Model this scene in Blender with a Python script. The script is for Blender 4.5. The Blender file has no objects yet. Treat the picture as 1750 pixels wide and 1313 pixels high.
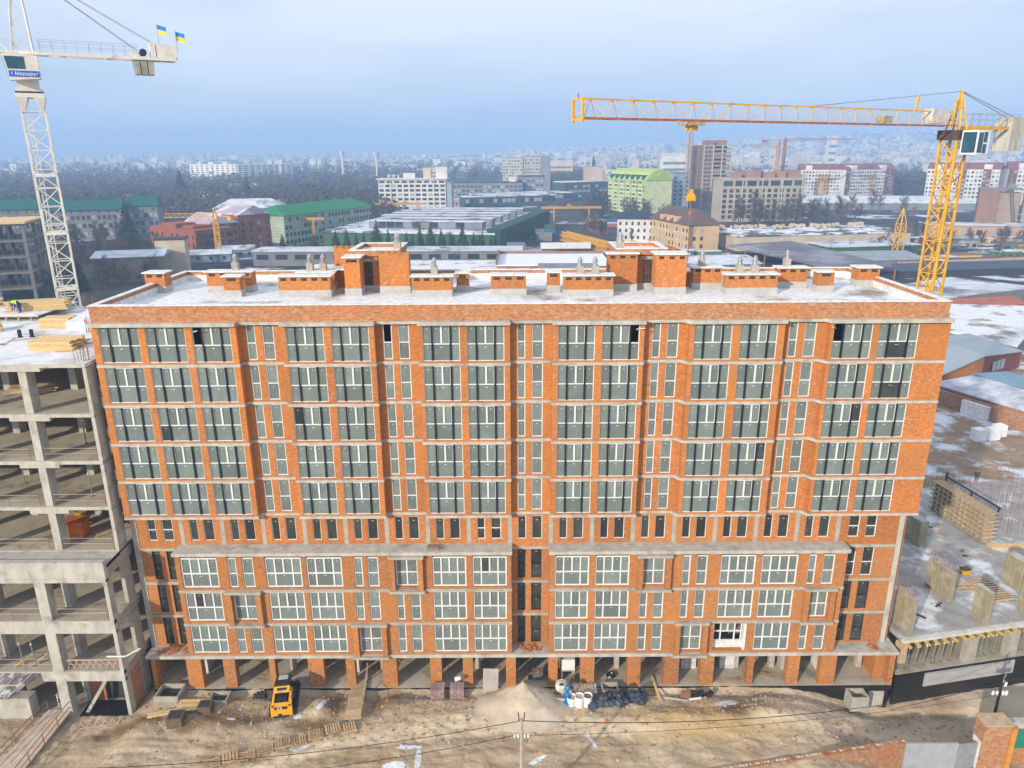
import bpy, math, random
from mathutils import Vector, Matrix
random.seed(7)
R_ = math.radians
sc = bpy.context.scene
COL = sc.collection
# ---------------------------------------------------------------- camera
cam = bpy.data.cameras.new('camera'); camo = bpy.data.objects.new('camera', cam); COL.objects.link(camo)
cam.sensor_width = 36; cam.lens = 36*1257.2/1750; cam.clip_start = 0.5; cam.clip_end = 30000
def cam_matrix(pit, rol, yaw, loc):
    cy, sy, cp, sp = math.cos(yaw), math.sin(yaw), math.cos(pit), math.sin(pit)
    fwd = Vector((sy*cp, cy*cp, -sp)); r = Vector((cy, -sy, 0)); u = r.cross(fwd)
    r2 = math.cos(rol)*r + math.sin(rol)*u; u2 = -math.sin(rol)*r + math.cos(rol)*u
    m = Matrix((( r2.x, u2.x, -fwd.x, loc[0]), (r2.y, u2.y, -fwd.y, loc[1]), (r2.z, u2.z, -fwd.z, loc[2]), (0, 0, 0, 1)))
    return m
camo.matrix_world = cam_matrix(R_(17.421), R_(-0.34), R_(-0.013), (0, -50.829, 41.281))
sc.camera = camo
# ---------------------------------------------------------------- sky, sun, exposure
SUN_AZ, SUN_EL = 38.0, 20.5        # sun behind the camera, to the left
world = bpy.data.worlds.new('World'); sc.world = world; world.use_nodes = True
wn, wl = world.node_tree.nodes, world.node_tree.links
for n in list(wn): wn.remove(n)
wo = wn.new('ShaderNodeOutputWorld'); wb = wn.new('ShaderNodeBackground'); wb.inputs[1].default_value = 0.13
sky = wn.new('ShaderNodeTexSky'); sky.sky_type = 'NISHITA'; sky.sun_disc = False
sky.sun_elevation = R_(SUN_EL); sky.sun_rotation = R_(180+SUN_AZ); sky.altitude = 300
sky.air_density = 1.0; sky.dust_density = 2.0; sky.ozone_density = 2.0
# a thin winter veil of cloud over the clear sky, thinner low down where the blue haze bank lies
tc = wn.new('ShaderNodeTexCoord'); mp = wn.new('ShaderNodeMapping'); mp.inputs['Scale'].default_value = (1.6, 1.6, 7.0)
ns = wn.new('ShaderNodeTexNoise'); ns.inputs['Scale'].default_value = 1.35; ns.inputs['Detail'].default_value = 5; ns.inputs['Roughness'].default_value = 0.5
sx = wn.new('ShaderNodeSeparateXYZ')
rp = wn.new('ShaderNodeMapRange'); rp.inputs[1].default_value = -0.01; rp.inputs[2].default_value = 0.17; rp.inputs[3].default_value = 0.0; rp.inputs[4].default_value = 0.80
ad = wn.new('ShaderNodeMath'); ad.operation = 'MULTIPLY_ADD'; ad.inputs[1].default_value = 2.3; ad.use_clamp = True
sb = wn.new('ShaderNodeMath'); sb.operation = 'SUBTRACT'; sb.inputs[1].default_value = 0.44
mx = wn.new('ShaderNodeMix'); mx.data_type = 'RGBA'
lo = wn.new('ShaderNodeMix'); lo.data_type = 'RGBA'; lo.inputs[0].default_value = 0.82
lo.inputs[7].default_value = (2.75, 3.4, 4.5, 1)
mx.inputs[7].default_value = (4.9, 5.2, 5.75, 1)
wl.new(tc.outputs['Generated'], mp.inputs[0]); wl.new(mp.outputs[0], ns.inputs['Vector'])
wl.new(tc.outputs['Generated'], sx.inputs[0]); wl.new(sx.outputs['Z'], rp.inputs[0])
wl.new(ns.outputs[0], sb.inputs[0]); wl.new(sb.outputs[0], ad.inputs[0]); wl.new(rp.outputs[0], ad.inputs[2])
wl.new(sky.outputs[0], lo.inputs[6]); wl.new(lo.outputs[2], mx.inputs[6]); wl.new(ad.outputs[0], mx.inputs[0])
wl.new(mx.outputs[2], wb.inputs[0]); wl.new(wb.outputs[0], wo.inputs[0])
sun = bpy.data.lights.new('sun', 'SUN'); suno = bpy.data.objects.new('sun', sun); COL.objects.link(suno)
sun.energy = 3.8; sun.angle = R_(1.2); sun.color = (1.0, 0.86, 0.68)
_d = Vector((math.sin(R_(SUN_AZ))*math.cos(R_(SUN_EL)), math.cos(R_(SUN_AZ))*math.cos(R_(SUN_EL)), -math.sin(R_(SUN_EL))))
suno.rotation_euler = _d.to_track_quat('-Z', 'Y').to_euler(); suno.location = (-30, -60, 80)
sc.view_settings.view_transform = 'Standard'; sc.view_settings.look = 'None'
sc.view_settings.exposure = 0.55; sc.view_settings.gamma = 1.0; sc.view_settings.use_curve_mapping = False
sc.render.engine = 'CYCLES'
cy = sc.cycles
cy.use_denoising = True; cy.denoiser = 'OPENIMAGEDENOISE'; cy.max_bounces = 6; cy.diffuse_bounces = 3; cy.glossy_bounces = 3
cy.transparent_max_bounces = 12; cy.volume_bounces = 1; cy.sample_clamp_indirect = 6.0
cy.volume_step_rate = 1.0

# ---------------------------------------------------------------- materials
MATS = {}
def nodes(name):
    m = bpy.data.materials.new(name); m.use_nodes = True
    nt = m.node_tree; b = nt.nodes['Principled BSDF']
    return m, nt, b
def mix_noise(nt, pos, c1, c2, scale, lo=0.35, hi=0.65, detail=4, stretch=None):
    n = nt.nodes.new('ShaderNodeTexNoise'); n.inputs['Scale'].default_value = scale; n.inputs['Detail'].default_value = detail; n.inputs['Roughness'].default_value = 0.6
    if stretch:
        mp = nt.nodes.new('ShaderNodeMapping'); mp.inputs['Scale'].default_value = stretch
        nt.links.new(pos, mp.inputs[0]); pos = mp.outputs[0]
    nt.links.new(pos, n.inputs['Vector'])
    r = nt.nodes.new('ShaderNodeMapRange'); r.inputs[1].default_value = lo; r.inputs[2].default_value = hi
    nt.links.new(n.outputs[0], r.inputs[0])
    x = nt.nodes.new('ShaderNodeMix'); x.data_type = 'RGBA'
    for i, c in ((6, c1), (7, c2)):
        if hasattr(c, 'links'): nt.links.new(c, x.inputs[i])
        else: x.inputs[i].default_value = (*c, 1)
    nt.links.new(r.outputs[0], x.inputs[0])
    return x.outputs[2], n
def rand_tint(nt, col, amt=0.25):
    oi = nt.nodes.new('ShaderNodeObjectInfo'); r = nt.nodes.new('ShaderNodeMapRange')
    r.inputs[3].default_value = 1-amt; r.inputs[4].default_value = 1+amt
    nt.links.new(oi.outputs['Random'], r.inputs[0])
    h = nt.nodes.new('ShaderNodeHueSaturation'); nt.links.new(r.outputs[0], h.inputs['Value']); nt.links.new(col, h.inputs['Color'])
    return h.outputs[0]
def surf(name, c1, c2=None, scale=1.5, rough=0.85, c3=None, s3=0.2, lo3=0.5, hi3=0.62, bump=0.0, bs=8.0, tint=0.0, stretch=None, metal=0.0, spec=0.3, local=False):
    if name in MATS: return MATS[name]
    m, nt, b = nodes(name)
    if local:
        g = nt.nodes.new('ShaderNodeTexCoord'); pos = g.outputs['Object']
    else:
        g = nt.nodes.new('ShaderNodeNewGeometry'); pos = g.outputs['Position']
    c2 = c2 or tuple(v*0.78 for v in c1)
    col, n = mix_noise(nt, pos, c1, c2, scale, stretch=stretch)
    if c3: col, _ = mix_noise(nt, pos, col, c3, s3, lo3, hi3, 6)
    if tint: col = rand_tint(nt, col, tint)
    nt.links.new(col, b.inputs['Base Color'])
    b.inputs['Roughness'].default_value = rough; b.inputs['Metallic'].default_value = metal; b.inputs['Specular IOR Level'].default_value = spec
    if bump:
        n2 = nt.nodes.new('ShaderNodeTexNoise'); n2.inputs['Scale'].default_value = bs; n2.inputs['Detail'].default_value = 5
        nt.links.new(pos, n2.inputs['Vector'])
        bp = nt.nodes.new('ShaderNodeBump'); bp.inputs['Strength'].default_value = bump; bp.inputs['Distance'].default_value = 0.1
        nt.links.new(n2.outputs[0], bp.inputs['Height']); nt.links.new(bp.outputs[0], b.inputs['Normal'])
    MATS[name] = m; return m
def brickmat(name, c1, c2, mortar, scale=1.0, smear=(0.60, 0.42, 0.27), smear_lo=0.54, smear_hi=0.70, tint=0.13, dark=(0.10, 0.045, 0.03)):
    if name in MATS: return MATS[name]
    m, nt, b = nodes(name); L = nt.links
    g = nt.nodes.new('ShaderNodeNewGeometry'); s = nt.nodes.new('ShaderNodeSeparateXYZ'); L.new(g.outputs['Position'], s.inputs[0])
    a = nt.nodes.new('ShaderNodeMath'); a.operation = 'ADD'; L.new(s.outputs[0], a.inputs[0]); L.new(s.outputs[1], a.inputs[1])
    c = nt.nodes.new('ShaderNodeCombineXYZ'); L.new(a.outputs[0], c.inputs[0]); L.new(s.outputs[2], c.inputs[1])
    bt = nt.nodes.new('ShaderNodeTexBrick'); L.new(c.outputs[0], bt.inputs['Vector'])
    bt.inputs['Color1'].default_value = (*c1, 1); bt.inputs['Color2'].default_value = (*c2, 1); bt.inputs['Mortar'].default_value = (*mortar, 1)
    bt.inputs['Scale'].default_value = 1.0; bt.inputs['Brick Width'].default_value = 0.262*scale; bt.inputs['Row Height'].default_value = 0.078*scale
    bt.inputs['Mortar Size'].default_value = 0.0105*scale; bt.inputs['Bias'].default_value = -0.1
    col, _ = mix_noise(nt, g.outputs['Position'], bt.outputs[0], smear, 3.2, smear_lo, smear_hi+.1, 9)
    col, _ = mix_noise(nt, c.outputs[0], col, dark, 5.0, 0.655, 0.72, 3, (1.0, 3.0, 1.0))
    col, _ = mix_noise(nt, g.outputs['Position'], col, tuple(v*1.25 for v in c1), 0.35, 0.45, 0.85, 3)
    # course-wise unevenness, a few courses per tone
    col, _ = mix_noise(nt, c.outputs[0], col, tuple(v*0.80 for v in c2), 2.6, 0.50, 0.80, 4, (1.0, 3.2, 1.0))
    col, _ = mix_noise(nt, c.outputs[0], col, tuple(v*0.5 for v in c2), 4.2, 0.50, 0.95, 2, (1.0, 3.3, 1.0))
    col, _ = mix_noise(nt, c.outputs[0], col, mortar, 3.6, 0.56, 1.1, 2, (1.0, 3.3, 1.0))
    if tint:
        col = rand_tint(nt, col, tint)
        o2 = nt.nodes.new('ShaderNodeObjectInfo'); m2 = nt.nodes.new('ShaderNodeMath'); m2.operation = 'MULTIPLY_ADD'; m2.inputs[1].default_value = 7.31; m2.inputs[2].default_value = .13; L.new(o2.outputs['Random'], m2.inputs[0])
        f2 = nt.nodes.new('ShaderNodeMath'); f2.operation = 'FRACT'; L.new(m2.outputs[0], f2.inputs[0]); r2 = nt.nodes.new('ShaderNodeMapRange'); r2.inputs[3].default_value = .0; r2.inputs[4].default_value = .38; L.new(f2.outputs[0], r2.inputs[0])
        x2 = nt.nodes.new('ShaderNodeMix'); x2.data_type = 'RGBA'; L.new(r2.outputs[0], x2.inputs[0]); L.new(col, x2.inputs[6]); x2.inputs[7].default_value = (.50,.215,.06,1); col = x2.outputs[2]
    L.new(col, b.inputs['Base Color']); b.inputs['Roughness'].default_value = 0.9; b.inputs['Specular IOR Level'].default_value = 0.2
    bp = nt.nodes.new('ShaderNodeBump'); bp.inputs['Strength'].default_value = 0.5; bp.inputs['Distance'].default_value = 0.02
    L.new(bt.outputs['Fac'], bp.inputs['Height']); bp.invert = True; L.new(bp.outputs[0], b.inputs['Normal'])
    MATS[name] = m; return m
def glassmat(name, c, rough=0.08, tint=0.25, spec=0.6, dust=(0.30, 0.33, 0.31), dlo=0.5, dhi=0.9):
    if name in MATS: return MATS[name]
    m, nt, b = nodes(name)
    g = nt.nodes.new('ShaderNodeNewGeometry')
    col, _ = mix_noise(nt, g.outputs['Position'], c, dust, 1.3, dlo, dhi, 5)
    if tint: col = rand_tint(nt, col, tint)
    nt.links.new(col, b.inputs['Base Color'])
    b.inputs['Roughness'].default_value = rough; b.inputs['Specular IOR Level'].default_value = spec; b.inputs['IOR'].default_value = 1.5
    MATS[name] = m; return m

BRICK = brickmat('orange_brick', (0.56, 0.182, 0.032), (0.34, 0.092, 0.020), (0.46, 0.27, 0.145))
BRICK_PAR = brickmat('parapet_brick', (0.50, 0.185, 0.06), (0.27, 0.092, 0.036), (0.50, 0.36, 0.235), smear_lo=0.48, smear_hi=0.72, tint=0)
BRICK_LOW = brickmat('lower_brick', (0.50, 0.172, 0.038), (0.27, 0.085, 0.024), (0.44, 0.29, 0.17), smear_lo=0.52, smear_hi=0.74)
BRICK_OLD = brickmat('old_brick', (0.34, 0.13, 0.06), (0.25, 0.09, 0.045), (0.42, 0.33, 0.25), smear_lo=0.42, smear_hi=0.62)
CONC = surf('concrete', (0.42, 0.40, 0.35), (0.33, 0.31, 0.27), 2.2, c3=(0.25, 0.23, 0.19), s3=0.6, lo3=0.55, hi3=0.72, bump=0.15)
CONC_L = surf('pale_concrete', (0.50, 0.49, 0.445), (0.38, 0.37, 0.33), 1.8, c3=(0.27, 0.245, 0.20), s3=0.8, lo3=0.53, hi3=0.72, bump=0.12, stretch=(1, 1, 0.4))
CONC_F = surf('dusty_concrete_floor', (0.47, 0.43, 0.355), (0.38, 0.34, 0.275), 0.7, c3=(0.24, 0.205, 0.16), s3=0.35, lo3=0.55, hi3=0.68)
CONC_W = surf('formed_concrete', (0.33, 0.30, 0.21), (0.24, 0.22, 0.15), 1.6, c3=(0.40, 0.38, 0.31), s3=1.1, lo3=0.5, hi3=0.7, stretch=(2.5, 2.5, 0.25))
RENDER_G = surf('grey_render', (0.46, 0.46, 0.45), (0.38, 0.38, 0.37), 3)
SNOW = surf('snow', (0.80, 0.82, 0.86), (0.68, 0.70, 0.74), 0.6, rough=0.7, bump=0.2, bs=2)
SNOW_CAP = surf('snowy_cap', (0.78, 0.79, 0.80), (0.55, 0.55, 0.53), 2.5, rough=0.8)
SNOW_ROOF = surf('snowy_roof_deck', (0.80, 0.82, 0.86), (0.58, 0.60, 0.64), 2.6, bump=.35, bs=1.6, rough=0.75, c3=(0.26, 0.23, 0.19), s3=0.16, lo3=0.535, hi3=0.64)
WHITE = surf('white_frame', (0.76, 0.77, 0.77), (0.66, 0.67, 0.68), 2, rough=0.4)
NAVY = surf('navy_mullion', (0.009, 0.018, 0.028), (0.014, 0.024, 0.036), 2, rough=0.6, spec=0.2)
BLACKF = surf('anthracite_frame', (0.018, 0.022, 0.028), (0.03, 0.035, 0.04), 2, rough=0.4)
GLASS = glassmat('coated_glass', (0.150, 0.190, 0.185), dust=(0.235, 0.28, 0.275), tint=.2)  # grey-green base colour stands in for the coating's reflection; dust mottles it
GLASS_D = glassmat('dark_glass', (0.030, 0.036, 0.036), dust=(0.075, 0.082, 0.075), dlo=0.45, tint=0.4)
VOID = surf('dark_interior', (0.05, 0.05, 0.05), (0.035, 0.035, 0.035), 1)  # near-black colour that paints the shade within openings; tarred waste shares it
WOOD = surf('fresh_timber', (0.70, 0.52, 0.27), (0.58, 0.40, 0.19), 3, tint=0.12, stretch=(1, 1, 6))
WOOD_O = surf('weathered_timber', (0.52, 0.40, 0.26), (0.40, 0.29, 0.18), 3, tint=0.2)
STEEL = surf('galvanised_steel', (0.52, 0.53, 0.54), (0.42, 0.43, 0.44), 3, rough=0.35, metal=0.7)
RUST = surf('rusty_rebar', (0.30, 0.16, 0.10), (0.20, 0.10, 0.06), 4)
BLACKP = surf('black_plastic', (0.012, 0.012, 0.014), (0.02, 0.02, 0.022), 4, rough=0.35, spec=0.5)
PINKW = surf('painted_safety_rail', (0.55, 0.32, 0.26), (0.60, 0.50, 0.44), 3)

# ---------------------------------------------------------------- mesh builder
class MB:
    def __init__(s): s.v, s.f, s.m = [], [], []
    def quad(s, pts, mi=0):
        k = len(s.v); s.v += [tuple(p) for p in pts]; s.f.append(tuple(range(k, k+len(pts)))); s.m.append(mi); return s
    def hexa(s, p, mi=0):          # p: 8 points, bottom ring 0-3 ccw, top ring 4-7
        k = len(s.v); s.v += [tuple(q) for q in p]
        for f in ((3,2,1,0),(4,5,6,7),(0,1,5,4),(1,2,6,5),(2,3,7,6),(3,0,4,7)):
            s.f.append(tuple(k+i for i in f)); s.m.append(mi)
        return s
    def box(s, x0, x1, y0, y1, z0, z1, mi=0):
        return s.hexa([(x0,y0,z0),(x1,y0,z0),(x1,y1,z0),(x0,y1,z0),(x0,y0,z1),(x1,y0,z1),(x1,y1,z1),(x0,y1,z1)], mi)
    def bar(s, a, b, w, h=None, mi=0):   # rectangular bar from a to b
        a, b = Vector(a), Vector(b); d = (b-a)
        if d.length < 1e-6: return s
        d.normalize(); h = h or w
        u = d.cross(Vector((0,0,1)))
        if u.length < 1e-3: u = Vector((1,0,0))
        u.normalize(); t = u.cross(d)
        u, t = u*w/2, t*h/2
        return s.hexa([a-u-t, a+u-t, b+u-t, b-u-t, a-u+t, a+u+t, b+u+t, b-u+t], mi)
    def tube(s, a, b, r, n=6, r2=None, mi=0, cap=True):
        a, b = Vector(a), Vector(b); d = (b-a).normalized(); r2 = r if r2 is None else r2
        u = d.orthogonal().normalized(); w = d.cross(u); k = len(s.v)
        for c, rr in ((a, r), (b, r2)):
            for i in range(n):
                t = 2*math.pi*i/n; s.v.append(tuple(c + (u*math.cos(t)+w*math.sin(t))*rr))
        for i in range(n):
            j = (i+1) % n; s.f.append((k+i, k+j, k+n+j, k+n+i)); s.m.append(mi)
        if cap:
            s.f.append(tuple(k+i for i in reversed(range(n)))); s.f.append(tuple(k+n+i for i in range(n))); s.m += [mi, mi]
        return s
    def prism(s, poly, z0, z1, mi=0, top=None):
        k, n = len(s.v), len(poly)
        s.v += [(x, y, z0) for x, y in poly] + [(x, y, z1) for x, y in poly]
        s.f.append(tuple(k+i for i in reversed(range(n)))); s.m.append(mi)
        s.f.append(tuple(k+n+i for i in range(n))); s.m.append(mi if top is None else top)
        for i in range(n):
            j = (i+1) % n; s.f.append((k+i, k+j, k+n+j, k+n+i)); s.m.append(mi)
        return s
    def mesh(s, name, mats):
        me = bpy.data.meshes.new(name); me.from_pydata(s.v, [], s.f)
        for m in (mats if isinstance(mats, (list, tuple)) else [mats]): me.materials.append(m)
        if any(s.m): me.polygons.foreach_set('material_index', s.m)
        me.update(); return me
    def obj(s, name, mats, parent=None, smooth=False, **kw):
        me = s.mesh(name, mats)
        if smooth: me.polygons.foreach_set('use_smooth', [True]*len(me.polygons))
        return put(name, me, parent, **kw)
def put(name, me, parent=None, loc=None, rz=0.0, scale=None, label=None, cat=None, group=None, kind=None):
    o = bpy.data.objects.new(name, me); COL.objects.link(o)
    if loc is not None: o.location = loc
    if rz: o.rotation_euler = (0, 0, rz)
    if scale is not None: o.scale = scale
    if parent is not None: o.parent = parent
    if label: o['label'] = label
    if cat: o['category'] = cat
    if group: o['group'] = group
    if kind: o['kind'] = kind
    return o
def thing(name, label, cat, loc=(0,0,0), rz=0.0, group=None):
    return put(name, None, None, loc, rz, None, label, cat, group)
def copy_tree(o, parent=None):
    c = o.copy(); COL.objects.link(c); c.parent = parent
    for ch in list(o.children): copy_tree(ch, c)
    return c
# ================================================================ the brick apartment building
BLD = thing('brick_apartment_building', 'long ten storey orange brick apartment block under construction with rows of glazed bays', 'building')
BAYS = [(-29.45,-19.31,[(-28.97,-26.17),(-25.69,-22.91),(-22.43,-19.73)]),
        (-16.15,-9.64,[(-15.86,-13.21),(-12.68,-10.02)]),
        (-6.55,-0.14,[(-6.28,-3.66),(-3.17,-0.54)]),
        (2.87,9.30,[(3.25,5.84),(6.35,8.97)]),
        (12.49,19.13,[(12.80,15.46),(16.03,18.65)]),
        (22.33,30.70,[(22.56,25.31),(25.75,28.55)])]
RECS = [(-19.31,-16.15,[(-18.84,-18.20),(-17.71,-16.89)]),(-9.64,-6.55,[(-9.15,-8.51),(-8.06,-7.29)]),
        (-0.14,2.87,[(0.38,0.95),(1.43,2.22)]),(9.30,12.49,[(9.97,10.56),(11.03,11.83)]),(19.13,22.33,[(19.68,20.28),(20.77,21.60)])]
YB = 15.6
PANE = MB().box(-.5,.5,-.5,.5,-.5,.5).box(-.07,.07,-.75,-.5,.30,.335,1).mesh('pane', [GLASS, WHITE])
PANE_D = MB().box(-.5,.5,-.5,.5,-.5,.5).box(-.12,.12,-.75,-.5,.30,.33,1).mesh('pane', [GLASS_D, RENDER_G])
_wc = {}; _rp = random.Random(3)
def frame_mesh(kind, w, h):
    key = (kind, round(w, 2), round(h, 2))
    if key in _wc: return _wc[key]
    b = MB(); t = {'U': .05, 'L': .10, 'N': .06, 'NL': .085, 'D': .05, 'X': .09, 'R': .05, 'O': .08}[kind]; y0, y1 = -.05, .05
    a = w/2
    b.box(-a, -a+t, y0, y1, 0, h); b.box(a-t, a, y0, y1, 0, h); b.box(-a+t, a-t, y0, y1, 0, t); b.box(-a+t, a-t, y0, y1, h-t, h)
    panes = []; tr = h*.47
    if kind in ('U', 'L', 'O'):
        p = w*.255; pw = .13 if kind == 'U' else .10; mi = 1 if kind == 'U' else 0; yy = -.09 if kind == 'U' else y0+.004
        b.box(-a+p-pw/2, -a+p+pw/2, yy, y1, t, h-t, mi); b.box(a-p-pw/2, a-p+pw/2, yy, y1, t, h-t, mi)
        tt = .035 if kind == 'U' else .05
        for x0, x1 in ((-a+t, -a+p-pw/2), (-a+p+pw/2, a-p-pw/2), (a-p+pw/2, a-t)):
            b.box(x0, x1, y0, y1, tr-tt, tr+tt)
        st = .032 if kind == 'U' else .055
        b.box(-st, st, y0-.01, y1, tr+tt, h-t)
        xl, xr = -a+p+pw/2, a-p-pw/2
        if kind == 'U':     # the two opening sashes carry thin white frames
            for x0, x1 in ((xl, -st), (st, xr)):
                b.box(x0, x0+.024, y0-.01, y1, tr+tt, h-t); b.box(x1-.024, x1, y0-.01, y1, tr+tt, h-t)
                b.box(x0+.024, x1-.024, y0-.01, y1, h-t-.03, h-t)
        cols = [(-a+t, -a+p-pw/2), (xl, -st), (st, xr), (a-p+pw/2, a-t)]
        panes = [(x0, x1, tr+tt, h-t) for x0, x1 in cols] + [(x0, x1, t, tr-tt) for x0, x1 in (cols[0], (xl, xr), cols[3])]
        if kind == 'O': panes = panes[1:3]
    elif kind == 'X':
        b.box(-.05, .05, y0, y1, t, h-t); b.box(-a+t, -.05, y0, y1, tr-.04, tr+.04); b.box(.05, a-t, y0, y1, tr-.04, tr+.04)
        panes = [(x0, x1, z0, z1) for x0, x1 in ((-a+t, -.05), (.05, a-t)) for z0, z1 in ((t, tr-.04), (tr+.04, h-t))]
    elif kind == 'R':
        panes = [(-a+t, a-t, t, h-t)]
    else:
        b.box(-a+t, a-t, y0, y1, tr-.035, tr+.035); panes = [(-a+t, a-t, t, tr-.035), (-a+t, a-t, tr+.035, h-t)]
    me = b.mesh('window', [BLACKF, BLACKF] if kind == 'D' else [WHITE, NAVY]); _wc[key] = (me, panes); return _wc[key]
def window(kind, x0, x1, y, z0, z1, dark=False, skip=None, parent=None):
    me, panes = frame_mesh(kind, x1-x0, z1-z0)
    w = put('window', me, parent or BLD, ((x0+x1)/2, y, z0))
    for i, (a, b, c, d) in enumerate(panes):
        if skip is not None and i in skip: continue
        put('pane', PANE_D if (dark or _rp.random() < .008) else PANE, w, ((a+b)/2, .01, (c+d)/2), scale=(b-a, .02, d-c))
    return w
def wall_mesh(x0, x1, y, wins, z0, z1, sill, depth, ret, top=None):
    # brick wall panel with window openings; ret = how far back the end piers return
    b = MB(); xs = [x0] + [v for w in wins for v in w] + [x1]
    prs = [(xs[i], xs[i+1]) for i in range(0, len(xs), 2)]
    for i, (a, c) in enumerate(prs):
        e = i in (0, len(prs)-1)
        b.box(a, c, y, y + (ret if e else depth), z0 if e else z0+sill, z1)
    if len(prs) > 1:
        b.box(prs[0][1], prs[-1][0], y+.012, y+depth, z0, z0+sill-.003)
        if top:
            for a, c in wins: b.box(a, c, y+.012, y+depth, top, z1)
    return b
# upper five storeys: the same wall panels on every storey
HS0, HS1 = .105, 2.895
for bi, (x0, x1, wins) in enumerate(BAYS):
    me = wall_mesh(x0, x1, -.6, wins, HS0, HS1, .12, .35, .598).mesh('brick_wall', BRICK)
    for k in range(5): put('brick_wall', me, BLD, (0, 0, 15+3*k))
for bi, (x0, x1, wins) in enumerate(RECS):
    me = wall_mesh(x0+.002, x1-.002, 0, wins, HS0, HS1, .12, .35, .35).mesh('brick_wall', BRICK)
    for k in range(5): put('brick_wall', me, BLD, (0, 0, 15+3*k))
skips = {(0, 2, 4): (0,), (5, 0, 4): (0,), (3, 1, 4): (3,)}
for k in range(5):
    z = 15+3*k
    for bi, (x0, x1, wins) in enumerate(BAYS):
        for wi, (a, b) in enumerate(wins): window('U', a, b, -.48, z+.235, z+2.885, skip=skips.get((bi, wi, k)))
    for bi, (x0, x1, wins) in enumerate(RECS):
        for wi, (a, b) in enumerate(wins): window('N', a, b, .10, z+.235, z+2.885, skip=(1,) if (bi, wi, k) == (1, 0, 4) else None)
# a sash left hanging open on the top storey in three places
for x, y, s in ((-22.35, -.66, 1), (22.75, -.66, -1), (8.75, -.66, 1)):
    MB().bar((x, y+.2, 29.45), (x+.5*s, y-.35, 29.65), .06, .05).bar((x+.03, y+.2, 29.4), (x+.5*s, y-.35, 29.6), .04, .02, mi=1).obj('open_sash', [WHITE, GLASS], BLD)
# floor slabs with their visible concrete bands
def slab_outline(yb, yr, chamfer=True):
    p = []
    for i, (x0, x1, _) in enumerate(BAYS):
        if i > 0: p.append((x0 - (.38 if i >= 4 else 0.0) - .04, yr))
        p.append((x0-.04 if i else x0, yb)); p.append((x1+.04 if i < 5 else x1+.03, yb))
        if i < 5: p.append((x1+.04, yr))
    return p + [(30.6, YB), (-29.4, YB)]
for z in (15, 18, 21, 24, 27):
    MB().prism(slab_outline(-.66, -.06), z-.10, z+.10).obj('floor_slab', CONC_L, BLD)
MB().prism(slab_outline(-.92, -.34), 29.88, 30.14).obj('roof_slab', CONC_L, BLD)
# parapet ring, coping and roof deck
par = MB().box(-29.45, 30.55, -.42, 0, 30.14, 31.28); par.obj('parapet', BRICK_PAR, BLD)
MB().box(-29.5, 30.6, -.46, .06, 31.28, 31.34).obj('parapet_coping', SNOW_CAP, BLD)
for x0, x1, y0, y1, ins in ((-29.45, -29.1, 0, YB, 0), (30.2, 30.55, 0, YB, 0)):
    MB().box(x0, x1, y0, y1, 30.14, 31.28).obj('parapet', BRICK_PAR, BLD); MB().box(x0-.05, x1+.05, y0+.06, y1, 31.28, 31.34).obj('parapet_coping', SNOW_CAP, BLD)
MB().box(-29.1, 30.2, YB-.35, YB, 30.14, 31.28).obj('parapet', BRICK_PAR, BLD); MB().box(-29.05, 30.15, YB-.4, YB+.05, 31.28, 31.34).obj('parapet_coping', SNOW_CAP, BLD)
MB().box(-29.1, 30.2, 0, YB-.35, 30.15, 30.5).obj('roof_deck', SNOW_ROOF, BLD)
ups = MB().box(-29.098, -28.95, .1, YB-.5, 30.5, 31.0).box(30.05, 30.198, .1, YB-.5, 30.5, 31.0).box(-28.95, 30.05, YB-.5, YB-.352, 30.5, 31.0)
ups.obj('roof_upstand', SNOW_CAP, BLD)
# ---- row five, set back under the bays: pairs of tall dark windows between concrete columns
R5 = [-25.56+3.166*k for k in range(17)]
P5 = [((-28.2,-27.55),(-27.07,-26.24))] + [((c+.62, c+1.24), (c+1.69, c+2.48)) for c in R5[:-1]] + [((25.90,26.74),(27.24,28.06))]
edges = [-29.0] + R5 + [29.75]
for i, pr in enumerate(P5):
    a, b = edges[i]+(.16 if i else 0), edges[i+1]-(.16 if i < len(P5)-1 else 0)
    ends = i in (0, len(P5)-1); mid = i == 8
    z0, top = 12.12, 14.72
    wall_mesh(a, b, 0, pr, z0, 14.88, .62, .35, .35, top).obj('brick_wall', BRICK, BLD)
    for w in pr: window('N' if (ends or mid) else 'R', w[0], w[1], .12, z0+.62, top, dark=True)
for c in R5: MB().box(c-.16, c+.16, -.015, .4, 12.12, 14.88).obj('concrete_column', CONC, BLD)
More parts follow.
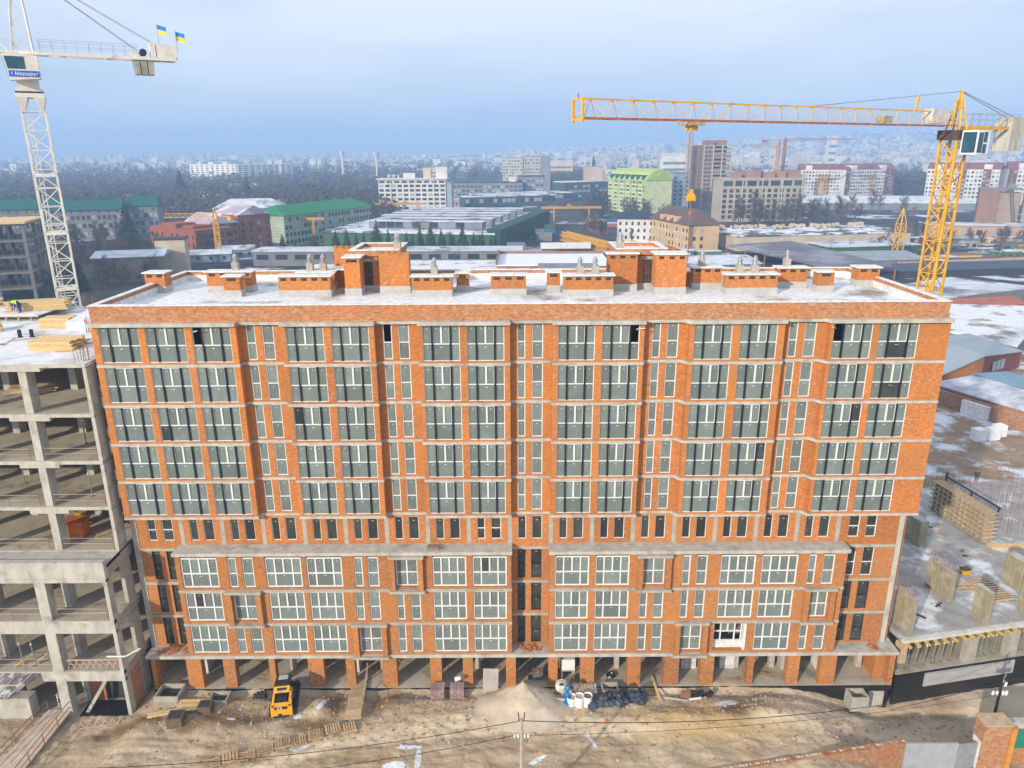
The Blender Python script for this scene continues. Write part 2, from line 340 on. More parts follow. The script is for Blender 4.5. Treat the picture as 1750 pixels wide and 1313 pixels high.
# ---- storeys two to four
def W(*p): return ('L', p)
LOW = {9: ([('L',-25.51,-22.69),('NL',-21.9,-21.23),('NL',-20.78,-19.93),('L',-19.03,-16.26),('L',-15.87,-13.14),('NL',-12.22,-11.56),('NL',-11.19,-10.34),('X',-9.04,-7.33),('L',-6.2,-3.61),('L',-3.13,-.5)],
           [('L',3.2,5.83),('L',6.3,8.93),('X',9.94,11.67),('NL',12.99,13.61),('NL',14.06,14.9),('L',15.9,18.59),('L',19.06,21.83),('NL',22.62,23.24),('NL',23.75,24.65)]),
       6: ([('L',-25.53,-22.67),('X',-21.81,-19.98),('L',-19.0,-16.25),('L',-15.85,-13.21),('NL',-12.3,-11.64),('NL',-11.21,-10.38),('NL',-9.09,-8.49),('NL',-8.0,-7.22),('L',-6.25,-3.65),('L',-3.13,-.52)],
           [('L',3.21,5.81),('L',6.33,8.97),('NL',9.8,10.43),('NL',10.89,11.69),('NL',13.01,13.6),('NL',14.1,14.9),('L',15.92,18.67),('L',19.07,21.77),('X',22.98,24.53)]),
       3: ([('L',-25.53,-22.68),('NL',-21.93,-21.23),('NL',-20.82,-19.89),('L',-19.02,-16.34),('L',-15.88,-13.2),('X',-12.21,-10.41),('NL',-9.13,-8.49),('NL',-8.05,-7.23),('L',-6.28,-3.6),('L',-3.14,-.52)],
           [('L',3.19,5.87),('L',6.31,8.95),('NL',9.79,10.47),('NL',10.93,11.75),('X',13.14,14.89),('O',15.86,18.42),('L',19.03,21.86),('NL',22.62,23.26),('NL',23.78,24.63)])}
for z, halves in LOW.items():
    for (x0, x1), ws in zip(((-25.9, -.14), (2.8, 25.55)), halves):
        zz = z + (.15 if z == 3 else .12)
        top = 12.15 if z == 9 else z+2.88
        wall_mesh(x0, x1, -1.2, [(w[1], w[2]) for w in ws], zz, top, .18, .35, 1.198).obj('brick_wall', BRICK_LOW, BLD)
        for k, a, b in ws:
            if k == 'X':       # a projecting brick surround with its own slab lips
                for xa in (a-.42, b+.02): MB().box(xa, xa+.4, -1.52, -1.203, z+.13, z+2.87).obj('loggia_pier', BRICK_LOW, BLD)
                for zl in (z-.11, z+2.89): MB().box(a-.5, b+.5, -1.58, -1.262, zl, zl+.22).obj('loggia_lip', CONC, BLD)
                window('X', a+.01, b-.01, -.98, z+.32, z+2.86)
            elif k == 'O':
                window('O', a+.05, b-.25, -.75, z+.95, z+2.86)
                MB().box(a+.03, b-.03, -.82, -.7, z+.33, z+.93).box(b-.2, b-.02, -1.19, -.4, z+.34, z+2.8).obj('aerated_block_infill', SNOW_CAP, BLD)
            else:
                window(k, a, b, -1.06, z+.31, z+2.86)
    if z != 3:
        for x0, x1 in ((-25.93, -.11), (2.77, 25.58)): MB().box(x0, x1, -1.26, -.02, z-.12, z+.12).obj('floor_slab', CONC, BLD)
for x0, x1 in ((-25.98, -.08), (2.74, 25.66)): MB().box(x0, x1, -1.42, -.01, 12.15, 12.42).obj('terrace_slab', CONC_L, BLD)
# set-back side wings and the recessed middle stair strip
for x0, x1, pr, yw in ((-29.0, -25.9, ((-28.2,-27.55),(-27.05,-26.2)), 0), (-.14, 2.8, ((.34,.95),(1.41,2.21)), 0), (25.55, 29.75, ((26.02,26.80),(27.31,28.2)), 0)):
    for z in (3, 6, 9):
        wall_mesh(x0+.003, x1-.003, yw, pr, z+.12, z+2.88, .2, .35, .35).obj('brick_wall', BRICK_LOW, BLD)
        for a, b in pr: window('D' if z < 9 or x0 < 10 else 'N', a, b, .12, z+.33, z+2.86, dark=True)
        MB().box(x0+.003, x1-.003, -.07, .3, z+2.88, z+3.12).obj('slab_band', CONC, BLD)
MB().box(29.75, 30.15, -.05, .5, 3.15, 14.88).obj('concrete_column', CONC_L, BLD)
MB().box(-29.45, -29.0, -.05, .5, 3.15, 14.88).obj('concrete_column', CONC, BLD)
# interior slabs, back wall, gables
for z in (6, 9, 12): MB().box(-29.0, 29.75, .35, YB, z-.12, z+.1).obj('floor_slab', CONC_F, BLD)
for z in (3, 6, 9, 12, 15, 18, 21, 24, 27): MB().box(-29.0, 29.7, 5.2, 5.4, z+.15, z+2.85).obj('corridor_wall', RENDER_G, BLD)
MB().box(-29.4, -29.05, .5, YB, 0, 29.85).obj('gable_wall', BRICK_OLD, BLD); MB().box(30.2, 30.55, .4, YB, 0, 29.85).obj('gable_wall', BRICK, BLD)
MB().box(-29.05, 30.2, YB-.35, YB-.01, 0, 29.85).obj('rear_wall', BRICK_OLD, BLD)
# ground storey: brick piers, open shop units behind, podium slab
MB().box(-29.4, 30.75, -1.32, 0.9, 2.86, 3.14).obj('podium_slab', CONC_L, BLD)
MB().box(-29.0, 30.2, .9, YB-.4, 2.88, 3.1).obj('podium_slab', CONC_F, BLD)
PIERS = [(-29.1,-28.75),(-26.29,-25.1),(-23.33,-22.38),(-19.66,-19.18),(-16.52,-15.28),(-13.48,-12.77),(-10.59,-9.4),(-6.72,-5.8),(-4.09,-3.29),(-.63,.16),(2.79,3.52),(5.35,6.48),(9.14,10.2),(12.09,13.28),(15.0,16.09),(18.81,19.29),(22.01,22.96),(24.67,25.92),(30.2,30.62)]
for a, b in PIERS: MB().box(a, b, -1.2, -.55, .02, 2.86).obj('brick_pier', BRICK_LOW, BLD)
MB().box(-29.1, 30.6, -1.28, YB-.4, -.28, .02).obj('ground_floor_slab', CONC_F, BLD)
MB().box(-29.1, 30.6, -1.34, -1.281, -.55, -.02).obj('waterproofing_strip', BLACKP, BLD)
MB().box(-29.05, 30.6, 6.4, 6.6, .02, 2.86).obj('shop_back_wall', RENDER_G, BLD)
for x in (-25.6, -16.4, -13.0, -6.3, .0, 6.0, 12.7, 15.6, 22.4, 25.3):
    MB().box(x-.12, x+.12, .6, 6.39, .02, 2.86).obj('partition_wall', SNOW_CAP if int(x) % 2 else RENDER_G, BLD)
for x in (-24.0, -18.5, -11.0, -3.0, 8.6, 15.8, 18.6, 21.6, 28.9):
    MB().box(x-.2, x+.2, .9, 1.4, .02, 2.86).obj('concrete_column', CONC_L, BLD)
MB().box(29.4, 30.3, -.5, 3.4, .02, 2.86).obj('brick_pier', BRICK, BLD)
# foundation wall that shows where the ground falls away at one end
MB().box(-29.0, 30.55, -1.1, -.9, -3.2, -.28).obj('foundation_wall', BLACKP, BLD)
MB().box(28.9, 30.2, -1.16, -1.1, -2.2, -.5).obj('foundation_render', CONC_L, BLD)
# ---- roof structures
FLUE = MB().tube((0,0,0),(0,0,.12),.24,10,mi=1).tube((0,0,.12),(0,0,.5),.16,10).tube((0,0,.34),(0,0,.39),.25,10).tube((0,0,.5),(0,0,.72),.2,10,.06).mesh('flue', [STEEL, STEEL])
def chimney(x0, x1, y0, h, d=1.0, flues=(), plinth=.55, cap='slab', slots=True, z=30.5):
    r = MB().box(x0, x1, y0, y0+d, z+plinth, z+h).obj('chimney', BRICK, BLD)
    MB().box(x0-.04, x1+.04, y0-.04, y0+d+.04, z, z+plinth).obj('plinth', RENDER_G, r)
    if slots:
        n = max(1, int((x1-x0)/.75)); s = (x1-x0)/n
        for i in range(n): MB().box(x0+i*s+s*.22, x0+i*s+s*.78, y0-.012, y0+.05, z+h-.32, z+h-.1).obj('vent_slot', VOID, r)
    if cap == 'slab': MB().box(x0-.15, x1+.15, y0-.15, y0+d+.15, z+h, z+h+.1).obj('cap', SNOW_CAP, r)
    for fx in flues:
        MB().box(fx-.26, fx+.26, y0+d*.5, y0+d*.5+.5, z+h-.3, z+h+.7).obj('flue_block', CONC, r)
        put('flue', FLUE, r, (fx, y0+d*.5+.25, z+h+.7))
    return r
chimney(-29.9, -28.3, 9.0, 1.6, 1.2)
chimney(-24.9, -21.2, 9.1, 1.65, 1.0, (-22.7,))
chimney(-22.75, -21.45, 7.0, 1.6, .9)
chimney(-18.38, -14.3, 6.9, 1.6, 1.0)
chimney(-17.6, -14.6, 9.6, 1.5, .9, (-16.7, -15.6))
chimney(-7.8, -4.7, 6.56, 1.58, 1.0, (-6.1,))
chimney(-4.46, -3.5, 8.7, 1.5, .9)
chimney(-1.64, 1.14, 7.0, 1.57, 1.0)
chimney(2.89, 3.93, 8.5, 1.55, .9)
chimney(4.08, 7.95, 6.45, 1.6, 1.0, (5.4, 6.6))
chimney(14.85, 17.2, 9.2, 1.75, 1.0, (15.7,))
chimney(16.9, 20.95, 6.85, 1.55, 1.0, (18.1, 19.3))
chimney(21.9, 24.3, 9.5, 1.65, 1.0, (22.8,))
chimney(24.4, 25.7, 7.55, 1.6, 1.0)
chimney(28.7, 30.5, 10.0, 1.55, 1.2)
def stair_head(x0, x1, y0, y1, h, pier, big, door, flue, tail):
    z = 30.5
    r = MB().box(x0, x1, y0, y1, z+.5, z+h-.45).obj('stair_penthouse', BRICK, BLD)
    MB().box(x0-.03, x1+.03, y0-.03, y1+.03, z, z+.5).obj('plinth', RENDER_G, r)
    # shallow tray roof with a snowy rim
    t = MB().box(x0-.1, x1+.1, y0-.25, y0+.15, z+h-.45, z+h).box(x0-.1, x1+.1, y1-.3, y1+.1, z+h-.45, z+h).box(x0-.1, x0+.25, y0+.15, y1-.3, z+h-.45, z+h).box(x1-.25, x1+.1, y0+.15, y1-.3, z+h-.45, z+h)
    t.obj('roof_rim', BRICK_PAR, r)
    MB().box(x0-.14, x1+.14, y0-.3, y0+.2, z+h, z+h+.06).box(x0-.14, x1+.14, y1-.35, y1+.15, z+h, z+h+.06).box(x0-.14, x0+.3, y0+.2, y1-.35, z+h, z+h+.06).box(x1-.3, x1+.14, y0+.2, y1-.35, z+h, z+h+.06).obj('coping', SNOW_CAP, r)
    MB().box(x0+.25, x1-.25, y0+.15, y1-.3, z+h-.44, z+h-.3).obj('tray_floor', SNOW_ROOF, r)
    dx0, dx1 = door
    MB().box(dx0, dx1, y0-.035, y0-.02, z+.5, z+2.45).obj('doorway', VOID, r)
    MB().box(dx0-.25, dx1+.4, y0-.1, y0-.003, z+2.45, z+2.7).obj('lintel', CONC, r)
    g = MB()
    for i in range(5): g.bar((dx0+.08+i*(dx1-dx0-.16)/4, y0-.07, z+.55), (dx0+.08+i*(dx1-dx0-.16)/4, y0-.07, z+2.4), .03)
    g.bar((dx0, y0-.07, z+1.4), (dx1, y0-.07, z+1.4), .04); g.obj('grille', RUST, r)
    for (a, b, ya, yb, hh, fl) in (pier, big, tail):
        if a is None: continue
        q = MB().box(a, b, ya, yb, z+.6, z+hh).obj('vent_stack', BRICK, r)
        MB().box(a-.04, b+.04, ya-.04, yb+.04, z, z+.6).obj('plinth', RENDER_G, r)
        if fl != 'bare':
            MB().box(a-.15, b+.15, ya-.15, yb+.15, z+hh, z+hh+.1).obj('cap', SNOW_CAP, r)
            n = max(1, int((b-a)/.8)); s = (b-a)/n
            for i in range(n): MB().box(a+i*s+.2, a+i*s+s-.2, ya-.012, ya+.05, z+hh-.34, z+hh-.12).obj('vent_slot', VOID, r)
        else:
            n = int((b-a)/.5)
            for i in range(n): MB().box(a+i*.5, a+i*.5+.25, ya, ya+.25, z+hh, z+hh+.22).obj('toothed_course', BRICK, r)
    MB().box(flue[0]-.28, flue[0]+.28, flue[1], flue[1]+.55, z+h-.6, z+h+.55).obj('flue_block', CONC, r)
    f = put('flue', FLUE, r, (flue[0], flue[1]+.28, z+h+.55)); f.scale = (1.25, 1.25, 1.1)
stair_head(-13.0, -9.2, 9.2, 14.2, 3.35, (-13.2, -11.95, 7.2, 8.9, 3.0, 'cap'), (-10.6, -8.2, 8.2, 9.1, 3.2, 'bare'), (-12.2, -11.3), (-9.3, 9.6), (-15.2, -13.05, 12.6, 14.0, 3.1, 'bare'))
stair_head(8.6, 12.6, 9.6, 14.2, 3.3, (11.35, 13.75, 6.95, 8.6, 3.15, 'cap'), (7.75, 10.15, 8.6, 9.5, 3.0, 'cap'), (10.8, 11.75), (8.9, 9.6), (12.7, 14.0, 12.4, 13.6, 3.0, 'bare'))
MB().box(-16.9, -13.4, 11.0, 13.4, 30.5, 32.0).obj('roof_hatch', BRICK, BLD); MB().box(-17.1, -13.2, 10.8, 13.6, 32.0, 32.12).obj('cap', SNOW_CAP, BLD)
MB().box(14.1, 15.0, 10.6, 12.6, 30.5, 31.7).obj('roof_hatch', BRICK, BLD); MB().box(14.0, 15.1, 10.4, 12.8, 31.7, 31.8).obj('cap', SNOW_CAP, BLD)
# ================================================================ ground
def sstep(x, a, b):
    t = min(1.0, max(0.0, (x-a)/(b-a))); return t*t*(3-2*t)
from mathutils import noise as mnoise
def nz(x, y, s=1.0, o=0.0): return mnoise.noise(Vector((x*s, y*s, o)))
RUTS = ((-6.9,.03,.8,.3,.035),(-8.8,-.02,.6,1.4,.03),(-5.0,.07,1.1,2.2,.025))
def ground_z(x, y):
    z = 0.0
    if -60 < x < 120 and -60 < y < 60:
        z += -2.3*sstep(x, 21, 30)*(1-sstep(y, 20, 34))
        z += -0.8*sstep(-x, 28, 31)*(1-sstep(y, 8, 20))
        if x < -29.9 and y > -3.3: z -= 1.2
        f = sstep(y, -30, -8)*(1-sstep(y, 20, 40))
        z += f*(0.16*nz(x, y, .55)+0.09*nz(x, y, 1.6, 3)+.05*nz(x, y, 3.5, 5))
        if y < 0:
            z += -0.35*math.exp(-((y+1.9)/.55)**2)*(1 if x > -27 else 0)                      # trench along the footing
            z += 0.55*math.exp(-((x-12.5)/4.2)**2-((y+5.2)/1.3)**2)                            # yellow soil bank
            z += 0.6*math.exp(-((x-19.0)/2.6)**2-((y+4.6)/1.2)**2)
            z += 0.5*math.exp(-((x+14.6)/2.0)**2-((y+3.4)/1.2)**2)
            z += 0.35*math.exp(-((x+23.0)/2.6)**2-((y+5.2)/1.1)**2)
            z += 0.4*math.exp(-((x+9.5)/1.0)**2-((y+3.0)/1.3)**2) - .5*math.exp(-((x+11.1)/.9)**2-((y+3.0)/1.2)**2) - .5*math.exp(-((x+14.0)/.7)**2-((y+3.0)/1.0)**2)
            for (ya, sl, am, ph, dp) in RUTS:
                yc = ya+sl*x+am*math.sin(x*.16+ph)
                for o_ in (-.62, .62): z += -dp*math.exp(-((y-yc-o_)/.20)**2)*(1+.35*math.sin(x*7.0)) + .4*dp*math.exp(-((y-yc-o_-.36)/.16)**2)
            z += 0.10*math.sin(x*2.1+y*.7)*sstep(x, 20, 26)*sstep(-y, 3, 6)
    if y > 700:
        z += sstep(y, 900, 4600)*(34 + 125*sstep(x, -600, 2800) + 10*nz(x, y, .0011))
    return z
def axis(segs):
    out = []
    for a, b, st in segs:
        n = max(1, round((b-a)/st)); out += [a+(b-a)*i/n for i in range(n)]
    return out + [segs[-1][1]]
def geo(a, b, n): return [a*(b/a)**(i/n) for i in range(n+1)]
gx = [-v for v in reversed(geo(60, 9000, 34))] + axis([(-60, -46, 2), (-46, 44, .30), (44, 64, 1.2)])[1:] + geo(64, 9000, 34)[1:]
gy = [-v for v in reversed(geo(26, 3000, 16))] + axis([(-26, -14, 1.0), (-14, -1, .14), (-1, 1, .4), (1, 40, 1.5)])[1:] + geo(40, 11000, 46)[1:]
gv = [(x, y, ground_z(x, y)) for y in gy for x in gx]; nx = len(gx)
gf = [(j*nx+i, j*nx+i+1, (j+1)*nx+i+1, (j+1)*nx+i) for j in range(len(gy)-1) for i in range(nx-1)]
me = bpy.data.meshes.new('ground'); me.from_pydata(gv, [], gf); me.polygons.foreach_set('use_smooth', [True]*len(gf))
def ground_mat():
    m, nt, b = nodes('site_and_city_ground'); L = nt.links
    g = nt.nodes.new('ShaderNodeNewGeometry'); P = g.outputs['Position']
    col, _ = mix_noise(nt, P, (0.455, 0.36, 0.25), (0.365, 0.285, 0.195), .45, .35, .65, 8)
    col, _ = mix_noise(nt, P, col, (0.285, 0.20, 0.115), .28, .54, .70, 8)
    col, _ = mix_noise(nt, P, col, (0.56, 0.465, 0.345), .13, .50, .66, 6)
    col, _ = mix_noise(nt, P, col, (0.20, 0.14, 0.08), 1.7, .62, .76, 6)
    # yellow clay bank by the bags
    s = nt.nodes.new('ShaderNodeSeparateXYZ'); L.new(P, s.inputs[0])
    d = nt.nodes.new('ShaderNodeVectorMath'); d.operation = 'DISTANCE'; d.inputs[1].default_value = (14.5, -5.0, 0); 
    sc2 = nt.nodes.new('ShaderNodeMapping'); sc2.inputs['Scale'].default_value = (1, 3.0, 0)
    d.inputs[1].default_value = (14.5, -15.6, 0); L.new(P, sc2.inputs[0]); L.new(sc2.outputs[0], d.inputs[0])
    n0 = nt.nodes.new('ShaderNodeTexNoise'); n0.inputs['Scale'].default_value = .8; n0.inputs['Detail'].default_value = 6; L.new(P, n0.inputs['Vector'])
    ma = nt.nodes.new('ShaderNodeMath'); ma.operation = 'MULTIPLY_ADD'; ma.inputs[1].default_value = 7.0; L.new(n0.outputs[0], ma.inputs[0]); L.new(d.outputs['Value'], ma.inputs[2])
    r = nt.nodes.new('ShaderNodeMapRange'); r.inputs[1].default_value = 12.0; r.inputs[2].default_value = 7.0; L.new(ma.outputs[0], r.inputs[0])
    x = nt.nodes.new('ShaderNodeMix'); x.data_type = 'RGBA'; L.new(r.outputs[0], x.inputs[0]); L.new(col, x.inputs[6]); x.inputs[7].default_value = (0.475, 0.345, 0.175, 1)
    col = x.outputs[2]
    # trodden pale footpath and frozen puddles, each with a ragged outline
    nw = nt.nodes.new('ShaderNodeTexNoise'); nw.inputs['Scale'].default_value = 1.1; nw.inputs['Detail'].default_value = 6; L.new(P, nw.inputs['Vector'])
    def spot(col, cx, cy, sx, sy, rot, rad, c, soft=.25, wob=1.6):
        mp_ = nt.nodes.new('ShaderNodeMapping'); mp_.vector_type = 'TEXTURE'; mp_.inputs['Location'].default_value = (cx, cy, 0); mp_.inputs['Rotation'].default_value = (0, 0, R_(rot)); mp_.inputs['Scale'].default_value = (sx, sy, 1e6)
        L.new(P, mp_.inputs[0]); ln = nt.nodes.new('ShaderNodeVectorMath'); ln.operation = 'LENGTH'; L.new(mp_.outputs[0], ln.inputs[0])
        k_ = nt.nodes.new('ShaderNodeMath'); k_.operation = 'MULTIPLY_ADD'; k_.inputs[1].default_value = wob; L.new(nw.outputs[0], k_.inputs[0]); L.new(ln.outputs['Value'], k_.inputs[2])
        r_ = nt.nodes.new('ShaderNodeMapRange'); r_.inputs[1].default_value = rad+wob*.5+soft; r_.inputs[2].default_value = rad+wob*.5-soft; L.new(k_.outputs[0], r_.inputs[0])
        x_ = nt.nodes.new('ShaderNodeMix'); x_.data_type = 'RGBA'; L.new(r_.outputs[0], x_.inputs[0]); L.new(col, x_.inputs[6]); x_.inputs[7].default_value = (*c, 1); return x_.outputs[2]
    for q in ((-16.5,-8.7,5.2,.45,24),(-8.0,-6.2,5.0,.8,10),(-3.0,-5.2,4.5,1.0,0),(5.0,-5.6,5.0,.9,-4),(24.0,-4.8,5.0,.7,4)): col = spot(col, *q, 1.0, (.62,.515,.375), .45, 1.8)
    for q in ((-23.5,-4.9,1.6,.6,30),(-13.9,-3.2,.7,1.2,0),(-10.2,-2.8,.9,1.0,0),(-20.5,-4.9,2.0,.45,14),(-29.5,-5.0,2.2,.5,18),(-15.5,-5.4,1.4,.4,0),(17.0,-4.2,.8,.9,0),(29.5,-6.2,2.4,.5,10)): col = spot(col, *q, 1.35, (.19,.13,.075), .6, 1.8)
    for q in ((-15.6,-7.4,.7,.38,15),(-17.3,-7.6,.3,.15,0),(-7.6,-7.6,.9,.16,4),(-6.9,-8.6,.22,.75,0),(-16.6,-4.6,.30,.22,0),(-21.6,-4.9,.35,.14,0),(-15.0,-3.6,.2,.6,-20),(5.6,-6.9,.16,.8,25),(1.6,-8.9,.7,.18,30),(16.8,-3.4,1.2,.3,5),(-8.5,-9.3,.9,.3,0)): col = spot(col, *q, 1.0, (.62,.66,.74), .12, 1.5)
    # beyond the site: trodden winter land, old asphalt, dead grass and snow patches; darkened for cloud shadow too
    far, _ = mix_noise(nt, P, (0.07, 0.064, 0.058), (0.045, 0.048, 0.05), .03, .4, .6, 8)
    far, _ = mix_noise(nt, P, far, (0.035, 0.04, 0.05), .011, .5, .6, 6)
    far, _ = mix_noise(nt, P, far, (0.62, 0.65, 0.72), .028, .575, .63, 9)
    mid, _ = mix_noise(nt, P, (0.30, 0.22, 0.155), (0.22, 0.16, 0.11), .3, .4, .6, 6)
    mid, _ = mix_noise(nt, P, mid, (0.60, 0.63, 0.70), .17, .50, .60, 8)
    r1 = nt.nodes.new('ShaderNodeMapRange'); r1.inputs[1].default_value = 4; r1.inputs[2].default_value = 9; L.new(s.outputs[1], r1.inputs[0])
    x1 = nt.nodes.new('ShaderNodeMix'); x1.data_type = 'RGBA'; L.new(r1.outputs[0], x1.inputs[0]); L.new(col, x1.inputs[6]); L.new(mid, x1.inputs[7])
    r2 = nt.nodes.new('ShaderNodeMapRange'); r2.inputs[1].default_value = 95; r2.inputs[2].default_value = 130; L.new(s.outputs[1], r2.inputs[0])
    x2 = nt.nodes.new('ShaderNodeMix'); x2.data_type = 'RGBA'; L.new(r2.outputs[0], x2.inputs[0]); L.new(x1.outputs[2], x2.inputs[6]); L.new(far, x2.inputs[7])
    L.new(x2.outputs[2], b.inputs['Base Color']); b.inputs['Roughness'].default_value = .95; b.inputs['Specular IOR Level'].default_value = .15
    n2 = nt.nodes.new('ShaderNodeTexNoise'); n2.inputs['Scale'].default_value = 1.8; n2.inputs['Detail'].default_value = 8; L.new(P, n2.inputs['Vector'])
    bp = nt.nodes.new('ShaderNodeBump'); bp.inputs['Strength'].default_value = .5; bp.inputs['Distance'].default_value = .3
    L.new(n2.outputs[0], bp.inputs['Height']); L.new(bp.outputs[0], b.inputs['Normal'])
    return m
me.materials.append(ground_mat()); put('ground', me, kind='structure')
# ---------------------------------------------------------------- haze
hz = bpy.data.materials.new('haze'); hz.use_nodes = True; hn = hz.node_tree.nodes
for n in list(hn):
    if n.type != 'OUTPUT_MATERIAL': hn.remove(n)
pv = hn.new('ShaderNodeVolumePrincipled'); pv.inputs['Color'].default_value = (0.43, 0.66, 1.0, 1); pv.inputs['Density'].default_value = 0.00050; pv.inputs['Anisotropy'].default_value = 0.0
hz.node_tree.links.new(pv.outputs[0], [n for n in hn if n.type == 'OUTPUT_MATERIAL'][0].inputs['Volume'])
MB().box(-9100, 9100, -3100, 11100, -6, 190).obj('haze', hz, kind='stuff')
# ================================================================ concrete frame building beside the brick block
FRM = thing('concrete_frame_building', 'raw concrete skeleton of an unfinished building with open floors and square columns', 'building')
SNOW_SLAB = surf('snow_dusted_slab', (0.74, 0.76, 0.80), (0.60, 0.61, 0.63), .9, c3=(0.42, 0.40, 0.37), s3=.35, lo3=.52, hi3=.66)
XL, XR, YF, YBK = -54.0, -29.95, -1.2, 19.6
for i, z in enumerate((27.35, 23.65, 20.0, 16.3, 12.65)):
    MB().box(XL, XR, YF, YBK, z-.25, z).obj('floor_slab', SNOW_SLAB if i == 0 else CONC_F, FRM)
    MB().box(XL, XR-.003, YF-.02, YF-.001, z-.26, z+.004).obj('slab_edge', CONC_L, FRM)
    if i < 4:
        for x in (-34.6, -39.9, -45.2, -50.5):
            MB().box(x-1.45, x+1.45, YF-.045, YF+.9, z-.52, z-.255).obj('drop_panel', CONC_L, FRM)
for z1, z0 in ((27.05, 23.65), (23.35, 20.0), (19.7, 16.3), (16.0, 12.65)):
    for x in (-34.6, -39.9, -45.2, -50.5):
        for y in (-1.05, 4.6, 10.2, 15.8): MB().box(x-.28, x+.28, y, y+.95, z0, z1).obj('concrete_column', CONC_L, FRM)
    MB().box(XR-.26, XR, YF+.03, YF+1.25, z0, z1).obj('concrete_column', CONC_L, FRM)
    for y in (4.6, 10.2, 15.8): MB().box(XR-.4, XR, y, y+.9, z0, z1).obj('concrete_column', CONC, FRM)
    MB().box(XL, -36, 15.9, 16.1, z0, z1).obj('core_wall', CONC_W, FRM)
    MB().box(-37.5, -31.5, 10.5, 10.7, z0, z1).obj('core_wall', CONC_W, FRM)
YL = -3.5
for zt, zb in ((12.9, 11.3), (8.0, 6.9), (3.5, 2.6)):
    MB().box(XL, XR, YL, YL+.35, zb, zt-.002).obj('edge_beam', CONC_L, FRM)
    MB().box(XR-.35, XR, YL+.35, .45, zb+.25, zt-.35).obj('edge_beam', CONC, FRM)
    if zt < 12: MB().box(XL, XR, YL+.02, YBK, zt-.32, zt).obj('floor_slab', CONC_F, FRM)
    else: MB().box(XL, XR, YL+.35, YF, 12.3, 12.6).obj('floor_slab', CONC_L, FRM)
MB().box(XL, XR, YL-.05, YL+.4, 12.9, 12.98).obj('beam_cap', CONC_L, FRM)
MB().box(XL, XR, YL-.06, YL+.0, 11.3, 11.62).obj('beam_lip', CONC_L, FRM)
for z1, z0 in ((11.3, 8.0), (6.9, 3.5), (2.6, -.8)):
    for x in (-34.95, -40.6, -46.2): MB().box(x-.4, x+.4, YL+.02, YL+.8, z0, z1).obj('concrete_column', CONC_L, FRM)
    MB().box(XR-.28, XR, YL+.02, YL+.72, z0, z1+.2).obj('concrete_column', CONC_L, FRM)
    MB().box(XR-.3, XR, -1.15, -.05, z0, z1+.2).obj('concrete_column', CONC, FRM)
    for x in (-34.4, -40.1, -45.8):
        for y in (-1.65, 4.6, 10.2): MB().box(x-.25, x+.25, y, y+.85, z0, z1+.3).obj('concrete_column', CONC_L, FRM)
    MB().box(XL, -31, 14.0, 14.2, z0, z1+.3).obj('core_wall', CONC_W, FRM)
MB().box(XL, XR, YL, YBK, -1.1, -.8).obj('ground_floor_slab', CONC_F, FRM)
MB().box(XR-.22, XR-.06, -2.76, -1.16, -.8, 2.85).obj('brick_infill', BRICK_OLD, FRM)
MB().box(-34.5, -32.9, -1.6, -1.4, -.8, 2.6).obj('brick_infill', BRICK_OLD, FRM)
MB().box(-32.9, -30.3, -1.3, -1.1, -.8, 2.6).obj('dark_back_wall', VOID, FRM)  # near-black wall added to darken the stair opening
MB().box(-34.2, -30.3, -3.35, -1.62, -.795, -.77).obj('stair_pit', BLACKP, FRM)  # thin black sheet painting the darkness of a pit on the floor
MB().hexa([(-33.9,-3.0,-.75),(-33.6,-3.0,-.75),(-31.7,-1.35,2.55),(-32.0,-1.35,2.55),(-33.9,-2.8,-.75),(-33.6,-2.8,-.75),(-31.7,-1.2,2.6),(-32.0,-1.2,2.6)]).obj('stair_flight', CONC, FRM)
MB().tube((-30.9,-3.7,5.0),(-29.6,-3.5,4.85),.07).tube((-29.6,-3.5,4.85),(-28.7,-2.9,5.1),.07).obj('drain_pipe', WHITE, FRM)
# safety rails: thin posts with wires, sagging here and there
def guard_rail(pts, z, label, h=1.0, mat=PINKW, post=2.2):
    g = thing('guard_rail', label, 'guard rail', (pts[0][0], pts[0][1], z), group='guard rails on the open floors')
    ox, oy = pts[0]
    for (ax, ay), (bx, by) in zip(pts, pts[1:]):
        n = max(1, int(math.hypot(bx-ax, by-ay)/post))
        for i in range(n+1):
            x, y = ax+(bx-ax)*i/n-ox, ay+(by-ay)*i/n-oy
            MB().bar((x, y, 0), (x+random.uniform(-.06,.06), y, h), .035).obj('post', RUST, g)
        for hh in (.5, .95): MB().bar((ax-ox, ay-oy, hh), (bx-ox, by-oy, hh+random.uniform(-.08,.08)), .022).obj('rail', mat, g)
    return g
for i, (z, y, t) in enumerate(((16.3, -1.0, 'fourth open floor from the roof'), (12.65, -1.0, 'open floor with the orange skip'), (20.0, -1.0, 'third open floor from the roof'), (8.0, -3.3, 'open floor above the white pipe'), (3.5, -3.3, 'lowest raised open floor'))):
    guard_rail([(-49, y), (-35.3, y)], z, f'thin guard rail left of the front column, {t}')
    guard_rail([(-34.2, y), (-30.4, y)], z, f'thin guard rail beside the brick block, {t}')
zig = thing('zigzag_barrier', 'pinkish zigzag mesh barrier on the lowest raised floor of the concrete frame', 'barrier', (-34.3, -3.3, 3.5))
MB().bar((0,0,.85),(4.0,0,.9),.05).obj('rail', PINKW, zig)
b = MB()
for i in range(8): b.bar((i*.5,0,.15),(i*.5+.25,0,.85),.035); b.bar((i*.5+.25,0,.85),(i*.5+.5,0,.15),.035)
b.obj('lattice', PINKW, zig)
zig = thing('zigzag_barrier', 'zigzag rebar girder lying on the soil at the foot of the concrete frame', 'barrier', (-34.0, -5.0, -.7))
b = MB()
